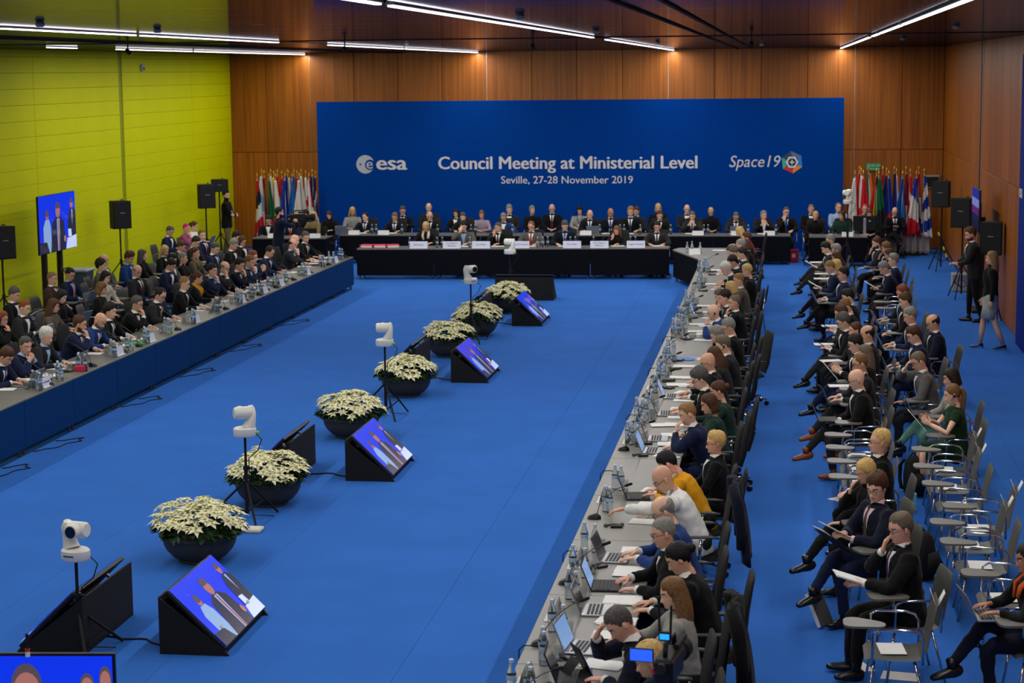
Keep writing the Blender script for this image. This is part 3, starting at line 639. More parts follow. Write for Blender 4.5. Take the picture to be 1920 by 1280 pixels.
def speaker(x, y, z, h, yaw, label, leg=True, w=None, foot=1.):
    w = w or h*.68
    t = thing('loudspeaker', label, 'loudspeaker', (x, y, z), yaw, 'black loudspeakers')
    b = MB(); P = [(-w/2, -.16), (w/2, -.16), (w*.36, .2), (-w*.36, .2)]; b.prism(P, 0, h); b.build('cabinet', M_blackmatt, t)
    b = MB(); b.box((0, -.166, h*.5), (w*.92, .014, h*.94), b=.005); gr_ = b.build('grille', mat('speaker_grille', (20, 20, 21), .6, bump=.4, bscale=400), t)
    b = MB(); b.box((0, -.176, h*.57), (w*.26, .006, h*.035), b=.002); b.build('badge', mat('badge_grey', (120, 120, 120), .4), gr_)
    b = MB(); b.tube([(w*.2, .0, h), (w*.2, 0, h+.03), (w*.2, .08, h+.03), (w*.2, .08, h)], .01, 6); b.build('handle', M_black, t)
    if leg:
        s = thing('speaker_stand', 'black tripod stand holding the '+label.split(' ', 1)[1].replace('loudspeaker', 'speaker'), 'tripod', (x, y, 0), yaw, 'speaker stands')
        b = MB(); b.tube([(0, 0, .1), (0, 0, z)], .02, 8); b.build('pole', M_blackmatt, s, 40)
        b = MB(); b.tube([(0, 0, .68), (0, 0, .78)], .035, 8); b.tube([(.03, 0, .73), (.09, 0, .73)], .012, 6); b.build('collar', M_black, s, 40)
        for k in range(3):
            a_ = math.radians(30+120*k); dx, dy = math.cos(a_), math.sin(a_)
            b = MB(); b.tube([(.02*dx, .02*dy, .72), (.55*dx*foot, .55*dy*foot, .014)], .014, 6); b.tube([(0, 0, .22), (.3*dx*foot, .3*dy*foot, .34)], .009, 6); b.build('leg', M_blackmatt, s, 40)
for px, py, X, h, yaw, lab, lg in [(4, 485, -14.8, .62, .9, 'black loudspeaker on stand at the left edge by lime wall', 1), (225, 428, -14.9, .62, .75, 'black loudspeaker on stand right of the large television', 1),
                              (386, 390, -14.6, .60, .6, 'black loudspeaker on stand near the lime wall corner', 1), (411, 359, -14.75, .32, .4, 'small black loudspeaker high in the lime wall corner', 1),
                              (1766, 388, 3.7, .62, -.35, 'black loudspeaker right of the flags, farthest on right side', 1), (1805, 426, 3.7, .62, -.4, 'black loudspeaker middle of three on the right side', 1),
                              (1860, 477, 3.92, .63, -.3, 'black loudspeaker nearest of three on the right side', 1)]:
    q = {4: (-14.800, 34.720, 1.462), 225: (-14.900, 41.590, 1.480), 386: (-14.600, 47.140, 1.542), 411: (-14.750, 48.839, 1.855), 1766: (3.700, 47.315, 1.549), 1805: (3.700, 41.671, 1.518), 1860: (3.920, 37.798, 1.308)}[px]
    speaker(q[0], q[1], q[2], h, yaw, lab, lg, .43 if px != 411 else .45, .4 if px == 1860 else .75 if px > 1000 else 1.)
q = (4.208, 49.397)
t = thing('hazard_post', 'leaning black and yellow striped strip below the far right loudspeaker', 'strip', (q[0]-.1, q[1]+.2, 0))
for k in range(8):
    b = MB(); z0 = k*.09; b.tube([(-.25+.03*k*-1*-1*0-.03*k+.2, 0.02*k, z0+.02), (-.25-.03*(k+1)+.2, .02*(k+1), z0+.11)], .022, 6); b.build('band', mat('hazard_yellow', (220, 200, 20), .5) if k % 2 else M_black, t)
q = (3.770, 42.879)
t = thing('equipment_case', 'grey equipment case standing under the middle right speaker', 'case', (q[0], q[1]+.15, 0))
b = MB(); b.box((0, 0, .2), (.34, .3, .4), b=.02); b.build('shell', M_grey, t)
b = MB(); b.box((0, -.152, .31), (.26, .02, .13), b=.006); b.build('vent_panel', M_alu, t)
for xx in (-.11, .11):
    b = MB(); b.box((xx, -.155, .21), (.04, .02, .06), b=.005); b.build('latch', M_chrome, t)
# wheeled bin by the lime wall
q = (-14.600, 38.217, 0.786)
t = thing('wheeled_bin', 'grey wheeled waste bin with pale lid by lime wall', 'bin', (-14.6, q[1], 0))
b = MB(); b.tube([(0, 0, .06), (0, 0, .86)], [(.24, .26), (.31, .34)], 4, xref=(1, 1, 0)); b.build('body', mat('bin_grey', (70, 76, 88), .5), t)
b = MB(); b.box((0, 0, .89), (.5, .56, .06), b=.02); b.build('lid', mat('bin_lid', (150, 158, 160), .5), t)
b = MB(); b.tube([(-.24, -.2, .88), (-.32, -.2, .92), (-.32, .2, .92), (-.24, .2, .88)], .015, 6); b.build('handle', M_black, t)
for yy in (-.2, .2):
    b = MB(); b.tube([(-.2, yy-.03, .08), (-.2, yy+.03, .08)], .08, 12); b.build('wheel', M_black, t, 40)
# ================================================================ planters of white poinsettia
M_pot = mat('charcoal_pot', (62, 56, 48), .55, noise=.05); M_soil = mat('soil', (40, 28, 20), .95)
M_br = mat('cream_bract', (238, 234, 192), .6, noise=.08, nscale=30); M_leaf = mat('dark_leaf', (26, 58, 22), .5, noise=.25, nscale=20); M_eye = mat('bract_eye', (170, 176, 70), .6)
bp_ = MB(); bp_.lathe([(.20, 0), (.225, .012), (.222, .03), (.275, .06), (.335, .125), (.368, .19), (.38, .258), (.405, .262), (.41, .292), (.375, .296), (.365, .25)], 36); pot_me = bp_.mesh('bowl', M_pot, 35)
bp_ = MB(); bp_.lathe([(.0, .24), (.2, .25), (.365, .248)], 24, cap=False); soil_me = bp_.mesh('soil', M_soil)
def star(seed):
    rn = random.Random(seed); b = MB()
    for ring, (n, l, tilt) in enumerate(((6, .088, .2), (5, .06, .6))):
        for k in range(n):
            a = 6.283*k/n+ring*.5+rn.uniform(-.2, .2); L = l*rn.uniform(.8, 1.15); w = L*.27; t_ = tilt+rn.uniform(-.45, .4)
            ca, sa = math.cos(a), math.sin(a)
            prof = [(0, 0, 0), (.35*L, w, .35*L*math.sin(t_)), (.35*L, -w, .35*L*math.sin(t_)), (L, 0, L*math.sin(t_)*.55-.012), (.38*L, 0, .35*L*math.sin(t_)+.006)]
            V = [(x*ca-y*sa, x*sa+y*ca, z+.006*ring) for x, y, z in prof]
            b.add(V, [(0, 2, 4), (0, 4, 1), (2, 3, 4), (1, 4, 3)])
    b.ell((0, 0, .02), (.012, .012, .012), 6, 4, 1)
    return b.mesh('flower', [M_br, M_eye], False)
stars = [star(i) for i in range(6)]
def foliage(seed):
    rn = random.Random(seed); b = MB()
    for k in range(420):
        a = rn.uniform(0, 6.283); r = .44*math.sqrt(rn.random()); z = .30+(.24*(1-(r/.5)**2))*rn.uniform(.2, .95)
        L = rn.uniform(.07, .12); w = L*.34; d = a+rn.uniform(-.9, .9); t_ = rn.uniform(-.6, .3)
        ca, sa = math.cos(d), math.sin(d); cx, cy = r*math.cos(a), r*math.sin(a)
        V = [(cx+x*ca-y*sa, cy+x*sa+y*ca, z+x*math.sin(t_)+q_) for x, y, q_ in ((0, 0, 0), (L*.4, w, .01), (L, 0, -.01), (L*.4, -w, .01), (L*.45, 0, -.004))]
        b.add(V, [(0, 4, 1), (1, 4, 2), (0, 3, 4), (3, 2, 4)])
    return b.mesh('foliage', M_leaf)
fol = [foliage(i) for i in range(3)]
PP = [(-5.889, 18.442), (-5.874, 21.015), (-5.841, 25.137), (-5.746, 28.495), (-5.806, 32.612), (-5.725, 35.280), (-5.660, 38.747)]
for i, (x, y) in enumerate(PP):
    rn = random.Random(40+i)
    t = thing('planter', f'charcoal bowl planter of cream poinsettias, {ordn(i+1)} from the camera in the row', 'planter', (x, y, 0), rn.uniform(0, 6), 'poinsettia planters')
    link('bowl', pot_me, t); link('soil', soil_me, t); f = link('foliage', fol[i % 3], t); f['kind'] = 'stuff'
    pts = []
    for tr in range(900):
        a = rn.uniform(0, 6.283); r = .44*math.sqrt(rn.random())
        lump = .075*math.sin(3*a+i)+.05*math.sin(5*a+2*i)
        z = .36+.23*(1-(r/.5)**2.2)+lump*(r/.47)*.8+rn.uniform(-.035, .03)
        if all((r*math.cos(a)-p[0])**2+(r*math.sin(a)-p[1])**2 > .0032 for p in pts): pts.append((r*math.cos(a), r*math.sin(a), z, r, a))
        if len(pts) > 125: break
    for px, py, pz, r, a in pts:
        o = link('flower', stars[rn.randrange(6)], t, (px, py, pz))
        o.rotation_euler = Euler((0, (r/.47)**1.5*.6+rn.uniform(-.25, .25), a), 'XYZ'); o.scale = (rn.uniform(.85, 1.15),)*3
# ================================================================ people
HAIRC = dict(grey=(128, 125, 120), white=(208, 206, 200), dark=(34, 27, 24), brown=(76, 50, 32), sandy=(142, 106, 68), blonde=(200, 166, 104), ltbrown=(116, 84, 54), red=(128, 66, 36), pink=(196, 30, 122), black=(18, 16, 16), gbrown=(104, 92, 78), dgrey=(78, 75, 72))
TOPC = dict(navy=(22, 31, 60), dnavy=(16, 21, 38), black=(17, 17, 19), charcoal=(36, 37, 40), grey=(88, 88, 88), blue=(30, 58, 116), brown=(62, 46, 38), red=(176, 22, 38), beige=(150, 138, 112), lilac=(156, 140, 156), white=(226, 226, 224), mustard=(214, 150, 18), green=(24, 50, 28), tweed=(92, 82, 72), pinktop=(150, 74, 108), tan=(124, 108, 76), knit=(146, 144, 138), orange=(200, 84, 30), cream=(206, 200, 180), ltblue=(150, 178, 214), teal=(96, 146, 134), pinkshirt=(214, 186, 196), dgreen=(26, 52, 44), khaki=(112, 98, 66), bluepale=(120, 150, 200), skirt=(150, 156, 150))
TIEC = dict(red=(170, 24, 34), blue=(24, 44, 96), dark=(20, 20, 28), pink=(196, 120, 130), purple=(70, 26, 56), ltblue=(90, 130, 190), brown=(70, 54, 44))
SKIN = [mat('skin_fair', (226, 180, 154), .5, noise=.05, nscale=25, spec=.3), mat('skin_medium', (212, 162, 134), .5, noise=.05, nscale=25, spec=.3), mat('skin_ruddy', (220, 166, 144), .5, noise=.06, nscale=25, spec=.3), mat('skin_tan', (178, 124, 94), .5, noise=.05, nscale=25, spec=.3)]
M_lip = mat('lips', (184, 112, 100), .5); M_eyew = mat('eye_white', (215, 210, 205), .3); M_iris = mat('iris', (30, 24, 22), .2)
M_shoe = mat('black_leather', (16, 15, 15), .3, spec=.6); M_shoeb = mat('tan_leather', (128, 66, 26), .35, spec=.5); M_specs = mat('spectacle_frame', (24, 22, 22), .3)
M_blood = mat('blue_lanyard', (30, 50, 110), .6)
def hmat(c): return mat('hair_'+c, HAIRC[c], .55, noise=.26, nscale=45, bump=.7, bscale=70, spec=.3)
def cmat(c): return mat('cloth_'+c, TOPC[c], .85, noise=.1, nscale=14, bump=.25, bscale=160, spec=.15, sheen=.05)
def tmat(c): return mat('tie_'+c, TIEC[c], .6, noise=.1, nscale=60)
ZT = [(.120, .004, .0, -.008), (.116, .028, .026, -.044), (.107, .044, .046, -.067), (.095, .055, .062, -.083), (.080, .063, .074, -.093), (.062, .069, .083, -.1), (.045, .073, .088, -.103), (.030, .075, .0905, -.104), (.020, .0755, .0915, -.103), (.010, .075, .0895, -.102), (.0, .0745, .087, -.099), (-.010, .074, .0868, -.096), (-.020, .073, .087, -.092), (-.030, .0715, .0875, -.087), (-.040, .070, .088, -.081), (-.048, .0685, .088, -.077), (-.056, .0665, .088, -.073), (-.064, .0645, .0875, -.069), (-.070, .063, .087, -.066), (-.075, .0615, .086, -.064), (-.081, .060, .0865, -.062), (-.088, .058, .085, -.060), (-.096, .056, .084, -.059), (-.104, .054, .079, -.059), (-.111, .0525, .066, -.06), (-.118, .052, .040, -.061), (-.126, .052, .012, -.063), (-.15, .053, .0, -.068), (-.18, .058, -.004, -.078), (-.21, .078, .0, -.092), (-.235, .10, .008, -.1)]
ZT = np.array(ZT)
def head_grid(na):
    az = np.linspace(-math.pi, math.pi, na, endpoint=False)
    az = az - .38*np.sin(az)*1.0        # denser towards the face
    z, w, yf, yb = [ZT[:, i][:, None] for i in range(4)]
    c = (yf*.30+yb*.70)*0 + np.where(z > -.115, -.012, (yf+yb)/2)
    s_, c_ = np.sin(az)[None, :], np.cos(az)[None, :]
    X = w*np.sign(s_)*np.abs(s_)**.92
    Y = np.where(c_ > 0, c+(yf-c)*np.abs(c_)**.85, c-(c-yb)*np.abs(c_)**.95)
    Z = np.broadcast_to(z, X.shape).copy(); fr = (c_ > 0)*np.ones_like(X)
    g = lambda v, m, s: np.exp(-((v-m)/s)**2)
    prof = np.interp(Z, [-.066, -.058, -.048, -.042, -.02, .004, .022], [0, .004, .023, .0265, .014, .005, 0])
    sig = np.interp(Z, [-.06, -.045, -.02, .01], [.017, .0155, .010, .009])
    Y += fr*prof*np.exp(-(X/sig)**2)
    Y -= fr*.011*(g(X, .031, .014)+g(X, -.031, .014))*g(Z, .001, .010)
    Y += fr*.0045*(g(X, .03, .022)+g(X, -.03, .022))*g(Z, .021, .007)
    Y += fr*.0045*g(X, 0, .02)*(g(Z, -.069, .0045)+g(Z, -.081, .005)) - fr*.003*g(X, 0, .022)*g(Z, -.075, .003)
    Y += fr*.004*g(X, 0, .02)*g(Z, -.1, .009)
    Y += fr*.003*(g(X, .045, .018)+g(X, -.045, .018))*g(Z, -.025, .016)
    return X, Y, Z, az
HG = {40: head_grid(40), 26: head_grid(26)}
def rotx(a):
    c, s = math.cos(a), math.sin(a); return np.array([[1, 0, 0], [0, c, -s], [0, s, c]])
def rotz(a):
    c, s = math.cos(a), math.sin(a); return np.array([[c, -s, 0], [s, c, 0], [0, 0, 1]])
def head_mats(pitch, yaw): return rotz(math.radians(yaw)) @ rotx(-math.radians(pitch))
def sstep(x, a, b):
    t = np.clip((x-a)/(b-a), 0, 1); return t*t*(3-2*t)
class Fig:
    pass
def xf(fig, V):
    """head-local points to figure space; the neck blends into the trunk"""
    V = np.asarray(V, float)*fig.hs
    wgt = sstep(V[:, 2]/fig.hs, -.235, -.115)[:, None]
    return (V @ fig.HM.T)*wgt + (V @ fig.BM.T)*(1-wgt) + fig.head
def hand(b, W, d, n, side, curl=.5, k=1., mi=0):
    """palm, four unequal fingers and a thumb from the wrist W, pointing along d, back of hand along n"""
    d = np.array(d, float); d /= np.linalg.norm(d); n = np.array(n, float); n -= d*np.dot(n, d); n /= np.linalg.norm(n)+1e-9
    s = np.cross(d, n)*(1 if side > 0 else -1)*-1      # towards the thumb
    W = np.array(W, float)
    b.tube([W-d*.02*k, W+d*.012*k, W+d*.05*k, W+d*.085*k, W+d*.096*k], [(.027*k, .02*k), (.029*k, .02*k), (.04*k, .016*k), (.041*k, .0135*k), (.034*k, .009*k)], 8, mi, xref=s)
    for j, (o, L, r) in enumerate(((.031, .072, .0088), (.0105, .082, .009), (-.0105, .076, .0087), (-.031, .06, .0078))):
        p = W+d*(.088-abs(j-1.2)*.004)*k+s*o*k; P = [p-d*.012*k, p]; dd = d.copy()
        for m in range(3):
            a = curl*(.55+.25*m); dd = dd*math.cos(a)-n*math.sin(a)*1.; 
            nn = n*math.cos(a)+d*0; dd /= np.linalg.norm(dd)
            p = p+dd*L*k*(.44, .32, .24)[m]; P.append(p); 
        b.tube(P, [r*k, r*k, r*.95*k, r*.85*k, r*.6*k], 6, mi, xref=s)
    t = d*.62+s*.75-n*.25*(.5+curl); t /= np.linalg.norm(t); p = W+d*.022*k+s*.022*k
    t2 = t*.8+d*.5-s*.3*curl-n*.2*curl; t2 /= np.linalg.norm(t2)
    b.tube([p-t*.012*k, p+t*.022*k, p+t*.045*k, p+t*.045*k+t2*.026*k, p+t*.045*k+t2*.042*k], [.013*k, .013*k, .0105*k, .0095*k, .006*k], 6, mi)
def ik(S, T, a, c, pole):
    S, T = np.array(S, float), np.array(T, float); v = T-S; L = np.linalg.norm(v); m = (a+c)*.985
    if L > m: T = S+v*m/L; v = T-S; L = m
    u = v/L; x = (a*a-c*c+L*L)/(2*L); h = math.sqrt(max(a*a-x*x, 1e-6))
    p = np.array(pole, float); p -= u*np.dot(p, u); p /= np.linalg.norm(p)+1e-9
    return S+u*x+p*h, T
def arm_targets(pose, H):
    """wrist target, pointing direction, back-of-hand normal and finger curl for the left (-1) and right (+1) arm"""
    up = (0, 0, 1); T = {}
    def flat(s, x, y, z, curl=.35, ix=.35): return ((s*x, y, z), (-s*ix, 1, -.08), up, curl)
    def face(s, dx, dy, dz, d=(0, -.25, 1), curl=.8): return ((H[0]+s*dx, H[1]+dy, H[2]+dz), d, (s*.25, 1, .2), curl)
    if pose == 'table': T = {-1: flat(-1, .17, .42, .785), 1: flat(1, .15, .44, .785)}
    elif pose == 'type': T = {-1: flat(-1, .11, .45, .80, .4, .1), 1: flat(1, .11, .45, .80, .4, .1)}
    elif pose == 'write': T = {-1: flat(-1, .2, .40, .785), 1: flat(1, .12, .46, .79, .95, .5)}
    elif pose == 'chinR': T = {-1: flat(-1, .12, .42, .785), 1: face(1, .05, .13, -.20)}
    elif pose == 'chinL': T = {1: flat(1, .12, .42, .785), -1: face(-1, .05, .13, -.20)}
    elif pose == 'cheek': T = {-1: flat(-1, .05, .4, .785), 1: face(1, .085, .07, -.18, (-.1, -.1, 1), .35)}
    elif pose == 'clasp': T = {s: ((s*.065, .36, .96), (-s*.55, .2, .85), (s*.8, .5, .2), .75) for s in (-1, 1)}
    elif pose == 'forehead': T = {-1: flat(-1, .1, .42, .785), 1: face(1, .06, .16, -.11, (-.25, -.35, .9), .5)}
    elif pose == 'lap': T = {-1: flat(-1, .09, .31, .69, .5, .9), 1: flat(1, .07, .33, .70, .5, .9)}
    elif pose == 'phone': T = {-1: ((-.07, .34, .80), (.35, .8, .35), (-.2, -.3, 1), .7), 1: ((.07, .34, .81), (-.35, .8, .35), (.2, -.3, 1), .8)}
    elif pose == 'laptop': T = {-1: flat(-1, .12, .36, .775, .4, .15), 1: flat(1, .12, .37, .775, .4, .15)}
    elif pose == 'read': T = {-1: ((-.13, .33, .84), (.1, .8, .5), (-.9, .2, .2), .6), 1: ((.13, .33, .85), (-.1, .8, .5), (.9, .2, .2), .6)}
    elif pose == 'lapchin': T = {-1: flat(-1, .07, .36, .70), 1: face(1, .04, .13, -.20)}
    elif pose == 'lapforehead': T = {-1: flat(-1, .1, .36, .70), 1: face(1, .05, .16, -.11, (-.25, -.35, .9), .5)}
    elif pose == 'readchin': T = {-1: ((-.1, .40, .80), (.2, 1, .1), (-.5, 0, .8), .6), 1: face(1, .04, .13, -.19)}
    elif pose == 'reach': T = {-1: ((-.02, .70, .86), (.1, 1, -.25), up, .55), 1: flat(1, .16, .42, .785)}
    elif pose == 'standphone': T = {-1: ((-.07, .33, 1.12), (.4, .8, .2), (-.1, -.3, 1), .7), 1: ((.07, .34, 1.13), (-.4, .8, .2), (.1, -.3, 1), .8)}
    elif pose == 'crossed': T = {-1: ((.09, .23, 1.16), (1, .0, .1), (.2, 1, .2), .4), 1: ((-.09, .26, 1.13), (-1, .0, .1), (-.2, 1, .2), .4)}
    elif pose == 'down': T = {s: ((s*.25, .06+.05*s, .86), (0, .15, -1), (s, 0, 0), .35) for s in (-1, 1)}
    elif pose == 'camera': T = {-1: ((-.10, .40, 1.42), (.3, .9, .2), (-1, 0, .3), .8), 1: ((.14, .36, 1.40), (-.3, .9, .2), (1, 0, .3), .8)}
    return T
FOLDS = bpy.data.textures.new('cloth_folds', 'CLOUDS'); FOLDS.noise_scale = .09; FOLDS.noise_depth = 1
def biggest(F):
    """drop stray islands of faces"""
    par = {}
    def find(a):
        while par.setdefault(a, a) != a: par[a] = par[par[a]]; a = par[a]
        return a
    for f in F:
        r = find(f[0])
        for v in f[1:]: par[find(v)] = r
    n = {}
    for f in F: r = find(f[0]); n[r] = n.get(r, 0)+1
    if not n: return F
    m = max(n, key=n.get); return [f for f in F if find(f[0]) == m]
NP_ = [0]
def person(x, y, rz, pose, lean, hyaw, hp, hair, hairc, top, inner, tie, legs, trou, flags, label, group, dist, k, desc):
    NP_[0] += 1; seed = NP_[0]; rn = random.Random(seed*7+1)
    stand = legs in ('stand', 'skirt')
    fem = 'f' in flags; kw = k*(.9 if fem else 1.0)
    na = 40 if dist < 26 or 'b' in flags else 26; vox = .015 if dist < 20 else (.02 if dist < 30 else .03)
    t = thing('person', label, 'person', (x, y, 0), rz, group)
    sp = [np.array(p) for p in spine(lean, hp, stand, k)]
    f = Fig(); f.hs = k*(.96 if fem else 1.)*1.02; f.head = sp[4]; f.HM = head_mats(hp+lean*.35, hyaw)
    f.BM = rotx(-math.radians(lean*.9)) ; skin = SKIN[seed*7 % 3] if 't' not in flags else SKIN[3]
    H = sp[4]
    # trunk rings
    P0 = sp[0]; rings = []
    def ring(c, ang, a, b_): rings.append((np.array(c), math.radians(ang), a*kw*1.06, b_*k*1.05))
    dd = lambda a: np.array(dv(a))
    hem = -.10 if not stand else -.16
    ring(sp[0]+dd(lean*.4)*hem, lean*.4, .188, .135 if stand else .15); ring(sp[0], lean*.5, .185, .135)
    ring(sp[1]*.5+sp[0]*.5, lean*.65, .172, .128); ring(sp[1], lean*.85, .170, .122); ring((sp[1]+sp[2])/2, lean, .184, .126); ring(sp[2], lean*1.05, .195, .125)
    N = sp[3]; ax = dd(lean*1.15)
    ring(sp[2]+ax*.07*k, lean*1.15, .188, .112); ring(N-ax*.035*k, lean*1.15, .148, .088); ring(N+ax*.0*k, lean*1.15, .075, .072); ring(N+ax*.012*k, lean*1.15, .064, .064)
    fw = lambda a: np.array((0, math.cos(a), -math.sin(a)))
    def surf(i, xx, off):
        """front surface point of the trunk at ring position i (float) and lateral xx"""
        j = min(int(i), len(rings)-2); q = i-j; c = rings[j][0]*(1-q)+rings[j+1][0]*q
        a = rings[j][1]*(1-q)+rings[j+1][1]*q; ra = rings[j][2]*(1-q)+rings[j+1][2]*q; rb = rings[j][3]*(1-q)+rings[j+1][3]*q
        return c+np.array((xx, 0, 0))+fw(a)*(rb*math.sqrt(max(1-(xx/ra)**2, .02))+off)
    # arms
    sx = .198*kw; Sh = {}; El = {}; Wr = {}; TT = arm_targets(pose, H)
    for s in (-1, 1):
        S = N-ax*.058*k+np.array((s*sx, 0, 0)); T, d, n, cu = TT[s]
        pole = (s*1.15, -.35, -.8) if pose not in ('chinR', 'chinL', 'clasp', 'cheek', 'forehead', 'lapchin') else (s*.9, .2, -1)
        E, T2 = ik(S, np.array(T), .295*k, .262*k, pole); Sh[s], El[s], Wr[s] = S, E, T2
    # ---- body: head and neck grid, thin trunk under the clothes, arms and hands, all one mesh
    b = MB(); X, Y, Z, az = HG[na]; nz, n_ = X.shape
    V = xf(f, np.stack([X*(.95 if fem else 1), Y, Z], -1).reshape(-1, 3)); F = []; Mi = []
    for i in range(nz-1):
        for j in range(n_):
            j2 = (j+1) % n_; F.append((i*n_+j, (i+1)*n_+j, (i+1)*n_+j2, i*n_+j2))
            zc, xc, front = (Z[i, 0]+Z[i+1, 0])/2, (X[i, j]+X[i, j2])/2, Y[i, j] > .05
            m = 0
            if front and -.084 < zc < -.067 and abs(xc) < .019: m = 1
            elif front and .0175 < zc < .027 and .014 < abs(xc) < .05: m = 4
            Mi.append(m)
    o0 = len(b.V); b.add(V, F); b.M = Mi
    b.add([xf(f, [[0, -.005, .121]])[0]], []); top_i = len(b.V)-1
    for j in range(n_): b.F.append((o0+j, o0+(j+1) % n_, top_i)); b.M.append(0)
    for s in (-1, 1):
        c = xf(f, [[s*.031, .0765, .0]])[0]; b.ell(c, (.0145*f.hs, .008*f.hs, .0068*f.hs), 8, 6, 2, f.HM)
        c = xf(f, [[s*.031, .0815, .0]])[0]; b.ell(c, (.0056*f.hs, .005*f.hs, .006*f.hs), 6, 4, 3, f.HM)
        EM = f.HM @ rotz(-s*.45)
        b.ell(xf(f, [[s*.0765, -.012, -.008]])[0], (.009*f.hs, .019*f.hs, .031*f.hs), 8, 6, 0, EM)
    b.tube([sp[0], sp[1], sp[2], N-ax*.05*k, N], [(.1, .08), (.1, .08), (.12, .08), (.12, .07), (.055, .055)], 8)
    for s in (-1, 1):
        T, d, n, cu = TT[s]
        bare = 'a' in flags
        b.tube([Sh[s], (Sh[s]+El[s])/2, El[s], El[s]*.4+Wr[s]*.6, Wr[s]], [r*k*(1.0 if bare else .8) for r in (.04, .04, .036, .032, .024)], 8)
        hand(b, Wr[s], d, n, s, cu, k*(.9 if fem else 1.))
    hipy = 0
    hx_ = .095*k
    hips = {s: sp[0]+np.array((s*hx_, 0, 0)) for s in (-1, 1)}
    if stand:
        st = .10 if legs == 'stand' else .17
        knee = {s: np.array((s*.10, s*st*.5+.02, .50*k)) for s in (-1, 1)}; ank = {s: np.array((s*.10, s*st*(1.2 if s < 0 else 1.)-.02, .09)) for s in (-1, 1)}
        fd = {s: np.array((s*.15, 1, 0)) for s in (-1, 1)}
    else:
        spread = .12+rn.random()*.05
        knee = {s: np.array((s*spread, .44*k, .50)) for s in (-1, 1)}; ank = {s: np.array((s*(spread-.01), (.46 if rn.random() < .6 else .36)*k, .10)) for s in (-1, 1)}
        fd = {s: np.array((s*.2, 1, 0)) for s in (-1, 1)}
        if legs == 'x':
            knee[1] = np.array((.03, .45*k, .645)); ank[1] = np.array((-.10, .74*k, .36)); fd[1] = np.array((-.15, 1, -.25))
            knee[-1] = np.array((-.08, .46*k, .50)); ank[-1] = np.array((-.06, .40*k, .10))
    if 'k' in flags:
        for s in (-1, 1): b.tube([hips[s], (hips[s]+knee[s])/2, knee[s], knee[s]*.6+ank[s]*.4, ank[s]], [.075, .065, .05, .05, .033], 10)
    body = b.build('body', [skin, M_lip, M_eyew, M_iris, hmat(hairc)], t, True)
    # ---- jacket or top: trunk, sleeves, collar roll and lapels fused into one surface
    b = MB()
    P = [r[0] for r in rings]; b.tube(P, [(r[2], r[3]) for r in rings], 18, xref=(1, 0, 0))
    for s in (-1, 1):
        inn = N-ax*.075*k+np.array((s*.09*kw, 0, 0)); u = El[s]-Sh[s]; v = Wr[s]-El[s]
        q = np.linalg.norm(v); cut = v*(1-.035/q)
        if 'a' in flags: b.tube([inn, Sh[s], Sh[s]+u*.45], [.058*kw, .072*kw, .066*kw], 10)
        else: b.tube([inn, Sh[s]+np.array((s*.004, 0, .0)), Sh[s]+u*.5, El[s]-u*.06, El[s]+v*.06, El[s]+v*.5, El[s]+cut], [.06*kw, .082*kw, .073*kw, .063*kw, .061*kw, .054*kw, .046*kw], 10)
    V0, V1 = 3.3, 7.75
    jacket = inner in ('st', 's', 'l')
    if jacket:
        for s in (-1, 1):
            pts = [surf(V0+(V1-V0)*q, s*(.016+.078*q*(1-.22*q)), .006) for q in (0, .25, .5, .75, 1)]
            b.tube(pts+[N+ax*.03*k+np.array((s*.05, -.03, 0)), N+ax*.035*k+np.array((s*.02, -.066, 0))], [(.010, .006), (.022, .008), (.026, .008), (.026, .009), (.018, .012), (.016, .016), (.016, .016)], 6)
    if 'd' in flags:       # dress skirt over the thighs
        b.tube([sp[0]+np.array((0, -.03, -.04)), sp[0]+np.array((0, .2, 0)), (knee[-1]+knee[1])/2+np.array((0, -.02, 0))], [(.215, .135), (.225, .125), (.205, .115)], 12, xref=(1, 0, 0))
    tname = 'jacket' if jacket else ('dress' if 'd' in flags else 'top')
    if flags.find('w') >= 0: tname = 'shirt'
    o = b.build(tname, cmat(top), t, True)
    r = o.modifiers.new('fuse', 'REMESH'); r.mode = 'VOXEL'; r.voxel_size = vox; r.use_smooth_shade = True
    sm = o.modifiers.new('soften', 'SMOOTH'); sm.factor = .5; sm.iterations = 3 if vox < .025 else 2
    if vox < .025:
        dm_ = o.modifiers.new('folds', 'DISPLACE'); dm_.texture = FOLDS; dm_.texture_coords = 'LOCAL'; dm_.strength = .022; dm_.mid_level = .5
    # ---- shirt front, collar and cuffs; tie; lanyard
    shc = {'st': 'white', 's': 'white', 'l': 'black'}.get(inner)
    if 'B' in flags: shc = 'ltblue'
    if 'P' in flags: shc = 'pinkshirt'
    if 'K' in flags: shc = 'black'
    if 'C' in flags: shc = 'cream'
    if shc:
        b = MB(); V = []; F = []; m = 9; c_ = 7
        for i in range(m):
            q = i/(m-1); wv = .006+.078*q*(1-.25*q)
            for j in range(c_): V.append(surf(V0+(V1-V0)*q, wv*(2*j/(c_-1)-1), .0165))
        for i in range(m-1):
            for j in range(c_-1): F.append((i*c_+j, i*c_+j+1, (i+1)*c_+j+1, (i+1)*c_+j))
        b.add(V, F)
        nk = xf(f, [[0, -.03, -.155]])[0]; cb = N+ax*.012*k
        b.tube([N-ax*.005*k, cb*.7+nk*.3, cb*.35+nk*.65, nk], [(.076*kw, .076*k), (.068*kw, .071*k), (.061*kw, .066*k), (.057*kw, .062*k)], 14, cap=False)
        if 'a' not in flags:
            if dist < 36:
                for s in (-1, 1):
                    v = Wr[s]-El[s]; v /= np.linalg.norm(v); b2 = MB(); b2.tube([Wr[s]-v*.05, Wr[s]-v*.005], [.0345*k, .035*k], 10); b2.build('cuff', cmat(shc), t, 50)
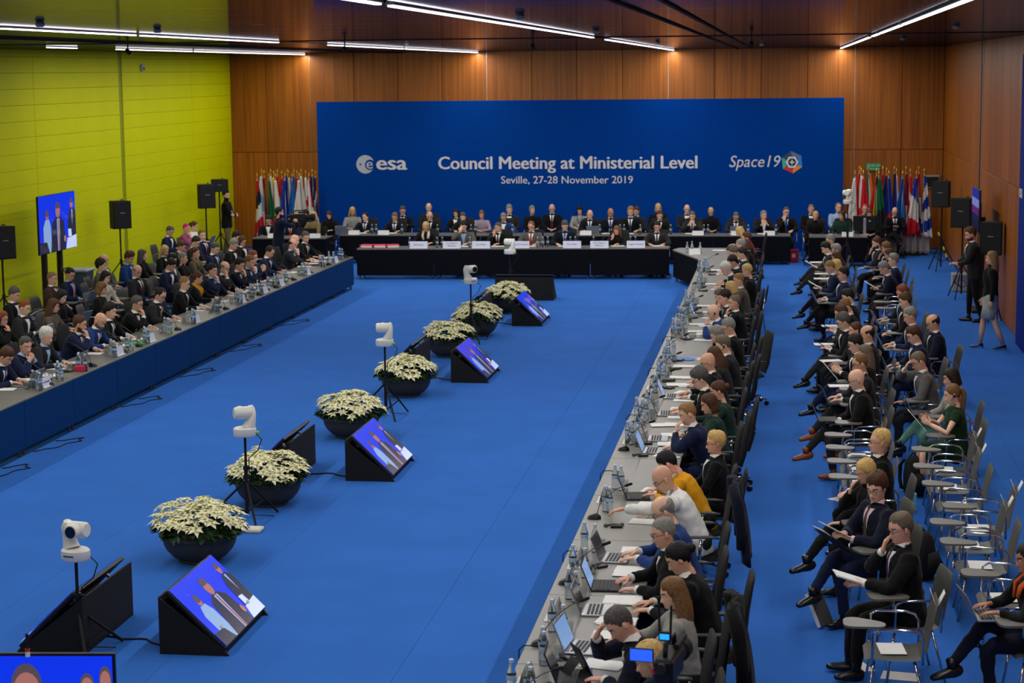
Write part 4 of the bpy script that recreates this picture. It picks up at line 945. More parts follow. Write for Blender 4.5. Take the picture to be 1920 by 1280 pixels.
        b.build('shirt', cmat(shc), t, 50)
    if tie != '-' and jacket:
        b = MB(); V = []; F = []
        for i in range(8):
            q = i/7; wv = (.030-.018*q)
            for j in range(3): V.append(surf(V0-.35+(V1-V0+.35)*q, wv*(j-1), .021+.006*(j == 1)))
        for i in range(7):
            for j in range(2): F.append((i*3+j, i*3+j+1, (i+1)*3+j+1, (i+1)*3+j))
        b.add(V, F); b.ell(surf(V1, 0, .016), (.021, .014, .019), 8, 5); b.build('tie', tmat(tie), t, 50)
    if 's' in flags:
        b = MB(); pts = [surf(5.2, -.06, .02), surf(6.8, -.075, .022), N+ax*.03+np.array((-.06, -.02, 0)), N+ax*.035+np.array((0, -.07, 0)), N+ax*.03+np.array((.06, -.02, 0)), surf(6.8, .075, .022), surf(4.8, .05, .02)]
        b.tube(pts, [(.03, .016), (.034, .018), (.03, .026), (.03, .026), (.03, .026), (.034, .018), (.032, .014)], 8); b.build('scarf', cmat({'mustard': 'mustard'}.get(tie, 'cream') if not tie in TOPC else tie), t, True)
    if 'l' in flags:
        b = MB()
        for s in (-1, 1): b.tube([N+ax*.03+np.array((s*.055, -.02, .01)), surf(7.2, s*.07, .016), surf(5.5, s*.045, .017), surf(3.9, s*.01, .017)], [(.008, .003)]*4, 5)
        b.build('lanyard', M_blood, t)
        b = MB(); p = surf(3.5, 0, .018); b.box(p, (.075, .006, .1), b=.002, M=rotx(-math.radians(lean))); b.build('badge', M_paper, t)
    # ---- trousers or skirt
    b = MB()
    if legs == 'skirt':
        b.tube([sp[0]+np.array((0, 0, .08)), sp[0], sp[0]+np.array((0, 0, -.2)), np.array((0, .02, .56*k))], [(.155, .115), (.185, .135), (.19, .14), (.185, .15)], 16, xref=(1, 0, 0)); b.build('skirt', cmat('skirt'), t, True)
    else:
        if stand: b.tube([sp[0]+np.array((0, 0, .06)), sp[0]+np.array((0, 0, -.04)), sp[0]+np.array((0, 0, -.12))], [(.165, .12), (.182, .13), (.16, .12)], 14, xref=(1, 0, 0))
        else: b.tube([sp[0]+np.array((0, -.06, -.07)), sp[0]+np.array((0, -.04, 0)), sp[0]+np.array((0, .02, .06))], [(.17, .09), (.185, .12), (.165, .10)], 14, xref=(1, 0, 0))
        for s in (-1, 1):
            h, kn, an = hips[s], knee[s], ank[s]
            q = an+(kn-an)*.05
            b.tube([h, h*.5+kn*.5, h*.12+kn*.88, kn+(an-kn)*.1, kn*.6+an*.4, q], [.095*k, .088*k, .07*k, .066*k, .06*k, .05*k], 12)
        if 'd' not in flags and 'k' not in flags or legs == 'x':
            o = b.build('trousers', cmat(trou), t, True)
            r = o.modifiers.new('fuse', 'REMESH'); r.mode = 'VOXEL'; r.voxel_size = vox*1.15; r.use_smooth_shade = True
            sm = o.modifiers.new('soften', 'SMOOTH'); sm.factor = .5; sm.iterations = 3
            if vox < .025:
                dm_ = o.modifiers.new('folds', 'DISPLACE'); dm_.texture = FOLDS; dm_.texture_coords = 'LOCAL'; dm_.strength = .02; dm_.mid_level = .5
    for s in (-1, 1):
        b = MB(); d = fd[s]/np.linalg.norm(fd[s]); a = ank[s]; dn = np.array((0, 0, -1.))-d*np.dot((0, 0, -1.), d); dn /= np.linalg.norm(dn)
        g = a+dn*.055
        if legs == 'skirt':
            b.tube([a-d*.05+dn*.03, a+d*.02+dn*.045, a+d*.10+dn*.06, a+d*.16+dn*.066, a+d*.185+dn*.07], [(.03, .03), (.036, .024), (.042, .018), (.03, .014), (.012, .008)], 8, xref=np.cross(d, dn)); b.tube([a-d*.04+dn*.03, a-d*.045+dn*.085], [.018, .008], 6)
        else:
            b.tube([g-d*.072, g-d*.05, g-d*.0, g+d*.07, g+d*.13, g+d*.175, g+d*.19], [(.024, .026), (.038, .045), (.042, .052), (.046, .036), (.046, .03), (.034, .024), (.014, .012)], 10, xref=np.cross(d, dn))
            b.tube([a-dn*.05, a+dn*.02], [.04, .042], 8)
        b.build('shoe', M_shoeb if 'o' in flags else M_shoe, t, True)
    # ---- hair, beard, glasses, earpiece
    rr = np.random.RandomState(seed)
    Xs, Ys, Zs, A = X*(.95 if fem else 1), Y, Z, np.abs(np.degrees(np.arctan2(np.sin(az), np.cos(az))))[None, :]+0*X
    def cap(thick, low, name, colm, beard=False):
        low = low+.006*np.sin(az*7+seed)[None, :]+.004*np.sin(az*17+2*seed)[None, :]
        T = thick*(.25*sstep(Zs, low-.006, low+.006)+.75*sstep(Zs, low, low+.06)) if not beard else thick
        T = T*(1+(.16 if na == 40 else .3)*(rr.rand(*Zs.shape)-.5)+.18*np.sin(az+seed)[None, :]); nrm = np.stack([Xs, Ys+.012, np.maximum(Zs, -.02)*.9], -1); nrm /= np.linalg.norm(nrm, axis=-1, keepdims=True)+1e-9
        Q = np.stack([Xs, Ys, Zs], -1)+nrm*(T[..., None]-.0015*(T[..., None] < .0012)*2)
        V = xf(f, Q.reshape(-1, 3)); b = MB(); F = []
        for i in range(nz-1):
            for j in range(n_):
                j2 = (j+1) % n_
                if max(T[i, j], T[i+1, j], T[i, j2], T[i+1, j2]) > .0012: F.append((i*n_+j, (i+1)*n_+j, (i+1)*n_+j2, i*n_+j2))
        F = biggest(F); V2 = list(V)
        if not beard:
            V2.append(xf(f, [[0, -.005, .121+float(T[0].mean())]])[0])
            if T[0].max() > .0012: F += [(j, (j+1) % n_, len(V2)-1) for j in range(n_)]
        us = sorted({v for f_ in F for v in f_}); ix = {v: i for i, v in enumerate(us)}
        b.add([V2[v] for v in us], [tuple(ix[v] for v in f_) for f_ in F]); return b
    hm = hmat(hairc)
    front = np.interp(A, [0, 35, 55, 70, 84, 100, 118, 150, 180], [.072, .07, .055, .035, -.012, .0, -.045, -.075, -.082])
    thick = np.interp(A, [0, 60, 180], [.023, .016, .021])*np.interp(Zs, [-.08, .0, .06, .12], [.5, .75, 1, 1.3])
    hb = None
    if hair == 'short': hb = cap(thick*rn.uniform(.8, 1.25), front+rn.uniform(-.004, .008), 'hair', hm)
    elif hair == 'crop': hb = cap(thick*.35, front, 'hair', hm)
    elif hair == 'curly': hb = cap(thick*1.45*(1+.22*np.sin(Xs*150)*np.sin(Zs*140+Ys*110)), front-.006, 'hair', hm)
    elif hair == 'bald':
        T = thick*.7*sstep(A, 62, 80)*(1-sstep(Zs, .035, .06)*(A < 130)-sstep(Zs, .05, .075)*(A >= 130)); hb = cap(np.maximum(T, 0), front, 'hair', hm)
    elif hair == 'thin':
        hb = cap(thick*.55, np.where(A < 50, .095, front), 'hair', hm)
    elif hair in ('bob', 'long', 'bun', 'pony'):
        fr = np.interp(A, [0, 20, 45, 62, 74, 90, 110, 180], [.062, .064, .05, .02, -.03, -.09, -.1, -.1]) if hair in ('bob', 'long') else np.interp(A, [0, 40, 70, 84, 100, 180], [.072, .062, .02, -.01, -.03, -.08])
        hb = cap(np.interp(A, [0, 60, 180], [.014, .018, .022])*(1. if hair in ('bob', 'long') else .7), fr, 'hair', hm)
        if hair in ('bob', 'long'):
            zb = -.115 if hair == 'bob' else -.27; nzl = 9; na_ = 18; V = []; F = []
            for i in range(nzl):
                q = i/(nzl-1); z = .05+(zb-.05)*q; spread = (.012 if hair == 'bob' else .03)*math.sin(q*2.2)
                wv = np.interp(z, ZT[::-1, 0], ZT[::-1, 1]) if z > -.05 else .068; a0 = math.radians(66+8*q)
                for side_ in (1, 0):
                    for j in range(na_+1):
                        a = a0+(2*math.pi-2*a0)*j/na_; rx = .075+.014+spread-(.02 if not side_ else 0); ry = .088+.02+spread*.6-(.022 if not side_ else 0)
                        rx += (.004*math.sin(9*a+seed)) ; V.append((rx*math.sin(a)*(.95 if fem else 1), -.012+ry*math.cos(a)*(1 if math.cos(a) < 0 else .8), z))
            m2 = na_+1
            for i in range(nzl-1):
                for j in range(na_):
                    p = i*2*m2+j; F.append((p, p+1, p+2*m2+1, p+2*m2)); p += m2; F.append((p, p+2*m2, p+2*m2+1, p+1))
                for j in (0, na_):
                    p = i*2*m2+j; F.append((p, p+2*m2, p+3*m2, p+m2) if j == 0 else (p, p+m2, p+3*m2, p+2*m2))
            p = (nzl-1)*2*m2
            for j in range(na_): F.append((p+j, p+j+1, p+m2+j+1, p+m2+j))
            V = np.array(V)*f.hs; low = sstep(V[:, 2]/f.hs, -.3, -.1)[:, None]
            hb.add((V @ f.HM.T)*low+(V @ f.BM.T)*(1-low)+f.head, F)
        if hair == 'bun': hb.ell(xf(f, [[0, -.125, .02]])[0], (.04, .04, .04), 10, 7)
        if hair == 'pony':
            pts = xf(f, [[0, -.1, .04], [0, -.135, .03], [0, -.15, -.03]]); pts = list(pts)+[pts[-1]+np.array((0, .005, -.1)), pts[-1]+np.array((0, .012, -.2)), pts[-1]+np.array((0, .015, -.25))]
            hb.tube(pts, [.02, .026, .03, .03, .022, .006], 8)
    if hb: hb.build('hair', hm, t, True)
    if 'b' in flags:
        T = .0035*sstep(-Zs, .035, .06)*sstep(-A, -105, -85)*(Zs > -.125)*(1-np.exp(-(Xs/.02)**2)*np.exp(-((Zs+.075)/.009)**2)*1.3)*(Zs < -.058+.03*(A > 60))
        cap(np.maximum(T, 0), front, 'beard', hm, True).build('beard', hm, t, True)
    if 'g' in flags:
        b = MB()
        for s in (-1, 1):
            c = np.array((s*.032, .098, -.003)); P = [c+np.array((.024*math.cos(a), 0, .016*math.sin(a))) for a in np.linspace(0, 6.2832, 11)]
            b.tube(xf(f, P), .0022, 4, cap=False); b.tube(xf(f, [[s*.055, .095, .003], [s*.077, .06, .004], [s*.081, -.01, .006], [s*.08, -.025, -.008]]), .002, 4)
        b.tube(xf(f, [[-.009, .1, .0], [0, .103, .003], [.009, .1, .0]]), .002, 4); b.build('glasses', M_specs, t)
    if 'e' in flags:
        b = MB(); b.ell(xf(f, [[-.086, -.004, -.01]])[0], (.012, .016, .018), 8, 5); b.tube(xf(f, [[-.088, .0, -.01], [-.084, .03, -.04], [-.078, .045, -.055]]), .003, 4); b.build('earpiece', M_black, t, True)
    if 'm' in flags:
        s = -1; v = Wr[s]-El[s]; v /= np.linalg.norm(v); b = MB(); b.tube([Wr[s]-v*.05, Wr[s]-v*.02], [.036, .036], 10); b.build('watch', M_black, t, 40)
    f.pose = pose; f.desc = desc; f.root = t; f.Wr = Wr; f.k = k; f.x, f.y, f.rz = x, y, rz
    return f
def loc(f, p):
    c, s = math.cos(f.rz), math.sin(f.rz); return (f.x+p[0]*c-p[1]*s, f.y+p[0]*s+p[1]*c, p[2])
PEOPLE = {}
def add_people(zone, rows):
    fs = []
    for r in rows:
        fs.append(person(*r)); 
    PEOPLE[zone] = fs
add_people('LT', [
 (-10.816, 24.589, -1.6092, 'type', 30.0, -7.8, 28.0, 'short', 'brown', 'navy', 'st', 'blue', 'n', 'navy', '-', 'person in navy suit typing, first from near end, left table front row', 'people, left table front row', 24.6, 0.97, 'navy suit typing'),
 (-10.818, 25.43, -1.7052, 'clasp', 27.0, -27.3, 4.0, 'short', 'dgrey', 'navy', 'st', 'blue', 'n', 'navy', 'Be', 'person in navy suit hands clasped, second from near end, left table front row', 'people, left table front row', 25.4, 0.97, 'navy suit hands clasped'),
 (-10.805, 26.248, -1.6169, 'table', 22.0, -9.36, 8.0, 'short', 'white', 'charcoal', 's', '-', 'n', 'charcoal', 'B', 'person in charcoal suit forearms resting, third from near end, left table front row', 'people, left table front row', 26.2, 0.97, 'charcoal suit forearms resting'),
 (-10.807, 27.58, -1.5324, 'chinR', 22.0, 7.8, 6.0, 'short', 'brown', 'navy', 'st', 'purple', 'n', 'navy', 'b', 'person in dark suit hand at mouth, fourth from near end, left table front row', 'people, left table front row', 27.6, 0.97, 'dark suit hand at mouth'),
 (-10.813, 28.27, -1.6169, 'table', 28.0, -9.36, 26.0, 'shaved', 'gbrown', 'blue', 'st', 'blue', 'n', 'navy', 'b', 'person in blue suit looking down, fifth from near end, left table front row', 'people, left table front row', 28.3, 0.97, 'blue suit looking down'),
 (-10.808, 29.044, -1.6092, 'table', 18.0, -7.8, 5.0, 'curly', 'dark', 'black', 'st', 'purple', 'n', 'black', '-', 'person in black suit leaning back, sixth from near end, left table front row', 'people, left table front row', 29.0, 0.97, 'black suit leaning back'),
 (-10.818, 30.186, -1.59, 'chinR', 23.0, -3.9, 8.0, 'short', 'dgrey', 'black', 's', '-', 'n', 'black', 'g', 'person in black suit hands before mouth, seventh from near end, left table front row', 'people, left table front row', 30.2, 0.97, 'black suit hands before mouth'),
 (-10.814, 31.402, -1.6284, 'table', 21.0, -11.7, 22.0, 'thin', 'dark', 'charcoal', 'st', 'purple', 'n', 'charcoal', 'g', 'person in charcoal suit reading glasses, eighth from near end, left table front row', 'people, left table front row', 31.4, 0.97, 'charcoal suit reading glasses'),
 (-10.802, 32.949, -1.5324, 'table', 14.0, 7.8, 8.0, 'crop', 'sandy', 'black', 'st', 'dark', 'n', 'black', 'ge', 'person in black suit turned away, ninth from near end, left table front row', 'people, left table front row', 32.9, 0.97, 'black suit turned away'),
 (-10.911, 34.223, -1.517, 'table', 10.0, 10.92, 10.0, 'bun', 'brown', 'black', 'sc', 'mustard', 'n', 'black', 'fs', 'person in black jacket with yellow scarf, tenth from near end, left table front row', 'people, left table front row', 34.2, 0.93, 'black jacket with yellow scarf turned away'),
 (-10.937, 35.143, -1.6668, 'chinR', 14.0, -19.5, 2.0, 'short', 'dark', 'navy', 'st', 'blue', 'n', 'navy', 'B', 'person in navy suit hand at chin, eleventh from near end, left table front row', 'people, left table front row', 35.1, 0.97, 'navy suit hand at chin'),
 (-10.915, 35.763, -1.6399, 'cheek', 16.0, -14.04, 12.0, 'bald', 'gbrown', 'charcoal', 's', '-', 'n', 'black', 'g', 'person in charcoal suit hand on cheek, twelfth from near end, left table front row', 'people, left table front row', 35.8, 0.97, 'charcoal suit hand on cheek'),
 (-10.814, 36.383, -1.6169, 'chinR', 17.0, -9.36, 16.0, 'short', 'dark', 'dnavy', 'st', 'ltblue', 'n', 'navy', '-', 'person in dark suit hand by face, thirteenth from near end, left table front row', 'people, left table front row', 36.4, 0.97, 'dark suit hand by face'),
 (-10.802, 37.003, -1.6092, 'chinR', 19.0, -7.8, 12.0, 'short', 'ltbrown', 'navy', 's', '-', 'n', 'navy', 'B', 'person in navy suit hand at mouth, fourteenth from near end, left table front row', 'people, left table front row', 37.0, 0.97, 'navy suit hand at mouth'),
 (-10.871, 37.748, -1.6015, 'clasp', 12.0, -6.24, 6.0, 'short', 'red', 'navy', 's', '-', 'n', 'navy', '-', 'person in navy suit hands clasped, fifteenth from near end, left table front row', 'people, left table front row', 37.7, 0.97, 'navy suit hands clasped'),
 (-10.952, 39.115, -1.6246, 'table', 16.0, -10.92, 28.0, 'thin', 'dark', 'navy', 'st', 'dark', 'n', 'navy', '-', 'person in navy suit leaning forward, sixteenth from near end, left table front row', 'people, left table front row', 39.1, 0.97, 'navy suit leaning forward'),
 (-10.876, 40.796, -1.6476, 'chinR', 16.0, -15.6, 14.0, 'bald', 'dark', 'charcoal', 's', '-', 'n', 'charcoal', 'B', 'person in charcoal suit hand at chin, seventeenth from near end, left table front row', 'people, left table front row', 40.8, 0.97, 'charcoal suit hand at chin'),
 (-10.98, 41.654, -1.6015, 'table', 10.0, -6.24, 6.0, 'shaved', 'white', 'black', 's', '-', 'n', 'black', '-', 'person in black suit half hidden, eighteenth from near end, left table front row', 'people, left table front row', 41.7, 0.97, 'black suit half hidden'),
 (-10.977, 42.478, -1.782, 'table', 14.0, -42.9, 8.0, 'short', 'dgrey', 'black', 'st', 'dark', 'n', 'black', '-', 'person in black suit facing the hall, nineteenth from near end, left table front row', 'people, left table front row', 42.5, 0.97, 'black suit facing the hall'),
])
add_people('LS', [
 (-12.161, 28.25, -1.7279, 'lapchin', 8.0, -11.0, 6.0, 'long', 'red', 'black', 'l', '-', 'n', 'black', 'fg', 'person in black top hand at chin, first from near end, seats behind left table', 'people, seats behind left table', 28.2, 0.93, 'black top hand at chin'),
 (-12.288, 29.295, -1.6179, 'phone', 12.0, -3.3, 14.0, 'crop', 'red', 'charcoal', 's', '-', 'n', 'charcoal', '-', 'person in charcoal suit reading, second from near end, seats behind left table', 'people, seats behind left table', 29.3, 0.97, 'charcoal suit reading'),
 (-12.032, 29.915, -1.5394, 'laptop', 12.0, 2.2, 8.0, 'long', 'brown', 'tweed', 'sc', '-', 'n', 'black', 'f', 'person in brown tweed jacket writing, third from near end, seats behind left table', 'people, seats behind left table', 29.9, 0.93, 'brown tweed jacket writing'),
 (-13.172, 31.054, -1.6336, 'phone', 10.0, -4.4, 18.0, 'short', 'dgrey', 'black', 's', '-', 'x', 'black', 'l', 'person in black suit holding phone, fourth from near end, seats behind left table', 'people, seats behind left table', 31.1, 0.97, 'black suit holding phone'),
 (-12.386, 31.221, -1.6808, 'laptop', 10.0, -7.7, 20.0, 'long', 'dark', 'black', 'l', '-', 'n', 'black', 'f', 'person in black top typing, fifth from near end, seats behind left table', 'people, seats behind left table', 31.2, 0.93, 'black top typing'),
 (-12.11, 32.418, -1.5394, 'lap', 10.0, 2.2, 14.0, 'bob', 'ltbrown', 'black', 'sc', '-', 'n', 'black', 'f', 'person in black jacket leaning forward, sixth from near end, seats behind left table', 'people, seats behind left table', 32.4, 0.93, 'black jacket leaning forward'),
 (-13.404, 33.504, -1.6493, 'lap', 6.0, -5.5, 8.0, 'crop', 'sandy', 'brown', 'st', 'purple', 'n', 'black', '-', 'person in brown suit looking across, seventh from near end, seats behind left table', 'people, seats behind left table', 33.5, 0.97, 'brown suit looking across'),
 (-12.658, 34.234, -1.6965, 'lap', 6.0, -8.8, 16.0, 'bob', 'dark', 'cream', 'sc', 'cream', 'n', 'black', 'fs', 'person in cream top looking down, eighth from near end, seats behind left table', 'people, seats behind left table', 34.2, 0.93, 'cream top looking down'),
 (-13.408, 34.316, -1.7122, 'laptop', 8.0, -9.9, 20.0, 'crop', 'dark', 'navy', 'st', 'pink', 'x', 'navy', 'gB', 'person in navy suit with pink tie, ninth from near end, seats behind left table', 'people, seats behind left table', 34.3, 0.97, 'navy suit with pink tie using laptop'),
 (-12.234, 34.854, -1.8457, 'lap', 4.0, -19.25, 18.0, 'bald', 'sandy', 'charcoal', 'st', 'purple', 'n', 'charcoal', 'g', 'person in charcoal suit with tie, tenth from near end, seats behind left table', 'people, seats behind left table', 34.9, 0.97, 'charcoal suit with tie holding blue folder'),
 (-13.312, 35.824, -1.5394, 'lap', 6.0, 2.2, 4.0, 'curly', 'dark', 'tweed', 's', '-', 'n', 'black', 'B', 'person in grey tweed jacket looking across, eleventh from near end, seats behind left table', 'people, seats behind left table', 35.8, 0.97, 'grey tweed jacket looking across'),
 (-12.174, 36.29, -1.6808, 'phone', 16.0, -7.7, 28.0, 'short', 'dark', 'navy', 's', '-', 'x', 'navy', '-', 'person in dark navy suit bent over phone, twelfth from near end, seats behind left table', 'people, seats behind left table', 36.3, 0.97, 'dark navy suit bent over phone'),
 (-13.658, 36.905, -1.5394, 'lap', 6.0, 2.2, 4.0, 'shaved', 'gbrown', 'grey', 's', '-', 'n', 'black', '-', 'person in grey suit half hidden, thirteenth from near end, seats behind left table', 'people, seats behind left table', 36.9, 0.97, 'grey suit half hidden'),
 (-12.344, 37.105, -1.6101, 'phone', 8.0, -2.75, 20.0, 'short', 'dark', 'grey', 's', '-', 'n', 'grey', '-', 'person in grey suit half hidden, fourteenth from near end, seats behind left table', 'people, seats behind left table', 37.1, 0.97, 'grey suit half hidden'),
 (-13.396, 37.525, -1.6493, 'lap', 10.0, -5.5, 20.0, 'curly', 'brown', 'blue', 's', '-', 'n', 'navy', 'B', 'person in bright blue suit looking down, fifteenth from near end, seats behind left table', 'people, seats behind left table', 37.5, 0.97, 'bright blue suit looking down'),
 (-12.316, 37.877, -1.508, 'lap', 6.0, 4.4, 2.0, 'short', 'grey', 'black', 'sc', '-', 'n', 'black', 'f', 'person in black sweater talking, sixteenth from near end, seats behind left table', 'people, seats behind left table', 37.9, 0.93, 'black sweater talking'),
 (-13.366, 38.514, -1.4923, 'lap', 4.0, 5.5, 2.0, 'long', 'dgrey', 'black', 'l', '-', 'n', 'black', 'f', 'person in black jacket with lanyard talking, seventeenth from near end, seats behind left table', 'people, seats behind left table', 38.5, 0.93, 'black jacket with lanyard talking'),
 (-12.398, 39.002, -1.6022, 'lap', 6.0, -2.2, 2.0, 'short', 'brown', 'tweed', 'sc', 'tan', 'n', 'black', 'fs', 'person in grey jacket with tan scarf upright, eighteenth from near end, seats behind left table', 'people, seats behind left table', 39.0, 0.93, 'grey jacket with tan scarf upright'),
 (-13.295, 39.597, -1.8692, 'lap', 8.0, -20.9, 20.0, 'long', 'blonde', 'black', 's', '-', 'n', 'black', 'f', 'person in black jacket over white looking down, nineteenth from near end, seats behind left table', 'people, seats behind left table', 39.6, 0.93, 'black jacket over white looking down'),
 (-12.205, 39.622, -1.7436, 'lap', 8.0, -12.1, 24.0, 'short', 'dgrey', 'navy', 'st', 'blue', 'n', 'navy', '-', 'person in navy suit with tie looking down, twentieth from near end, seats behind left table', 'people, seats behind left table', 39.6, 0.97, 'navy suit with tie looking down'),
 (-12.113, 40.561, -1.665, 'phone', 12.0, -6.6, 24.0, 'short', 'grey', 'black', 's', '-', 'n', 'black', '-', 'person in black suit looking down, twenty-first from near end, seats behind left table', 'people, seats behind left table', 40.6, 0.97, 'black suit looking down'),
 (-13.253, 40.586, -1.6336, 'lap', 8.0, -4.4, 24.0, 'short', 'brown', 'black', 's', '-', 'n', 'black', 'f', 'person in black jacket looking down, twenty-second from near end, seats behind left table', 'people, seats behind left table', 40.6, 0.93, 'black jacket looking down'),
 (-13.172, 41.206, -1.6336, 'laptop', 12.0, -4.4, 26.0, 'short', 'dark', 'charcoal', 's', '-', 'n', 'charcoal', 'g', 'person in charcoal suit looking down, twenty-third from near end, seats behind left table', 'people, seats behind left table', 41.2, 0.97, 'charcoal suit looking down'),
 (-12.224, 41.894, -1.7907, 'lap', 6.0, -15.4, 18.0, 'bob', 'brown', 'black', 's', '-', 'n', 'black', 'fg', 'person in black jacket with badge looking down, twenty-fourth from near end, seats behind left table', 'people, seats behind left table', 41.9, 0.93, 'black jacket with badge looking down'),
 (-12.588, 42.514, -1.6808, 'lap', 10.0, -7.7, 20.0, 'short', 'dark', 'black', 's', '-', 'n', 'black', '-', 'person in black jacket half hidden, twenty-fifth from near end, seats behind left table', 'people, seats behind left table', 42.5, 0.97, 'black jacket half hidden'),
 (-13.374, 42.763, -1.9242, 'lap', 2.0, -24.75, 2.0, 'short', 'ltbrown', 'navy', 'st', 'purple', 'n', 'navy', '-', 'person in navy suit with tie, twenty-sixth from near end, seats behind left table', 'people, seats behind left table', 42.8, 0.97, 'navy suit with tie watching the hall'),
 (-14.7, 44.111, -1.6493, 'phone', 10.0, -5.5, 26.0, 'crop', 'dgrey', 'navy', 's', '-', 'n', 'navy', '-', 'person in navy suit by lime wall, twenty-seventh from near end, seats behind left table', 'people, seats behind left table', 44.1, 0.97, 'navy suit by lime wall holding phone'),
 (-14.699, 45.499, -1.6808, 'lapchin', 8.0, -7.7, 12.0, 'crop', 'pink', 'pinktop', 'sc', '-', 'n', 'black', 'f', 'person in pink patterned top hand at face, twenty-eighth from near end, seats behind left table', 'people, seats behind left table', 45.5, 0.93, 'pink patterned top hand at face'),
 (-14.7, 46.119, -1.6179, 'laptop', 8.0, -3.3, 16.0, 'bun', 'brown', 'white', 'sc', '-', 'n', 'black', 'f', 'person in white jacket using laptop, twenty-ninth from near end, seats behind left table', 'people, seats behind left table', 46.1, 0.93, 'white jacket using laptop'),
])
add_people('LB', [
 (-13.398, 48.75, 3.2201, 'lap', 10.0, 5.5, 22.0, 'short', 'dark', 'dnavy', 's', '-', 'n', 'navy', '-', 'person in dark suit head bowed, first from left, table before the left flags', 'people, table before the left flags', 48.6, 0.8924, 'dark suit head bowed'),
 (-12.775, 48.75, 2.9845, 'lap', 6.0, -11.0, 10.0, 'short', 'black', 'navy', 'st', 'red', 'n', 'navy', 't', 'person in navy suit with red tie listening, second from left, table before the left flags', 'people, table before the left flags', 48.7, 0.8933602528013481, 'navy suit with red tie listening'),
 (-12.743, 50.1, 2.9845, 'lap', 4.0, -11.0, 2.0, 'long', 'dark', 'black', 'l', '-', 'n', 'black', 'f', 'person in black top listening, third from left, table before the left flags', 'people, table before the left flags', 50.1, 0.9308636127159607, 'black top listening'),
 (-12.341, 49.364, 2.6704, 'lap', 4.0, -33.0, 6.0, 'bob', 'blonde', 'tan', 'sc', '-', 'n', 'black', 'f', 'person in tan coat turned aside, fourth from left, table before the left flags', 'people, table before the left flags', 49.3, 0.9299999999999995, 'tan coat turned aside'),
])
add_people('HA', [
 (-8.741, 46.25, 3.1416, 'table', 12.0, 0.0, 24.0, 'bob', 'blonde', 'black', 'sc', 'cream', 'n', 'black', 'fgs', 'person in black jacket with pale scarf looking down, first from left, head table', 'people, head table', 46.1, 0.9300000000000003, 'black jacket with pale scarf looking down'),
 (-7.769, 46.08, 3.157, 'forehead', 16.0, 3.12, 22.0, 'short', 'dark', 'grey', 's', '-', 'n', 'grey', 'B', 'person in grey jacket hand on forehead, second from left, head table', 'people, head table', 45.9, 0.9632002749209653, 'grey jacket hand on forehead'),
 (-6.907, 46.08, 3.0264, 'cheek', 12.0, -23.4, 14.0, 'crop', 'dgrey', 'black', 'st', 'dark', 'n', 'black', '-', 'person in black suit with dark tie head on hand, third from left, head table', 'people, head table', 45.9, 0.9288562980321595, 'black suit with dark tie head on hand'),
 (-6.115, 46.08, 3.1032, 'table', 8.0, -7.8, 18.0, 'thin', 'ltbrown', 'grey', 'st', 'red', 'n', 'charcoal', 'g', 'person in grey suit with red tie reading, fourth from left, head table', 'people, head table', 46.0, 0.9428297692209463, 'grey suit with red tie reading'),
 (-5.298, 46.08, 3.157, 'table', 12.0, 3.12, 28.0, 'short', 'dgrey', 'dnavy', 'st', 'purple', 'n', 'navy', 'B', 'person in dark suit with maroon tie reading, fifth from left, head table', 'people, head table', 45.9, 0.9667750563667377, 'dark suit with maroon tie reading'),
 (-4.036, 46.08, 3.0802, 'cheek', 14.0, -12.48, 16.0, 'long', 'ltbrown', 'black', 'l', '-', 'n', 'black', 'f', 'person in black and teal top cheek on hand, sixth from left, head table', 'people, head table', 45.9, 0.8748093811286161, 'black and teal top cheek on hand'),
 (-3.079, 46.08, 3.157, 'table', 8.0, 3.12, 10.0, 'short', 'dark', 'charcoal', 'st', 'dark', 'n', 'black', 'g', 'person in charcoal suit with black tie writing, seventh from left, head table', 'people, head table', 46.0, 0.9327743720065825, 'charcoal suit with black tie writing'),
])
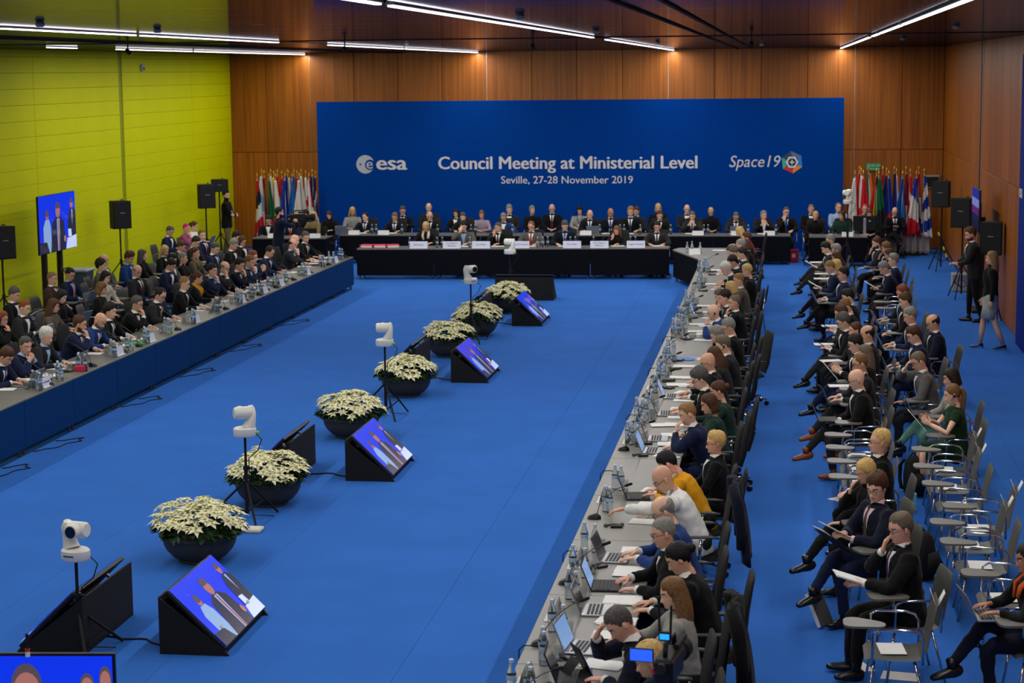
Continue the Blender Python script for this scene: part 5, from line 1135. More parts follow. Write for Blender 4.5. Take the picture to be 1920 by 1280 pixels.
add_people('HB', [
 (-11.022, 49.72, 3.0494, 'table', 6.0, -18.72, 8.0, 'thin', 'dark', 'dnavy', 'st', 'blue', 'n', 'navy', '-', 'person in dark navy suit looking aside, first from left, second table row', 'people, second table row', 49.6, 0.8924, 'dark navy suit looking aside'),
 (-10.227, 49.72, 3.1109, 'table', 10.0, -6.24, 10.0, 'short', 'gbrown', 'dnavy', 'st', 'blue', 'n', 'navy', 'g', 'person in navy suit leaning on table, second from left, second table row', 'people, second table row', 49.6, 0.8924, 'navy suit leaning on table'),
 (-9.291, 49.72, 3.1646, 'table', 8.0, 4.68, 16.0, 'shaved', 'grey', 'black', 'st', 'dark', 'n', 'black', 'g', 'person in black suit reading, third from left, second table row', 'people, second table row', 49.6, 0.9181672553985512, 'black suit reading'),
 (-8.408, 49.72, 3.1416, 'table', 8.0, 0.0, 14.0, 'short', 'dgrey', 'black', 'st', 'blue', 'n', 'black', '-', 'person in black suit leaning on table, fourth from left, second table row', 'people, second table row', 49.6, 0.8955026280084647, 'black suit leaning on table'),
 (-7.328, 49.72, 3.1262, 'write', 10.0, -3.12, 20.0, 'short', 'grey', 'blue', 's', '-', 'n', 'navy', 'g', 'person in blue suit writing, fifth from left, second table row', 'people, second table row', 49.6, 0.8924, 'blue suit writing'),
 (-5.069, 49.72, 3.1646, 'type', 6.0, 4.68, 16.0, 'bald', 'sandy', 'black', 'st', 'blue', 'n', 'black', '-', 'person in black suit behind pale laptop, sixth from left, second table row', 'people, second table row', 49.6, 0.9486246221125217, 'black suit behind pale laptop'),
 (-4.549, 49.928, 3.18, 'lap', 6.0, 7.8, 18.0, 'shaved', 'grey', 'dnavy', 'st', 'blue', 'n', 'black', 'tl', 'person in dark suit with lanyard looking down, seventh from left, second table row', 'people, second table row', 49.8, 0.9700000000000002, 'dark suit with lanyard looking down'),
 (-4.029, 49.95, 3.1493, 'write', 8.0, 1.56, 6.0, 'short', 'sandy', 'black', 'st', 'blue', 'n', 'black', '-', 'person in black suit with blue tie writing, eighth from left, second table row', 'people, second table row', 49.9, 0.991146723110599, 'black suit with blue tie writing'),
 (-3.256, 49.72, 3.18, 'table', 8.0, 7.8, 14.0, 'short', 'brown', 'black', 'st', 'dark', 'n', 'black', '-', 'person in black suit looking aside, ninth from left, second table row', 'people, second table row', 49.6, 0.9297718771696296, 'black suit looking aside'),
 (-2.411, 49.72, 3.1262, 'clasp', 10.0, -3.12, 10.0, 'short', 'gbrown', 'charcoal', 'st', 'blue', 'n', 'charcoal', '-', 'person in charcoal suit hands together, tenth from left, second table row', 'people, second table row', 49.6, 0.9217256193483732, 'charcoal suit hands together'),
 (-1.296, 49.72, 3.1646, 'type', 8.0, 4.68, 26.0, 'crop', 'gbrown', 'charcoal', 'st', 'dark', 'n', 'charcoal', 'g', 'person in charcoal suit using laptop, eleventh from left, second table row', 'people, second table row', 49.6, 0.9120706796364888, 'charcoal suit using laptop'),
 (-0.597, 49.72, 3.2568, 'clasp', 8.0, 23.4, 0.0, 'short', 'grey', 'dnavy', 's', '-', 'n', 'navy', '-', 'person in navy suit hands clasped, twelfth from left, second table row', 'people, second table row', 49.6, 0.9270214723358743, 'navy suit hands clasped'),
 (-0.025, 49.95, 3.2184, 'chinR', 6.0, 15.6, 6.0, 'crop', 'dgrey', 'black', 'st', 'blue', 'n', 'black', 'gB', 'person in black suit hand at chin, thirteenth from left, second table row', 'people, second table row', 49.9, 0.9876214412181825, 'black suit hand at chin'),
 (0.728, 49.72, 3.0955, 'lap', 8.0, -9.36, 10.0, 'short', 'blonde', 'black', 'l', '-', 'n', 'black', 'f', 'person in black top listening, fourteenth from left, second table row', 'people, second table row', 49.6, 0.9182987865299881, 'black top listening'),
 (1.39, 49.72, 2.988, 'lap', 4.0, -31.2, 4.0, 'bob', 'brown', 'dgreen', 'sc', '-', 'n', 'black', 'f', 'person in dark green top looking aside, fifteenth from left, second table row', 'people, second table row', 49.7, 0.9222019210613529, 'dark green top looking aside'),
])
add_people('HC', [
 (-12.308, 50.95, 3.1416, 'lap', 4.0, 0.0, 22.0, 'long', 'brown', 'black', 'l', '-', 'n', 'black', 'f', 'person in black top looking down, first from left, backdrop chairs', 'people, backdrop chairs', 50.9, 0.8556, 'black top looking down'),
 (-11.739, 51.252, 3.3772, 'lap', 8.0, 16.5, 18.0, 'long', 'blonde', 'knit', 'sc', '-', 'n', 'black', 'f', 'person in pale grey top looking down, second from left, backdrop chairs', 'people, backdrop chairs', 51.2, 0.93, 'pale grey top looking down'),
 (-10.273, 50.95, 3.1887, 'read', 4.0, 3.3, 16.0, 'short', 'dgrey', 'dnavy', 'st', 'dark', 'n', 'navy', 'g', 'person in navy suit reading paper, third from left, backdrop chairs', 'people, backdrop chairs', 50.9, 0.9522779248503621, 'navy suit reading paper'),
 (-9.678, 51.6, 3.1887, 'lap', 4.0, 3.3, 12.0, 'shaved', 'grey', 'charcoal', 's', '-', 'n', 'black', '-', 'person in charcoal suit half hidden, fourth from left, backdrop chairs', 'people, backdrop chairs', 51.5, 0.9830551412417883, 'charcoal suit half hidden'),
 (-8.81, 50.95, 3.0788, 'lap', 4.0, -4.4, 6.0, 'long', 'dark', 'black', 's', '-', 'n', 'black', 'f', 'person in black jacket listening, fifth from left, backdrop chairs', 'people, backdrop chairs', 50.9, 0.8930975483243275, 'black jacket listening'),
 (-8.117, 50.95, 3.173, 'lap', 4.0, 2.2, 14.0, 'bob', 'ltbrown', 'lilac', 'sc', '-', 'n', 'black', 'f', 'person in lilac top looking down, sixth from left, backdrop chairs', 'people, backdrop chairs', 50.9, 0.8719356733814948, 'lilac top looking down'),
 (-7.375, 51.014, 3.2201, 'lap', 4.0, 5.5, 12.0, 'short', 'grey', 'charcoal', 's', '-', 'n', 'black', '-', 'person in charcoal suit looking down, seventh from left, backdrop chairs', 'people, backdrop chairs', 51.0, 0.9700000000000002, 'charcoal suit looking down'),
 (-6.812, 51.42, 3.3772, 'lap', 0.0, 16.5, 2.0, 'short', 'grey', 'black', 'sc', '-', 'n', 'black', 'f', 'person in black top head turned, eighth from left, backdrop chairs', 'people, backdrop chairs', 51.4, 0.9299999999999998, 'black top head turned'),
 (-6.266, 51.375, 3.1887, 'lap', 2.0, 3.3, 14.0, 'shaved', 'sandy', 'black', 'st', 'purple', 'n', 'black', 'g', 'person in black suit with red tie looking down, ninth from left, backdrop chairs', 'people, backdrop chairs', 51.3, 0.9699999999999998, 'black suit with red tie looking down'),
 (-5.531, 51.559, 3.1573, 'lap', 4.0, 1.1, 24.0, 'bob', 'dark', 'knit', 'sc', '-', 'n', 'black', 'fl', 'person in grey top with lanyard looking down, tenth from left, backdrop chairs', 'people, backdrop chairs', 51.5, 0.93, 'grey top with lanyard looking down'),
 (-3.951, 50.95, 3.0316, 'lap', 4.0, -7.7, 14.0, 'short', 'brown', 'charcoal', 's', '-', 'n', 'black', '-', 'person in charcoal suit looking down, eleventh from left, backdrop chairs', 'people, backdrop chairs', 50.9, 0.9398490260556491, 'charcoal suit looking down'),
 (-3.424, 51.6, 3.1887, 'lap', 2.0, 3.3, 8.0, 'bob', 'blonde', 'black', 'sc', '-', 'n', 'black', 'f', 'person in black top half hidden, twelfth from left, backdrop chairs', 'people, backdrop chairs', 51.6, 0.9667649659742312, 'black top half hidden'),
 (-2.629, 51.138, 3.173, 'lap', 2.0, 2.2, 6.0, 'shaved', 'sandy', 'charcoal', 's', '-', 'n', 'charcoal', 'g', 'person in charcoal suit listening, thirteenth from left, backdrop chairs', 'people, backdrop chairs', 51.1, 0.9700000000000002, 'charcoal suit listening'),
 (-1.989, 50.95, 3.2044, 'lap', 4.0, 4.4, 14.0, 'bun', 'blonde', 'black', 'l', '-', 'n', 'black', 'fg', 'person in black jacket looking down, fourteenth from left, backdrop chairs', 'people, backdrop chairs', 50.9, 0.9283958833148037, 'black jacket looking down'),
 (0.631, 51.17, 3.173, 'lap', 4.0, 2.2, 8.0, 'crop', 'sandy', 'black', 's', '-', 'n', 'black', '-', 'person in black suit half hidden, fifteenth from left, backdrop chairs', 'people, backdrop chairs', 51.1, 0.9699999999999996, 'black suit half hidden'),
 (1.346, 51.6, 3.2987, 'lap', 2.0, 11.0, 4.0, 'thin', 'sandy', 'ltblue', 'sc', '-', 'n', 'black', '-', 'person in pale blue shirt looking aside, sixteenth from left, backdrop chairs', 'people, backdrop chairs', 51.6, 0.9761456949999355, 'pale blue shirt looking aside'),
 (2.027, 51.132, 3.1416, 'lap', 2.0, 0.0, 10.0, 'thin', 'sandy', 'grey', 's', '-', 'n', 'black', '-', 'person in grey suit before the flags, seventeenth from left, backdrop chairs', 'people, backdrop chairs', 51.1, 0.97, 'grey suit before the flags'),
 (2.087, 49.9, 3.1416, 'lap', 4.0, 0.0, 8.0, 'bob', 'brown', 'black', 'l', '-', 'n', 'black', 'f', 'person in black top behind monitor, eighteenth from left, backdrop chairs', 'people, backdrop chairs', 49.8, 0.9339031329773757, 'black top behind monitor'),
 (2.777, 50.95, 3.1887, 'phone', 8.0, 3.3, 22.0, 'shaved', 'sandy', 'black', 'st', 'purple', 'x', 'black', 'gl', 'person in black suit with lanyard holding tablet by flags, nineteenth from left, backdrop chairs', 'people, backdrop chairs', 50.8, 0.9369935829737134, 'black suit with lanyard holding tablet by flags'),
])
add_people('RT', [
 (-0.708, 11.905, 1.6322, 'table', 12.0, 12.48, 16.0, 'bob', 'blonde', 'navy', 'sc', '-', 'n', 'black', 'f', 'person in navy top behind video camera, first from near end, right table', 'people, right table', 11.9, 0.93, 'navy top behind video camera'),
 (-0.797, 12.762, 1.6629, 'forehead', 27.0, 18.72, 32.0, 'crop', 'dgrey', 'dnavy', 's', '-', 'n', 'navy', '-', 'person in dark navy suit forehead on hand, second from near end, right table', 'people, right table', 12.8, 0.97, 'dark navy suit forehead on hand'),
 (-0.696, 13.458, 1.6399, 'type', 8.0, 14.04, 10.0, 'long', 'ltbrown', 'knit', 'sc', '-', 'n', 'black', 'fm', 'person in pale grey top typing on laptop, third from near end, right table', 'people, right table', 13.5, 0.93, 'pale grey top typing on laptop'),
 (-0.564, 14.417, 1.5938, 'type', 20.0, 4.68, 24.0, 'bun', 'black', 'black', 's', '-', 'n', 'black', '-', 'person in black suit reaching to laptop, fourth from near end, right table', 'people, right table', 14.4, 0.97, 'black suit reaching to laptop'),
 (-0.783, 15.157, 1.6322, 'write', 16.0, 12.48, 10.0, 'crop', 'grey', 'black', 's', '-', 'n', 'navy', 'g', 'person in dark jacket hands together, fifth from near end, right table', 'people, right table', 15.2, 0.97, 'dark jacket hands together'),
 (-0.794, 16.003, 1.6246, 'type', 19.0, 10.92, 24.0, 'bald', 'grey', 'blue', 's', '-', 'n', 'navy', 'g', 'person in blue suit typing, sixth from near end, right table', 'people, right table', 16.0, 0.97, 'blue suit typing'),
 (-0.8, 17.487, 1.6322, 'reach', 28.0, 12.48, 26.0, 'shaved', 'gbrown', 'white', 'w', '-', 'n', 'charcoal', 'gwl', 'person in white shirt reaching across table, seventh from near end, right table', 'people, right table', 17.5, 0.97, 'white shirt reaching across table'),
 (-0.8, 18.472, 1.5554, 'type', 30.0, -3.12, 34.0, 'short', 'black', 'mustard', 'sc', '-', 'n', 'black', 'f', 'person in mustard yellow blouse head bowed, eighth from near end, right table', 'people, right table', 18.5, 0.93, 'mustard yellow blouse head bowed'),
 (-0.793, 20.769, 1.6246, 'chinL', 24.0, 10.92, 14.0, 'crop', 'sandy', 'navy', 's', '-', 'n', 'navy', 'm', 'person in navy suit chin on hand writing, ninth from near end, right table', 'people, right table', 20.8, 0.97, 'navy suit chin on hand writing'),
 (-0.717, 21.456, 1.6476, 'table', 12.0, 15.6, 12.0, 'bob', 'brown', 'dgreen', 'sc', '-', 'n', 'black', 'f', 'person in dark green jacket head turned, tenth from near end, right table', 'people, right table', 21.5, 0.93, 'dark green jacket head turned'),
 (-0.648, 22.37, 1.6015, 'table', 12.0, 6.24, 12.0, 'bun', 'brown', 'dgreen', 'sc', '-', 'n', 'black', 'f', 'person in dark green top half hidden, eleventh from near end, right table', 'people, right table', 22.4, 0.93, 'dark green top half hidden'),
 (-0.796, 23.083, 1.6169, 'type', 20.0, 9.36, 20.0, 'curly', 'dgrey', 'black', 's', '-', 'n', 'black', 'g', 'person in black suit with glasses typing, twelfth from near end, right table', 'people, right table', 23.1, 0.97, 'black suit with glasses typing'),
 (-0.797, 24.318, 1.6246, 'table', 16.0, 10.92, 14.0, 'shaved', 'gbrown', 'black', 's', '-', 'n', 'black', 'g', 'person in black suit glasses and shaved head, thirteenth from near end, right table', 'people, right table', 24.3, 0.97, 'black suit glasses and shaved head'),
 (-0.751, 25.235, 1.5862, 'table', 16.0, 3.12, 18.0, 'long', 'brown', 'charcoal', 'sc', '-', 'n', 'black', 'f', 'person in dark top head bowed, fourteenth from near end, right table', 'people, right table', 25.2, 0.93, 'dark top head bowed'),
 (-0.67, 25.855, 1.5862, 'table', 14.0, 3.12, 18.0, 'short', 'gbrown', 'charcoal', 's', '-', 'n', 'navy', 'e', 'person in charcoal suit looking down, fifteenth from near end, right table', 'people, right table', 25.9, 0.97, 'charcoal suit looking down'),
 (-0.756, 26.894, 1.5938, 'phone', 16.0, 4.68, 24.0, 'short', 'grey', 'grey', 's', '-', 'n', 'grey', '-', 'person in grey suit looking down, sixteenth from near end, right table', 'people, right table', 26.9, 0.97, 'grey suit looking down'),
 (-0.671, 27.654, 1.6015, 'phone', 12.0, 6.24, 18.0, 'short', 'grey', 'black', 's', '-', 'n', 'black', 'g', 'person in black suit looking down, seventeenth from near end, right table', 'people, right table', 27.7, 0.97, 'black suit looking down'),
 (-0.8, 29.892, 1.6092, 'chinL', 30.0, 7.8, 14.0, 'shaved', 'gbrown', 'blue', 's', '-', 'n', 'navy', 'e', 'person in bright navy suit bald and leaning forward, eighteenth from near end, right table', 'people, right table', 29.9, 0.97, 'bright navy suit bald and leaning forward'),
 (-0.704, 30.556, 1.6476, 'chinL', 10.0, 15.6, 4.0, 'crop', 'gbrown', 'black', 's', '-', 'n', 'black', '-', 'person in black suit hands at mouth, nineteenth from near end, right table', 'people, right table', 30.6, 0.97, 'black suit hands at mouth'),
 (-0.793, 31.381, 1.6092, 'cheek', 18.0, 7.8, 10.0, 'short', 'dark', 'charcoal', 's', '-', 'n', 'black', '-', 'person in charcoal suit leaning forward, twentieth from near end, right table', 'people, right table', 31.4, 0.97, 'charcoal suit leaning forward'),
 (-0.8, 32.518, 1.5938, 'cheek', 30.0, 4.68, 16.0, 'short', 'gbrown', 'grey', 'sc', '-', 'n', 'black', 'f', 'person in grey top leaning forward, twenty-first from near end, right table', 'people, right table', 32.5, 0.93, 'grey top leaning forward'),
 (-0.793, 33.138, 1.6092, 'table', 14.0, 7.8, 14.0, 'bob', 'blonde', 'green', 'sc', '-', 'n', 'black', 'f', 'person in green patterned top looking down, twenty-second from near end, right table', 'people, right table', 33.1, 0.93, 'green patterned top looking down'),
 (-0.712, 33.864, 1.6169, 'table', 10.0, 9.36, 10.0, 'crop', 'sandy', 'tweed', 's', '-', 'n', 'black', '-', 'person in grey jacket upright, twenty-third from near end, right table', 'people, right table', 33.9, 0.97, 'grey jacket upright'),
 (-0.8, 36.531, 1.6092, 'write', 30.0, 7.8, 28.0, 'short', 'white', 'dnavy', 's', '-', 'n', 'navy', '-', 'person in navy suit bent forward writing, twenty-fourth from near end, right table', 'people, right table', 36.5, 0.97, 'navy suit bent forward writing'),
 (-0.797, 37.434, 1.6246, 'table', 20.0, 10.92, 24.0, 'short', 'dark', 'black', 'st', 'dark', 'n', 'black', '-', 'person in black suit looking down, twenty-fifth from near end, right table', 'people, right table', 37.4, 0.97, 'black suit looking down'),
 (-0.799, 39.384, 1.6015, 'table', 23.0, 6.24, 20.0, 'short', 'dgrey', 'navy', 's', '-', 'n', 'navy', '-', 'person in navy suit looking down, twenty-sixth from near end, right table', 'people, right table', 39.4, 0.97, 'navy suit looking down'),
 (-0.8, 40.004, 1.5938, 'table', 30.0, 4.68, 20.0, 'short', 'brown', 'charcoal', 's', '-', 'n', 'black', '-', 'person in charcoal suit looking down, twenty-seventh from near end, right table', 'people, right table', 40.0, 0.97, 'charcoal suit looking down'),
 (-0.8, 45.52, 1.6092, 'table', 30.0, 7.8, 10.0, 'long', 'blonde', 'red', 'sc', '-', 'n', 'black', 'fl', 'person in red jacket reading, twenty-eighth from near end, right table', 'people, right table', 45.5, 0.93, 'red jacket reading'),
])
add_people('RS', [
 (-0.668, 19.092, 1.6322, 'lap', 2.0, 12.48, 2.0, 'short', 'blonde', 'black', 's', '-', 'n', 'black', 'fg', 'person in black jacket with glasses watching, first from near end, behind right table', 'people, behind right table', 19.1, 0.93, 'black jacket with glasses watching'),
 (-0.626, 35.911, 1.5708, 'lap', 8.0, 0.0, 16.0, 'short', 'blonde', 'black', 'sc', '-', 'n', 'black', 'f', 'person in black top head bowed, second from near end, behind right table', 'people, behind right table', 35.9, 0.93, 'black top head bowed'),
 (-0.763, 38.764, 1.5938, 'lap', 10.0, 4.68, 14.0, 'short', 'dark', 'navy', 's', '-', 'n', 'navy', '-', 'person in navy suit looking down, third from near end, behind right table', 'people, behind right table', 38.8, 0.97, 'navy suit looking down'),
 (-0.862, 40.624, 1.5708, 'lap', 8.0, 0.0, 10.0, 'short', 'grey', 'charcoal', 's', '-', 'n', 'black', '-', 'person in charcoal suit looking down, fourth from near end, behind right table', 'people, behind right table', 40.6, 0.97, 'charcoal suit looking down'),
 (-0.779, 41.244, 1.5708, 'lap', 6.0, 0.0, 14.0, 'bob', 'brown', 'black', 's', '-', 'n', 'black', 'f', 'person in black top looking down, fifth from near end, behind right table', 'people, behind right table', 41.2, 0.93, 'black top looking down'),
 (-0.791, 42.364, 1.5708, 'lap', 6.0, 0.0, 12.0, 'short', 'brown', 'black', 's', '-', 'n', 'black', '-', 'person in black suit looking down, sixth from near end, behind right table', 'people, behind right table', 42.4, 0.97, 'black suit looking down'),
])
add_people('AF', [
 (1.003, 15.411, 1.775, 'readchin', 6.0, 14.299999999999999, 10.0, 'short', 'gbrown', 'black', 'st', 'purple', 'n', 'black', 'gl', 'person in black suit with maroon tie, first from near end, right audience front row', 'people, right audience front row', 15.4, 0.97, 'black suit with maroon tie papers in hand'),
 (0.859, 16.93, 2.0263, 'phone', 4.0, 31.9, 14.0, 'curly', 'brown', 'dnavy', 'st', 'brown', 'x', 'navy', 'gP', 'person in dark suit with pink shirt, second from near end, right audience front row', 'people, right audience front row', 16.9, 0.97, 'dark suit with pink shirt writing on papers'),
 (0.86, 17.892, 1.8064, 'lapchin', 10.0, 16.5, 14.0, 'bob', 'blonde', 'black', 'l', '-', 'x', 'black', 'f', 'person in black top hand by face, third from near end, right audience front row', 'people, right audience front row', 17.9, 0.93, 'black top hand by face'),
 (0.967, 19.035, 1.665, 'lap', 4.0, 6.6, -4.0, 'short', 'blonde', 'black', 's', '-', 'n', 'black', 'g', 'person in black suit looking up, fourth from near end, right audience front row', 'people, right audience front row', 19.0, 0.97, 'black suit looking up'),
 (0.964, 22.997, 1.6493, 'lap', 10.0, 5.5, 14.0, 'shaved', 'white', 'black', 's', '-', 'x', 'charcoal', 'go', 'person in black suit laptop on knees, fifth from near end, right audience front row', 'people, right audience front row', 23.0, 0.97, 'black suit laptop on knees'),
 (1.045, 24.272, 1.6808, 'laptop', 10.0, 7.7, 12.0, 'thin', 'ltbrown', 'charcoal', 's', '-', 'x', 'charcoal', 'go', 'person in charcoal suit using laptop, sixth from near end, right audience front row', 'people, right audience front row', 24.3, 0.97, 'charcoal suit using laptop'),
 (1.099, 25.405, 1.5708, 'lap', 6.0, 0.0, 6.0, 'long', 'gbrown', 'black', 's', '-', 'n', 'black', 'f', 'person in black top looking ahead, seventh from near end, right audience front row', 'people, right audience front row', 25.4, 0.93, 'black top looking ahead'),
 (1.055, 26.025, 1.6493, 'read', 10.0, 5.5, 16.0, 'short', 'dark', 'black', 's', '-', 'x', 'navy', 'g', 'person in black suit reading paper, eighth from near end, right audience front row', 'people, right audience front row', 26.0, 0.97, 'black suit reading paper'),
 (1.203, 26.952, 1.6179, 'lap', 6.0, 3.3, 12.0, 'bald', 'dark', 'charcoal', 's', '-', 'n', 'black', '-', 'person in charcoal suit looking ahead, ninth from near end, right audience front row', 'people, right audience front row', 27.0, 0.97, 'charcoal suit looking ahead'),
 (1.026, 27.686, 1.7279, 'lap', 4.0, 11.0, 4.0, 'bun', 'brown', 'charcoal', 'sc', '-', 'n', 'black', 'f', 'person in charcoal top facing the hall, tenth from near end, right audience front row', 'people, right audience front row', 27.7, 0.93, 'charcoal top facing the hall'),
 (0.983, 28.37, 1.6808, 'phone', 12.0, 7.7, 20.0, 'short', 'dgrey', 'black', 's', '-', 'x', 'charcoal', 'g', 'person in black suit with glasses holding phone, eleventh from near end, right audience front row', 'people, right audience front row', 28.4, 0.97, 'black suit with glasses holding phone'),
 (0.953, 29.31, 1.5708, 'lap', 10.0, 0.0, 16.0, 'short', 'brown', 'charcoal', 's', '-', 'n', 'black', '-', 'person in charcoal suit half hidden, twelfth from near end, right audience front row', 'people, right audience front row', 29.3, 0.97, 'charcoal suit half hidden'),
 (1.098, 30.302, 1.6336, 'phone', 14.0, 4.4, 26.0, 'crop', 'ltbrown', 'black', 's', '-', 'n', 'black', '-', 'person in black suit writing notes, thirteenth from near end, right audience front row', 'people, right audience front row', 30.3, 0.97, 'black suit writing notes'),
 (1.105, 31.455, 1.6022, 'lap', 8.0, 2.2, 20.0, 'short', 'dark', 'black', 's', '-', 'n', 'navy', '-', 'person in black suit looking down, fourteenth from near end, right audience front row', 'people, right audience front row', 31.5, 0.97, 'black suit looking down'),
 (1.062, 34.844, 1.6808, 'laptop', 4.0, 7.7, 6.0, 'short', 'dark', 'navy', 's', '-', 'x', 'black', '-', 'person in navy suit upright with laptop, fifteenth from near end, right audience front row', 'people, right audience front row', 34.8, 0.97, 'navy suit upright with laptop'),
 (0.986, 36.308, 1.6336, 'phone', 14.0, 4.4, 24.0, 'crop', 'sandy', 'navy', 's', '-', 'x', 'black', '-', 'person in navy suit reading paper, sixteenth from near end, right audience front row', 'people, right audience front row', 36.3, 0.97, 'navy suit reading paper'),
 (1.052, 36.928, 1.5708, 'lap', 10.0, 0.0, 12.0, 'bob', 'blonde', 'tan', 'sc', '-', 'n', 'black', 'f', 'person in tan top half hidden, seventeenth from near end, right audience front row', 'people, right audience front row', 36.9, 0.93, 'tan top half hidden'),
 (1.077, 38.601, 1.5708, 'lap', 8.0, 0.0, 12.0, 'long', 'brown', 'knit', 'sc', '-', 'n', 'black', 'f', 'person in grey top looking down, eighteenth from near end, right audience front row', 'people, right audience front row', 38.6, 0.93, 'grey top looking down'),
 (1.108, 39.544, 1.5708, 'lap', 8.0, 0.0, 14.0, 'short', 'grey', 'grey', 's', '-', 'n', 'black', '-', 'person in grey suit looking down, nineteenth from near end, right audience front row', 'people, right audience front row', 39.5, 0.97, 'grey suit looking down'),
 (0.964, 40.164, 1.6336, 'phone', 12.0, 4.4, 24.0, 'short', 'dark', 'charcoal', 's', '-', 'x', 'charcoal', '-', 'person in charcoal suit reading, twentieth from near end, right audience front row', 'people, right audience front row', 40.2, 0.97, 'charcoal suit reading'),
 (1.037, 41.913, 1.6179, 'lap', 8.0, 3.3, 14.0, 'short', 'grey', 'charcoal', 's', '-', 'x', 'charcoal', '-', 'person in charcoal suit looking down, twenty-first from near end, right audience front row', 'people, right audience front row', 41.9, 0.97, 'charcoal suit looking down'),
])
add_people('AB', [
 (1.954, 14.757, 1.7122, 'laptop', 10.0, 9.9, 6.0, 'bob', 'dark', 'black', 'sc', 'orange', 'x', 'dnavy', 'fst', 'person in black jacket with orange scarf, first from near end, right audience back row', 'people, right audience back row', 14.8, 0.93, 'black jacket with orange scarf typing at frame edge'),
 (1.976, 22.267, 1.6493, 'read', 6.0, 5.5, 14.0, 'pony', 'ltbrown', 'green', 'sc', '-', 'n', 'green', 'fadke', 'person in dark green dress reading paper, second from near end, right audience back row', 'people, right audience back row', 22.3, 0.93, 'dark green dress reading paper'),
 (2.06, 23.471, 1.6022, 'lap', 6.0, 2.2, 12.0, 'bob', 'dark', 'knit', 'sc', '-', 'x', 'teal', 'f', 'person in pale grey top with green trousers, third from near end, right audience back row', 'people, right audience back row', 23.5, 0.93, 'pale grey top with green trousers looking down'),
 (1.843, 24.596, 1.6808, 'lapforehead', 14.0, 7.7, 22.0, 'crop', 'gbrown', 'grey', 's', '-', 'n', 'charcoal', 'g', 'person in grey suit head on hand, fourth from near end, right audience back row', 'people, right audience back row', 24.6, 0.97, 'grey suit head on hand'),
 (1.913, 26.999, 1.6808, 'laptop', 12.0, 7.7, 22.0, 'short', 'brown', 'navy', 's', '-', 'n', 'navy', 'g', 'person in navy suit with glasses typing, fifth from near end, right audience back row', 'people, right audience back row', 27.0, 0.97, 'navy suit with glasses typing'),
 (2.22, 28.26, 1.6965, 'lap', 8.0, 8.8, 18.0, 'bald', 'dark', 'dnavy', 'st', 'dark', 'n', 'navy', 'g', 'person in dark suit with tie standing aside, sixth from near end, right audience back row', 'people, right audience back row', 28.3, 0.97, 'dark suit with tie standing aside'),
 (1.961, 29.06, 1.6493, 'laptop', 10.0, 5.5, 16.0, 'short', 'grey', 'navy', 's', '-', 'n', 'navy', '-', 'person in navy suit typing, seventh from near end, right audience back row', 'people, right audience back row', 29.1, 0.97, 'navy suit typing'),
 (1.956, 30.885, 1.6179, 'lap', 6.0, 3.3, 16.0, 'short', 'brown', 'black', 's', '-', 'n', 'black', '-', 'person in black suit half hidden, eighth from near end, right audience back row', 'people, right audience back row', 30.9, 0.97, 'black suit half hidden'),
 (2.002, 32.035, 1.6965, 'laptop', 8.0, 8.8, 18.0, 'short', 'red', 'charcoal', 's', '-', 'n', 'navy', 'B', 'person in charcoal suit looking at tablet, ninth from near end, right audience back row', 'people, right audience back row', 32.0, 0.97, 'charcoal suit looking at tablet'),
 (2.028, 36.278, 1.6179, 'phone', 18.0, 3.3, 28.0, 'short', 'grey', 'dnavy', 's', '-', 'n', 'brown', '-', 'person in dark suit bent forward, tenth from near end, right audience back row', 'people, right audience back row', 36.3, 0.97, 'dark suit bent forward'),
 (2.108, 37.444, 1.6022, 'lap', 6.0, 2.2, 8.0, 'short', 'grey', 'navy', 's', '-', 'n', 'black', '-', 'person in navy suit upright, eleventh from near end, right audience back row', 'people, right audience back row', 37.4, 0.97, 'navy suit upright'),
 (2.142, 39.202, 1.6022, 'lap', 8.0, 2.2, 14.0, 'bob', 'brown', 'charcoal', 'sc', '-', 'n', 'black', 'f', 'person in charcoal top looking down, twelfth from near end, right audience back row', 'people, right audience back row', 39.2, 0.93, 'charcoal top looking down'),
 (2.145, 40.569, 1.6179, 'lapchin', 8.0, 3.3, 12.0, 'curly', 'ltbrown', 'black', 's', '-', 'n', 'black', 'f', 'person in black jacket hand at mouth, thirteenth from near end, right audience back row', 'people, right audience back row', 40.6, 0.93, 'black jacket hand at mouth'),
 (1.984, 41.189, 1.6493, 'lapchin', 8.0, 5.5, 10.0, 'short', 'brown', 'charcoal', 's', '-', 'n', 'black', 'b', 'person in charcoal suit fingers at chin, fourteenth from near end, right audience back row', 'people, right audience back row', 41.2, 0.97, 'charcoal suit fingers at chin'),
])
add_people('ST', [
 (3.537, 34.156, 1.5708, 'down', 0.0, 4.0, 2.0, 'long', 'sandy', 'black', 'l', '-', 'skirt', 'black', 'fk', 'person in black jacket and pale skirt walking beside the right wall', None, 34.2, 0.96, 'black jacket and pale skirt walking'),
 (3.595, 37.794, 1.5708, 'standphone', 6.0, 6.0, 14.0, 'short', 'brown', 'charcoal', 's', '-', 'stand', 'black', 'b', 'person in charcoal suit standing with phone beside the right wall', None, 37.8, 1.03, 'charcoal suit standing with phone'),
])
add_people('SM', [
 (-14.888, 49.902, -1.5708, 'crossed', 0.0, -30.0, 4.0, 'short', 'black', 'black', 'l', '-', 'stand', 'khaki', 'bl', 'person in black jacket and khaki trousers arms folded by the lime wall corner', None, 49.9, 1.02, 'black jacket and khaki trousers arms folded'),
])
add_people('CO', [
 (-12.098, 44.801, -1.0472, 'camera', 4.0, 0.0, 2.0, 'short', 'black', 'dnavy', 'l', '-', 'stand', 'black', 'bl', 'person in dark jacket with badge filming in front of the left flags', None, 44.8, 0.97, 'dark jacket with badge filming'),
])

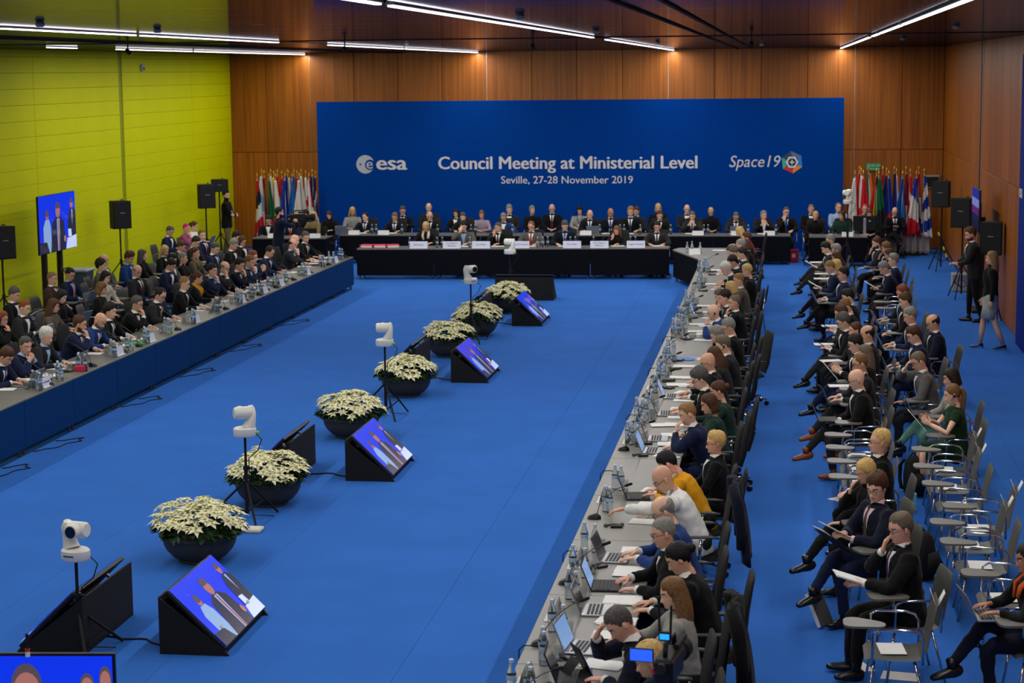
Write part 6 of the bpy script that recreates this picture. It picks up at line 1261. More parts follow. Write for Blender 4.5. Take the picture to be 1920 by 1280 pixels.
# ================================================================ chairs for everyone who sits
def person_chair(f, kind, label, group):
    seat(kind, f.x, f.y, f.rz, label, group)
for z, kind, nm, cn in (('LT', OCH, 'left table front row', 'black office chair'), ('LS', TCH, 'seats behind left table', 'grey tablet chair'), ('LB', MCH, 'table before the left flags', 'black meeting chair'), ('HA', OCH, 'head table', 'black office chair'),
                    ('HB', OCH, 'second row behind head table', 'black office chair'), ('HC', MCH, 'chairs before the blue backdrop', 'black meeting chair'), ('RT', OCH, 'right table', 'black office chair'),
                    ('RS', MCH, 'chairs just behind right table', 'black meeting chair'), ('AF', TCH, 'right audience front row', 'grey tablet chair'), ('AB', TCH, 'right audience back row', 'grey tablet chair')):
    for i, f in enumerate(PEOPLE[z]):
        en = 'from left' if z[0] == 'H' or z == 'LB' else 'from near end'
        person_chair(f, kind, f'{cn} under person, {ordn(i+1)} {en}, {nm}', 'chairs, '+nm)
EC = [(*(0.771, 14.582), 'beside the person with maroon tie, nearest the camera'), (.85, 22.2, 'front row, farthest of the gap of four'), (.85, 21.45, 'front row, second farthest of the gap of four'), (.85, 20.7, 'front row, second nearest of the gap of four'), (.85, 19.9, 'front row, nearest of the gap of four'), (1.9, 18.65, 'back row, between the fourth and fifth empties'), (1.86, 16.15, 'back row, last before the frame edge'),
      (*(1.782, 21.426), 'back row beside the dark green dress'), (*(1.743, 20.508), 'back row, second below the dark green dress'), (*(1.775, 19.646), 'back row, third below the dark green dress'), (*(1.734, 17.966), 'back row, fourth below the dark green dress'), (*(1.769, 17.223), 'back row, next to the person at the frame edge'),
      (1.95, 35.0, 'back row, farther of two between people'), (1.95, 34.1, 'back row, nearer of two between people')]
for i, (x, y, w) in enumerate(EC):
    x = .85 if x < 1.4 else x
    seat(TCH, x, y, math.pi/2, f'empty grey tablet chair, {w}', 'empty tablet chairs')
    b = MB(); rn = random.Random(i); b.box((0, 0, 0), (.20, .29, .004), b=.0015)
    o = b.build('paper', M_paper); o.location = (x-.02, y+.02, .461); o.rotation_euler = (0, 0, rn.uniform(-.12, .12)); tag(o, f'white sheet lying on empty chair, {w}'[:110], 'paper', 'sheets on empty chairs')
    if i in (0, 5, 7, 8, 10):
        b = MB(); V = [(-.06, 0, 0), (.06, 0, 0), (-.06, -.05, .10), (.06, -.05, .10), (-.06, .03, .11), (.06, .03, .11)]
        b.box((0, -.025, .05), (.12, .003, .12), b=.001, M=rotx(.45)); b.box((0, .035, .055), (.12, .003, .12), b=.001, M=rotx(-.35))
        o = b.build('reserved_card', M_paper); o.location = (x+.315, y-.06, .845); o.rotation_euler = (0, 0, math.pi/2); tag(o, f'folded white card on chair back, {w}', 'card', 'folded cards on chair backs')
o = seat(OCH, *(-0.549, 28.186), 1.85, 'empty high-backed office chair turned aside, behind the right table', None)
# ================================================================ table things
M_glass = mat('clear_bottle', (226, 238, 244), .04, trans=.95, ior=1.18, spec=.6); M_tumb = mat('clear_tumbler', (232, 238, 240), .03, trans=.95, ior=1.25, spec=.6)
M_cap = mat('pale_blue_cap', (190, 205, 225), .4); M_lab = mat('bottle_label', (160, 186, 210), .5); M_alub = mat('laptop_grey', (150, 152, 156), .35, .6); M_key = mat('keyboard_black', (26, 26, 28), .6); M_lscr = mat('laptop_screen', (120, 160, 215), .2, emit=.55, spec=.5); M_lscrd = mat('dark_screen', (20, 26, 46), .12, spec=.6)
b = MB(); b.lathe([(.03, 0), (.034, .006), (.0335, .05), (.030, .075), (.0335, .10), (.0335, .15), (.024, .185), (.0135, .21), (.0135, .232)], 14); bot_me = b.mesh('bottle_body', M_glass, 60)
b = MB(); b.lathe([(.0155, .225), (.0165, .23), (.0165, .248), (.012, .251)], 10); cap_me = b.mesh('cap', M_cap, 40)
b = MB(); b.lathe([(.0342, .108), (.0346, .11), (.0346, .14), (.0342, .142)], 14, cap=False); lab_me = b.mesh('label_band', M_lab, 60)
b = MB(); b.lathe([(.028, 0), (.03, .004), (.036, .1), (.0345, .1), (.0285, .01), (.0, .009)], 14, cap=False); gl_me = b.mesh('drinking_glass', M_tumb, 60)
def bottle(x, y, z, label, group):
    if 'bot' not in PRO:
        t = thing('water_bottle', label, 'bottle', (x, y, z), 0, group); bb_ = link('bottle_body', bot_me, t); link('cap', cap_me, bb_); link('label_band', lab_me, bb_); PRO['bot'] = t
    put(PRO['bot'], USED, label, (x, y, z), x*7 % 6, group)
PRO = {}
def laptop(x, y, z, rz, label, group=None, tilt=105, lit=True, col=None):
    t = thing('laptop', label, 'laptop', (x, y, z), rz, group)
    b = MB(); b.box((0, 0, .009), (.33, .23, .016), b=.004); bs_ = b.build('base', col or M_alub, t)
    b = MB()
    for i in range(4): b.box((0, .065-i*.03, .0185), (.28, .022, .004), b=.001)
    b.build('keyboard', M_key, bs_)
    b = MB(); a = math.radians(tilt-90); M = rotx(-a)
    c = np.array((0, .115, .014)); up = np.array((0, math.sin(a), math.cos(a)))
    b.box(c+up*.112, (.33, .008, .225), b=.003, M=M); ld_ = b.build('lid', col or M_alub, t)
    b = MB(); b.box(c+up*.112+np.array((0, -math.cos(a), math.sin(a)))*.005, (.305, .002, .195), b=.0005, M=M); b.build('screen', M_lscr if lit else M_lscrd, ld_)
    return t
def paper(x, y, z, rz, label, group=None, w=.21, d=.297, n=1, col=None):
    b = MB(); rn = random.Random(int(x*1000+y*77))
    for i in range(n): b.box((rn.uniform(-.01, .01)*(n > 1), rn.uniform(-.01, .01)*(n > 1), .003+i*.0045), (w, d, .004), b=.0012, M=rotz(rn.uniform(-.08, .08)*(n > 1)))
    o = b.build('paper', col or M_paper); o.location = (x, y, z); o.rotation_euler = (0, 0, rz); return tag(o, label, 'paper', group)
M_pink = mat('pink_binder', (214, 40, 80), .5); M_greenf = mat('green_folder', (40, 150, 40), .5); M_bluef = mat('blue_folder', (40, 110, 200), .5)
def mic(x, y, z, rz, label, group):
    """desk microphone: base with gooseneck leaning along local +y"""
    if 'mic' not in PRO:
        t = thing('gooseneck_microphone', label, 'microphone', (x, y, z), rz, group)
        b = MB(); b.tube([(0, 0, 0), (0, 0, .012), (0, -.01, .04)], [(.05, .07), (.05, .07), (.034, .045)], 12, xref=(1, 0, 0)); b.build('base', M_black, t, 50)
        b = MB(); b.tube([(0, .03, .035), (0, .05, .13), (0, .12, .22), (0, .23, .30), (0, .30, .33)], .004, 6); gn_ = b.build('gooseneck', M_arm, t, True)
        b = MB(); b.tube([(0, .295, .328), (0, .31, .334), (0, .36, .352), (0, .37, .355)], [.008, .013, .013, .007], 8); b.build('capsule', M_blackmatt, gn_, 50)
        PRO['mic'] = t
    put(PRO['mic'], USED, label, (x, y, z), rz, group)
M_plate = mat('frosted_card', (206, 210, 226), .5); M_ink = mat('navy_ink', (40, 44, 100), .6); M_plate2 = mat('grey_clear_card', (182, 182, 180), .4)
def nameplate(x, y, z, rz, label, group, lines=(), w=.30, h=.125, m=None, size=.045):
    """tent card on a foot; front faces local -y"""
    t = thing('name_card', label, 'card', (x, y, z), rz, group)
    b = MB(); b.box((0, .03, h/2), (w, .003, h*1.02), b=.001, M=rotx(-.25)); b.build('front_leaf', m or M_plate, t)
    b = MB(); b.box((0, .085, h/2), (w, .003, h*1.02), b=.001, M=rotx(.25)); b.build('back_leaf', m or M_plate, t)
    b = MB(); b.box((0, .05, .003), (w, .13, .004), b=.001); b.build('foot', M_paper, t)
    for i, s in enumerate(lines):
        n = len(lines); zz = h*.5+(n/2-.78-i)*size*.95+.004; yy = .03+math.tan(.25)*(zz-h/2)-.0028
        o = tri('lettering', s, size, M_ink, t, (0, yy, zz), (math.pi/2-.25, 0, 0), 'CENTER', depth=.0006)
    return t
def headset(x, y, z, rz, label, group):
    if 'hs' not in PRO:
        t = thing('interpretation_receiver', label, 'receiver', (x, y, z), rz, group)
        b = MB(); b.box((0, 0, .012), (.06, .11, .022), b=.006); b.build('case', M_black, t)
        b = MB(); b.tube([(.06, -.05, .008), (.09, -.02, .008), (.1, .03, .008), (.07, .07, .008), (.03, .09, .008)], .008, 6); b.build('headband', M_black, t, True)
        b = MB(); b.ell((.06, -.055, .016), (.025, .022, .016), 8, 6); b.ell((.03, .095, .016), (.025, .022, .016), 8, 6); b.build('ear_pad', M_arm, t, True)
        PRO['hs'] = t
    put(PRO['hs'], USED, label, (x, y, z), rz, group)
TZ = .743
def names(zone):
    return {'LT': ('left table', 1), 'RT': ('right table', -1)}[zone]
# per-seat things: (laptop, lit, bottles, glasses, papers, mic, card)
def dress(zone, xin, xout, dirx):
    """xin: the edge by the people, xout: the open edge; dirx: +1 when people face +x"""
    tn = names(zone)[0]; rz = -math.pi/2 if dirx > 0 else math.pi/2; ph = PEOPLE[zone]
    for i, f in enumerate(ph):
        rn = random.Random(i*13+(5 if zone == 'RT' else 90)); o = ordn(i+1); y = f.y; q = lambda t: xin+(xout-xin)*t
        if zone == 'RT' and (y > 42): 
            continue
        pl = f'before the {o} seat from near end, {tn}'
        has = (zone == 'RT' and i in (0, 1, 2, 3, 4, 5, 7, 8, 9, 11, 12, 17, 20)) or (zone == 'LT' and i in (0, 2, 8, 16))
        if has:
            col = M_key if (i % 3 == 1) else None
            laptop(q(.42), y+rn.uniform(-.03, .03), TZ, rz+rn.uniform(-.15, .15), f'open {"black" if col else "grey"} laptop {pl}', 'laptops on the '+tn, 112, i % 2 == 0, col)
        for n in range(rn.choice((2, 2, 3))):
            yy = y+(.26+.09*n)*(1 if dirx < 0 else -1)+rn.uniform(-.03, .03); bottle(q(.70+.09*n+rn.uniform(-.04, .04)), yy, TZ, f'{["", "second ", "third "][n]}clear water bottle {pl}', 'water bottles on the '+tn)
        if rn.random() < .9:
            g = link('drinking_glass', gl_me, None, (q(.62), y+.34*(1 if dirx < 0 else -1)+rn.uniform(-.05, .05), TZ)); tag(g, f'small clear drinking glass {pl}', 'glass', 'drinking glasses on the '+tn)
        for n in range(rn.choice((1, 2, 2))):
            paper(q(.22+.2*n) if not has else q(.2), y+rn.uniform(-.1, .1)+(.30 if has else 0)*(1 if n else -1), TZ+.0005+.006*n, rz+rn.uniform(-.3, .3), f'{"upper " if n else ""}white papers {pl}', 'papers on the '+tn, n=rn.choice((1, 1, 2)))
        if rn.random() < .6: headset(q(.55), y-.30*(1 if dirx < 0 else -1)+rn.uniform(-.04, .04), TZ, rz+rn.uniform(-1, 1), f'black interpretation receiver {pl}', 'receivers on the '+tn)
        if i % 2 == 0 or zone == 'LT' and i % 3 == 0:
            mic(q(.86), y+.02, TZ, rz+math.pi+rn.uniform(-.25, .25), f'black gooseneck microphone {pl}', 'microphones on the '+tn)
        if i % 2 == 1 and not (zone == 'LT' and i == 1) or (zone, i) == ('LT', 0):
            lines = ('Czech Republic',) if (zone, i) == ('LT', 0) else ()
            nameplate(q(.90), y+(-.18 if i else -.1), TZ, rz+math.pi if dirx < 0 else math.pi/2, f'folded {"frosted" if zone == "LT" else "grey"} name card {pl}', 'name cards on the '+tn, lines, m=None if zone == 'LT' else M_plate2, size=.036)
dress('LT', LT_X0, LT_X1, 1); dress('RT', RT_X1, RT_X0, -1)
paper(-10.05, (-9.915, 28.686)[1], TZ, .3, 'bright green folder lying on the left table', None, .24, .34, 2, M_greenf)
b = MB(); b.box((0, 0, .04), (.16, .11, .08), b=.01); o = b.build('tissue_box', M_pink); o.location = (*(-9.919, 25.850), TZ); tag(o, 'small pink and white box on the left table near end', 'box')
paper(-1.45, (-1.538, 27.599)[1], TZ, 1.2, 'blue folder lying on the right table', None, .24, .34, 2, M_bluef)
# head table
def hp_(px, py, back=.0): return None
HAT = [(*(-8.678, 44.971), ('Secretary',)), (*(-7.886, 44.993), ("Co-Chair's", 'Advisor')), (*(-7.187, 45.013), ('Co-Chair',)), (*(-6.252, 45.109), ('Director General',)), (*(-5.026, 45.212), ('Co-Chair',)), (*(-4.379, 45.230), ("Co-Chair's", 'Advisor')), (*(-3.519, 45.323), ('Legal Counsel',))]
for i, (x, y, ln) in enumerate(HAT):
    yf = hA.y+(x-hA.x)*hd.y/hd.x
    nameplate(x, yf+.03, TZ, hang, f'large pale name card reading {" ".join(ln)}, {ordn(i+1)} from left, head table', 'name cards on the head table', ln, .43, .165, size=.062 if len(ln[0]) < 14 else .052)
for i, (px, n_) in enumerate([(766, 1), (818, 2), (880, 1), (1008, 3), (1060, 3), (1113, 1), (1182, 2)]):
    for k_ in range(n_):
        x = -10.17+(px+k_*9-668)/587*7.43; yf = hA.y+(x-hA.x)*hd.y/hd.x; bottle(x, yf+.26+.05*k_, TZ, f'{["", "second ", "third "][k_]}clear bottle behind the {ordn(i+1)} name card, head table', 'bottles on the head table')
for i, f in enumerate(PEOPLE['HA']):
    yf = hA.y+(f.x-hA.x)*hd.y/hd.x
    paper(f.x+.05, yf+.5, TZ, .05*i, f'white papers before {ordn(i+1)} person from left, head table', 'papers on the head table', .3, .21, 2)
    if i in (2, 3, 5, 6): mic(f.x-.34, yf+.2, TZ, .4-.2*i, f'black gooseneck microphone beside {ordn(i+1)} person, head table', 'microphones on the head table')
def binder(x, y, z, rz, label, col):
    t = thing('ring_binder', label, 'binder', (x, y, z), rz, 'pink binders on the head table')
    b = MB(); b.box((0, 0, .004), (.32, .28, .006), b=.002); b.box((0, 0, .072), (.32, .28, .006), b=.002); b.box((-.158, 0, .038), (.006, .28, .074), b=.002); b.build('cover', col, t)
    b = MB(); b.box((.01, 0, .038), (.28, .25, .058), b=.004); b.build('pages', M_paper, t)
for i, px in enumerate((686, 710, 733)):
    x = (-10.183, 44.774)[0]+(px-668)/587*7.43; binder(x, hA.y+.3+.02*i, TZ, -.2+.25*i, ['pink ring binder at left end of head table', 'pink ring binder, middle of three, head table', 'pink and white ring binder beside the others, head table'][i], M_pink)
# second row tables
for i, px in enumerate((652, 710, 1099, 1310, 1382, 1442)):
    x = (px-1478)*48.7/3600+.05; nameplate(x, RBY+.03, TZ, 0, f'small white name card, {ordn(i+1)} from left, second row behind head table', 'name cards in the second row', (), .29, .11, M_paper)
for i, px in enumerate((492, 575)): nameplate((px-1478)*47.7/3600+.05, 47.64, TZ, 0, f'small white name card, {["left", "right"][i]} one before the left flags', 'name cards before the left flags', (), .28, .11, M_paper)
for i, px in enumerate((1524, 1588)): nameplate((px-1478)*48.4/3600+.02, 48.34 if px > 1560 else 48.66, TZ, 0, f'small white name card, {["left", "right"][i]} of the head rows near the monitor', None, (), .28, .11, M_paper) if px > 1560 else None
for i, f in enumerate(PEOPLE['HB'][:12]):
    rn = random.Random(i+300)
    paper(f.x, RBY+.5, TZ, rn.uniform(-.2, .2), f'white papers before {ordn(i+1)} person, second row', 'papers in the second row', .28, .21, 2)
    bottle(f.x+.33, RBY+.3, TZ, f'clear water bottle beside {ordn(i+1)} person, second row', 'bottles in the second row')
    if i % 3 == 0: bottle(f.x+.43, RBY+.36, TZ, f'second clear bottle beside {ordn(i+1)} person, second row', 'bottles in the second row')
laptop((631-1478)*48.7/3600, RBY+.22, TZ, math.pi, 'silver laptop seen from behind, left end of second row', None, 108, True)
laptop((1117-1478)*48.9/3600, RBY+.3, TZ, math.pi, 'pale laptop seen from behind, middle of second row', None, 108, True)
laptop((1386-1478)*48.9/3600, RBY+.3, TZ, math.pi, 'silver laptop seen from behind, right part of second row', None, 108, True)
laptop((572-1478)*48.0/3600, 48.05, TZ, math.pi, 'black laptop before the left flags', None, 108, True, M_key)
# desktop monitor seen from behind on the right desk
t = thing('desktop_monitor', 'black desktop monitor seen from behind on the right desk', 'monitor', ((1621-1478)*48.6/3600, 48.75, TZ))
b = MB(); b.box((0, 0, .30), (.58, .05, .37), b=.012); b.build('panel', M_blackmatt, t)
b = MB(); b.box((0, -.04, .22), (.075, .03, .42), b=.008); b.build('stand_column', M_alu, t)
b = MB(); b.box((0, 0, .008), (.24, .2, .014), b=.004); b.build('stand_foot', M_alu, t)
b = MB(); b.box((.12, -.027, .36), (.05, .004, .018), b=.001); b.build('sticker', M_paper, t)
# corner table things
cx = PEOPLE['RT'][-1]; nameplate(-2.05, 43.55, TZ, .35, 'small white name card on the corner table', None, (), .26, .13, M_paper)
for k_, (x, y) in enumerate(((-2.25, 43.9), (-2.15, 44.1), (-1.95, 43.8))): bottle(x, y, TZ, f'clear water bottle on corner table, {["left", "rear", "right"][k_]} of three', 'bottles on the corner table')
paper(-1.55, 44.5, TZ, 1.4, 'white papers before the red jacket on corner table', None, n=2)
# ================================================================ things on laps and in hands
def lap(f, dx, dy, z): return loc(f, (dx, dy, z))
for zone in ('LS', 'AF', 'AB'):
    for i, f in enumerate(PEOPLE[zone]):
        zn = {'LS': 'seats behind left table', 'AF': 'right audience front row', 'AB': 'right audience back row'}[zone]; o = ordn(i+1); pose = f.pose
        if pose == 'laptop': 
            p = lap(f, 0, .40, .735); laptop(p[0], p[1], .71, f.rz, f'laptop on the lap of {o} person, {zn}', 'laptops on laps, '+zn, 115, True, M_key if i % 2 else None)
        elif pose in ('read', 'readchin'):
            p = lap(f, 0 if pose == 'read' else -.02, .47, .86 if pose == 'read' else .82); s = paper(*p, f.rz, f'white papers held by {o} person, {zn}', 'papers in hand, '+zn, n=3 if pose == 'readchin' else 2); s.rotation_euler = Euler((math.radians(50 if pose == 'read' else 18), 0, f.rz), 'XYZ')
        elif pose == 'phone':
            p = lap(f, 0, .45, .865)
            if i % 2: s = paper(*p, f.rz, f'white papers held by {o} person, {zn}', 'papers in hand, '+zn, n=2); s.rotation_euler = Euler((math.radians(30), 0, f.rz), 'XYZ')
            else:
                b = MB(); b.box((0, 0, 0), (.075, .15, .009), b=.003); s = b.build('phone', M_lscrd); s.location = p; s.rotation_euler = Euler((math.radians(35), 0, f.rz), 'XYZ'); tag(s, f'dark phone held by {o} person, {zn}', 'phone', 'phones in hand, '+zn)
        elif zone == 'AF' and pose == 'lap' and i not in (3, 4): 
            p = lap(f, -.01, .38, .70); paper(p[0], p[1], .735, f.rz+.1, f'white papers on the lap of {o} person, {zn}', 'papers on laps, '+zn, n=2)
def byl(z, s): return next(f for f in PEOPLE[z] if s in f.desc)
f = byl('AF', 'laptop on knees'); p = lap(f, 0, .46, .74); laptop(p[0], p[1], .72, f.rz, 'laptop with blue screen on the knees of the person in tan shoes', None, 112, True, M_key)
f = byl('AF', 'pink shirt'); p = lap(f, -.12, .52, .80)
t = thing('document_folder', 'open black folder with white sheet on the crossed legs of the pink shirt', 'folder', p, f.rz); t.rotation_euler = Euler((math.radians(38), 0, f.rz), 'XYZ')
b = MB(); b.box((0, 0, 0), (.34, .3, .012), b=.004); b.build('cover', M_blackmatt, t)
b = MB(); b.box((.02, .06, .009), (.21, .28, .006), b=.002); b.build('sheet', M_paper, t)
f = byl('LS', 'blue folder'); p = lap(f, .02, .36, .74); s = paper(*p, f.rz, 'dark blue folder on the lap, seats behind left table', None, .3, .22, 2, mat('dark_blue_folder', (20, 48, 120), .4)); s.rotation_euler = Euler((.5, 0, f.rz), 'XYZ')
f = byl('AB', 'teal') if False else byl('AB', 'green trousers'); p = lap(f, 0, .42, .72); laptop(p[0], p[1], .725, f.rz, 'blue-screened laptop on lap of the person with green trousers', None, 115, True, M_key)
f = PEOPLE['ST'][-1]; p = loc(f, (0, .45, 1.17)); b = MB(); b.box((0, 0, 0), (.075, .15, .009), b=.003); s = b.build('phone', M_lscrd); s.location = p; s.rotation_euler = Euler((.6, 0, f.rz), 'XYZ'); tag(s, 'dark phone held by the standing person in charcoal suit', 'phone')
f = byl('HC', 'reading paper'); p = loc(f, (0, .44, .86)); s = paper(*p, f.rz, 'white sheet held by the navy suit before the backdrop', None); s.rotation_euler = Euler((.8, 0, f.rz), 'XYZ')
f = byl('HC', 'tablet by flags'); p = loc(f, (0, .40, .84)); b = MB(); b.box((0, 0, 0), (.26, .19, .012), b=.004); s = b.build('tablet_computer', M_lscrd); s.location = p; s.rotation_euler = Euler((.7, 0, f.rz), 'XYZ'); tag(s, 'dark tablet held by the person sitting before the right flags', 'tablet')
# near tablet computer on the right table
q = (-1.386, 12.850)
t = thing('tablet_computer', 'tablet on a folding stand with lit page, near end of right table', 'tablet', (q[0], q[1], TZ), math.pi/2+.5)
b = MB(); b.box((0, 0, .105), (.17, .010, .235), b=.004, M=rotx(-.45)); b.build('shell', M_black, t)
b = MB(); b.box((0, -.007, .107), (.155, .003, .215), b=.001, M=rotx(-.45)); b.build('screen', M_lscr, t)
b = MB(); b.box((0, .09, .06), (.15, .006, .15), b=.002, M=rotx(.7)); b.build('stand_flap', M_key, t)
# ================================================================ bags and small things on the floor
def backpack(x, y, rz, label, k=1.):
    t = thing('backpack', label, 'bag', (x, y, 0), rz)
    b = MB(); b.tube([(0, 0, .01), (0, 0, .08), (0, .01, .25), (0, .02, .4), (0, .03, .47)], [(.13*k, .07*k), (.16*k, .1*k), (.16*k, .105*k), (.13*k, .085*k), (.06*k, .04*k)], 14, xref=(1, 0, 0)); b.build('pack', M_of, t, True)
    b = MB(); b.tube([(0, -.1, .08), (0, -.13, .16), (0, -.1, .28)], [(.11*k, .03), (.12*k, .045), (.08*k, .02)], 10, xref=(1, 0, 0)); b.build('front_pocket', M_of, t, True)
    for s in (-1, 1):
        b = MB(); b.tube([(s*.08, .09, .42), (s*.09, .17, .34), (s*.1, .16, .18), (s*.11, .09, .08)], [(.025, .008)]*4, 6); b.build('strap', M_blackmatt, t, True)
    b = MB(); b.tube([(-.04, .03, .46), (0, .03, .51), (.04, .03, .46)], .01, 6); b.build('handle', M_blackmatt, t, True)
q = (1.343, 18.436); backpack(q[0], q[1], .9, 'black backpack standing behind the person with maroon tie')
q = (1.478, 22.110); backpack(q[0], q[1], .4, 'black bag on floor near the dark green dress', .8)
q = (1.451, 36.194); 
b = MB(); b.box((0, 0, .17), (.26, .12, .34), b=.02); 
t = thing('red_tote', 'dark red bag with pale square, floor before the second row', 'bag', ((0.181, 49.248)[0], (0.181, 49.248)[1], 0)); b.build('sack', mat('dark_red_cloth', (130, 14, 44), .8), t)
b = MB(); b.box((0, -.062, .18), (.09, .006, .1), b=.002); b.build('print', mat('pale_print', (190, 150, 160), .7), t)
b = MB(); b.tube([(-.06, 0, .33), (-.05, 0, .43), (.05, 0, .43), (.06, 0, .33)], .008, 6); b.build('handle', M_blackmatt, t, True)
q = (0.376, 16.788)
t = thing('upright_folder', 'grey and white binder leaning on floor beside near audience', 'binder', (q[0], q[1]-.05, .012), .35); t.rotation_euler = Euler((math.radians(-24), 0, math.radians(65)), 'XYZ')
b = MB(); b.box((0, 0, .16), (.26, .035, .32), b=.006); b.build('cover', mat('grey_board', (84, 84, 82), .6), t)
b = MB(); b.box((-.132, 0, .16), (.012, .033, .31), b=.003); b.build('spine', M_paper, t)
b = MB(); b.box((.128, 0, .16), (.012, .025, .29), b=.003); b.build('pages', M_paper, t)
for i, (px, py) in enumerate(((1605, 1255), (1684, 1268), (1560, 900))):
    q = [(0.601, 15.570), (0.947, 15.353), (0.665, 21.892)][i]
    paper(q[0], q[1], .0005, .4+i, ['white sheet on floor behind the black shoes, near right', 'white card on floor under the nearest empty chair', 'white sheet on floor beside the front row gap'][i])
M_carton = mat('aqua_carton', (110, 180, 205), .5)
for i, q in enumerate([(*(0.660, 21.361), .0), (*(1.424, 21.656), .0)]):
    b = MB(); b.box((0, 0, .1), (.075, .075, .2), b=.004); t = thing('drink_carton', ['aqua drink carton on floor by the front row gap', 'aqua drink carton on floor behind front row'][i], 'carton', (q[0], q[1]-.3, 0)); b.build('carton', M_carton, t)
    b = MB(); b.tube([(0, 0, .2), (0, 0, .22)], .014, 8); b.build('cap', M_white, t, 40)
# coats on chair backs
def coat(f, label, col):
    t = thing('hung_jacket', label, 'jacket', (f.x, f.y, 0), f.rz); b = MB(); n = 9; V = []; F = []
    for i in range(9):
        z = 1.16-.09*i
        for j in range(n): 
            u = j/(n-1)*2-1; V.append((u*(.2+.035*i*.6), -.36-.035*math.sin(j*2.1+i*.3)-.012*i+.05*(u*u)*(1 if i < 3 else .3), z-.04*u*u))
    for i in range(8):
        for j in range(n-1): F.append((i*n+j, i*n+j+1, (i+1)*n+j+1, (i+1)*n+j))
    b.add(V, F); o = b.build('back_cloth', cmat(col), t, True); m = o.modifiers.new('thickness', 'SOLIDIFY'); m.thickness = .03
    b = MB()
    for s in (-1, 1): b.tube([(s*.21, -.32, 1.12), (s*.27, -.37, .95), (s*.28, -.4, .7), (s*.27, -.4, .55)], [.05, .055, .05, .045], 8)
    b.build('sleeve', cmat(col), t, True)
coat(byl('RT', 'white shirt'), 'dark navy jacket hung over chair back behind the white shirt', 'dnavy')
coat(PEOPLE['RT'][2], 'dark coat hung on chair behind the pale grey top', 'black')
# cables across the floor
def cable(pts, label, group, r=.009):
    b = MB(); P = []
    for i in range(len(pts)-1):
        for k_ in range(5):
            t_ = k_/5; x = pts[i][0]*(1-t_)+pts[i+1][0]*t_; y = pts[i][1]*(1-t_)+pts[i+1][1]*t_; P.append((x+.03*math.sin(7*(i+t_)), y+.03*math.cos(5*(i+t_)), r))
    P.append((*pts[-1], r)); b.tube(P, r, 5); o = b.build('cable', M_blackmatt, None, True); return tag(o, label, 'cable', group)
for i, (w, y) in enumerate(zip(('nearest', 'second', 'third', 'farthest'), WY)):
    cable([(-5.9, LY[i]-.1), (-5.6, y-.25), (-5.28, y-.4)], f'black cable on carpet between the wedge pair, {w} from camera', 'cables between the wedges')
for i, y in enumerate((20.3, 22.6, 24.4, 27.8, 30.6, 33.5, 37.)):
    rn = random.Random(i); cable([(-9.78, y), (-9.6+.1*rn.random(), y+.3), (-9.45, y+.1), (-9.62, y-.4), (-9.8, y-.7)], f'black cable loop on carpet by the left table, {ordn(i+1)} from near end', 'cable loops by the left table', .007)
for i, y in enumerate((13.4, 16.2, 19.6, 22.9, 26.6, 29.8)):
    b = MB(); b.tube([(-1.70, y, .752), (-1.80, y+.01, .76), (-1.87, y+.02, .757), (-1.905, y+.03, .72), (-1.91, y+.04, .6), (-1.90, y+.06, .4), (-1.9, y, .2)], .005, 5); o = b.build('cable', M_blackmatt, None, True); tag(o, f'black microphone cable over the right table edge, {ordn(i+1)} from near end', 'cable', 'cables over the right table edge')
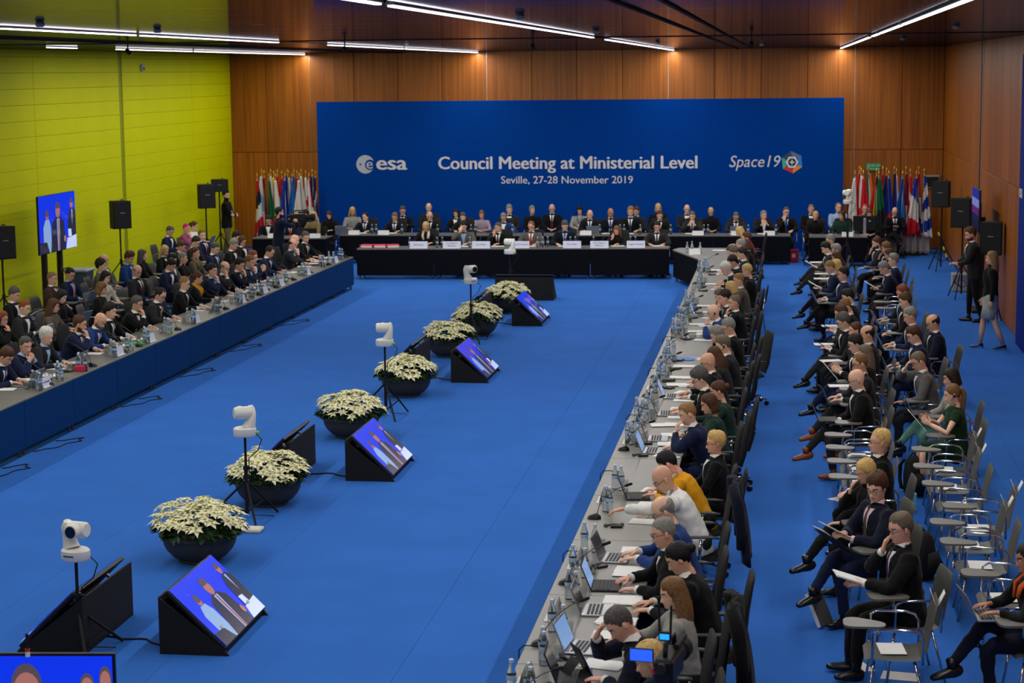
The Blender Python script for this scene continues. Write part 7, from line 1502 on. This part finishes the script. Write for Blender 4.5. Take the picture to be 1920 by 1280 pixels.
# video cameras
def video_camera(x, y, z, rz, label, lcd=True, k=1.):
    t = thing('video_camera', label, 'camera', (x, y, z), rz); S_ = lambda *v: tuple(q*k for q in v)
    b = MB(); b.box(S_(0, 0, .08), S_(.13, .36, .17), b=.02*k); b.build('body', M_black, t)
    b = MB(); b.tube([S_(0, .17, .08), S_(0, .30, .08), S_(0, .31, .08), S_(0, .40, .08)], [.055*k, .06*k, .075*k, .08*k], 16); b.build('lens_barrel', M_blackmatt, t, 40)
    b = MB(); b.tube([S_(0, -.1, .16), S_(0, -.08, .24), S_(0, .16, .24), S_(0, .18, .16)], .016*k, 8); b.build('handle', M_black, t, True)
    b = MB(); b.tube([S_(.05, .0, .2), S_(.05, .26, .2)], .02*k, 10); b.build('shotgun_microphone', M_blackmatt, t, 40)
    b = MB(); b.tube([S_(0, -.18, .12), S_(0, -.26, .13)], [(.03*k, .03*k), (.04*k, .035*k)], 10); b.build('eyepiece', M_black, t, 40)
    if lcd:
        b = MB(); b.box(S_(-.17, -.02, .14), S_(.16, .012, .09), b=.004); b.build('monitor_frame', M_black, t)
        b = MB(); b.box(S_(-.17, -.028, .14), S_(.145, .004, .075), b=.001); b.build('monitor_screen', mat('viewfinder_blue', (40, 90, 235), .3, emit=1.), t)
        b = MB(); b.box(S_(0, -.1, .3), S_(.08, .03, .06), b=.004); b.build('receiver', M_black, t)
        b = MB(); b.box(S_(0, -.118, .3), S_(.06, .006, .035), b=.001); b.build('receiver_display', mat('cyan_display', (40, 160, 240), .3, emit=1.), t)
        for s in (-1, 1):
            b = MB(); b.tube([S_(s*.035, -.1, .32), S_(s*.04, -.1, .50)], .008*k, 6); b.build('antenna', M_blackmatt, t, 40)
        b = MB(); b.tube([S_(-.05, -.19, .1), S_(-.05, -.2, .1)], .02*k, 10); b.build('red_button', mat('record_red', (220, 50, 70), .4), t, 40)
    return t
def tripod(x, y, z, label):
    t = thing('video_tripod', label, 'tripod', (x, y, 0))
    b = MB(); b.box((0, 0, z-.05), (.12, .14, .09), b=.015); b.build('head', M_black, t)
    for k_ in range(3):
        a = .5+2.094*k_; dx, dy = math.cos(a), math.sin(a); b = MB(); b.tube([(.05*dx, .05*dy, z-.1), (.24*dx, .24*dy, z*.5), (.42*dx, .42*dy, .01)], [.022, .018, .014], 6); b.build('leg', M_blackmatt, t, True)
    b = MB(); b.tube([(0, 0, z-.1), (.05, -.35, z-.2)], .012, 6); b.build('pan_bar', M_black, t, True)
f = PEOPLE['CO'][0]; p = loc(f, (.05, .48, 0)); video_camera(p[0], p[1], 1.38, f.rz, 'large video camera on tripod before the left flags', False, 1.05); tripod(p[0], p[1], 1.36, 'black video tripod before the left flags')
q = (-0.646, 10.568); video_camera(q[0], q[1]+.05, 1.46, -.15, 'video camera with lit blue screens at the bottom edge', True, .9); tripod(q[0], q[1]+.05, 1.44, 'black tripod under the video camera at the bottom edge')
PRO.clear()
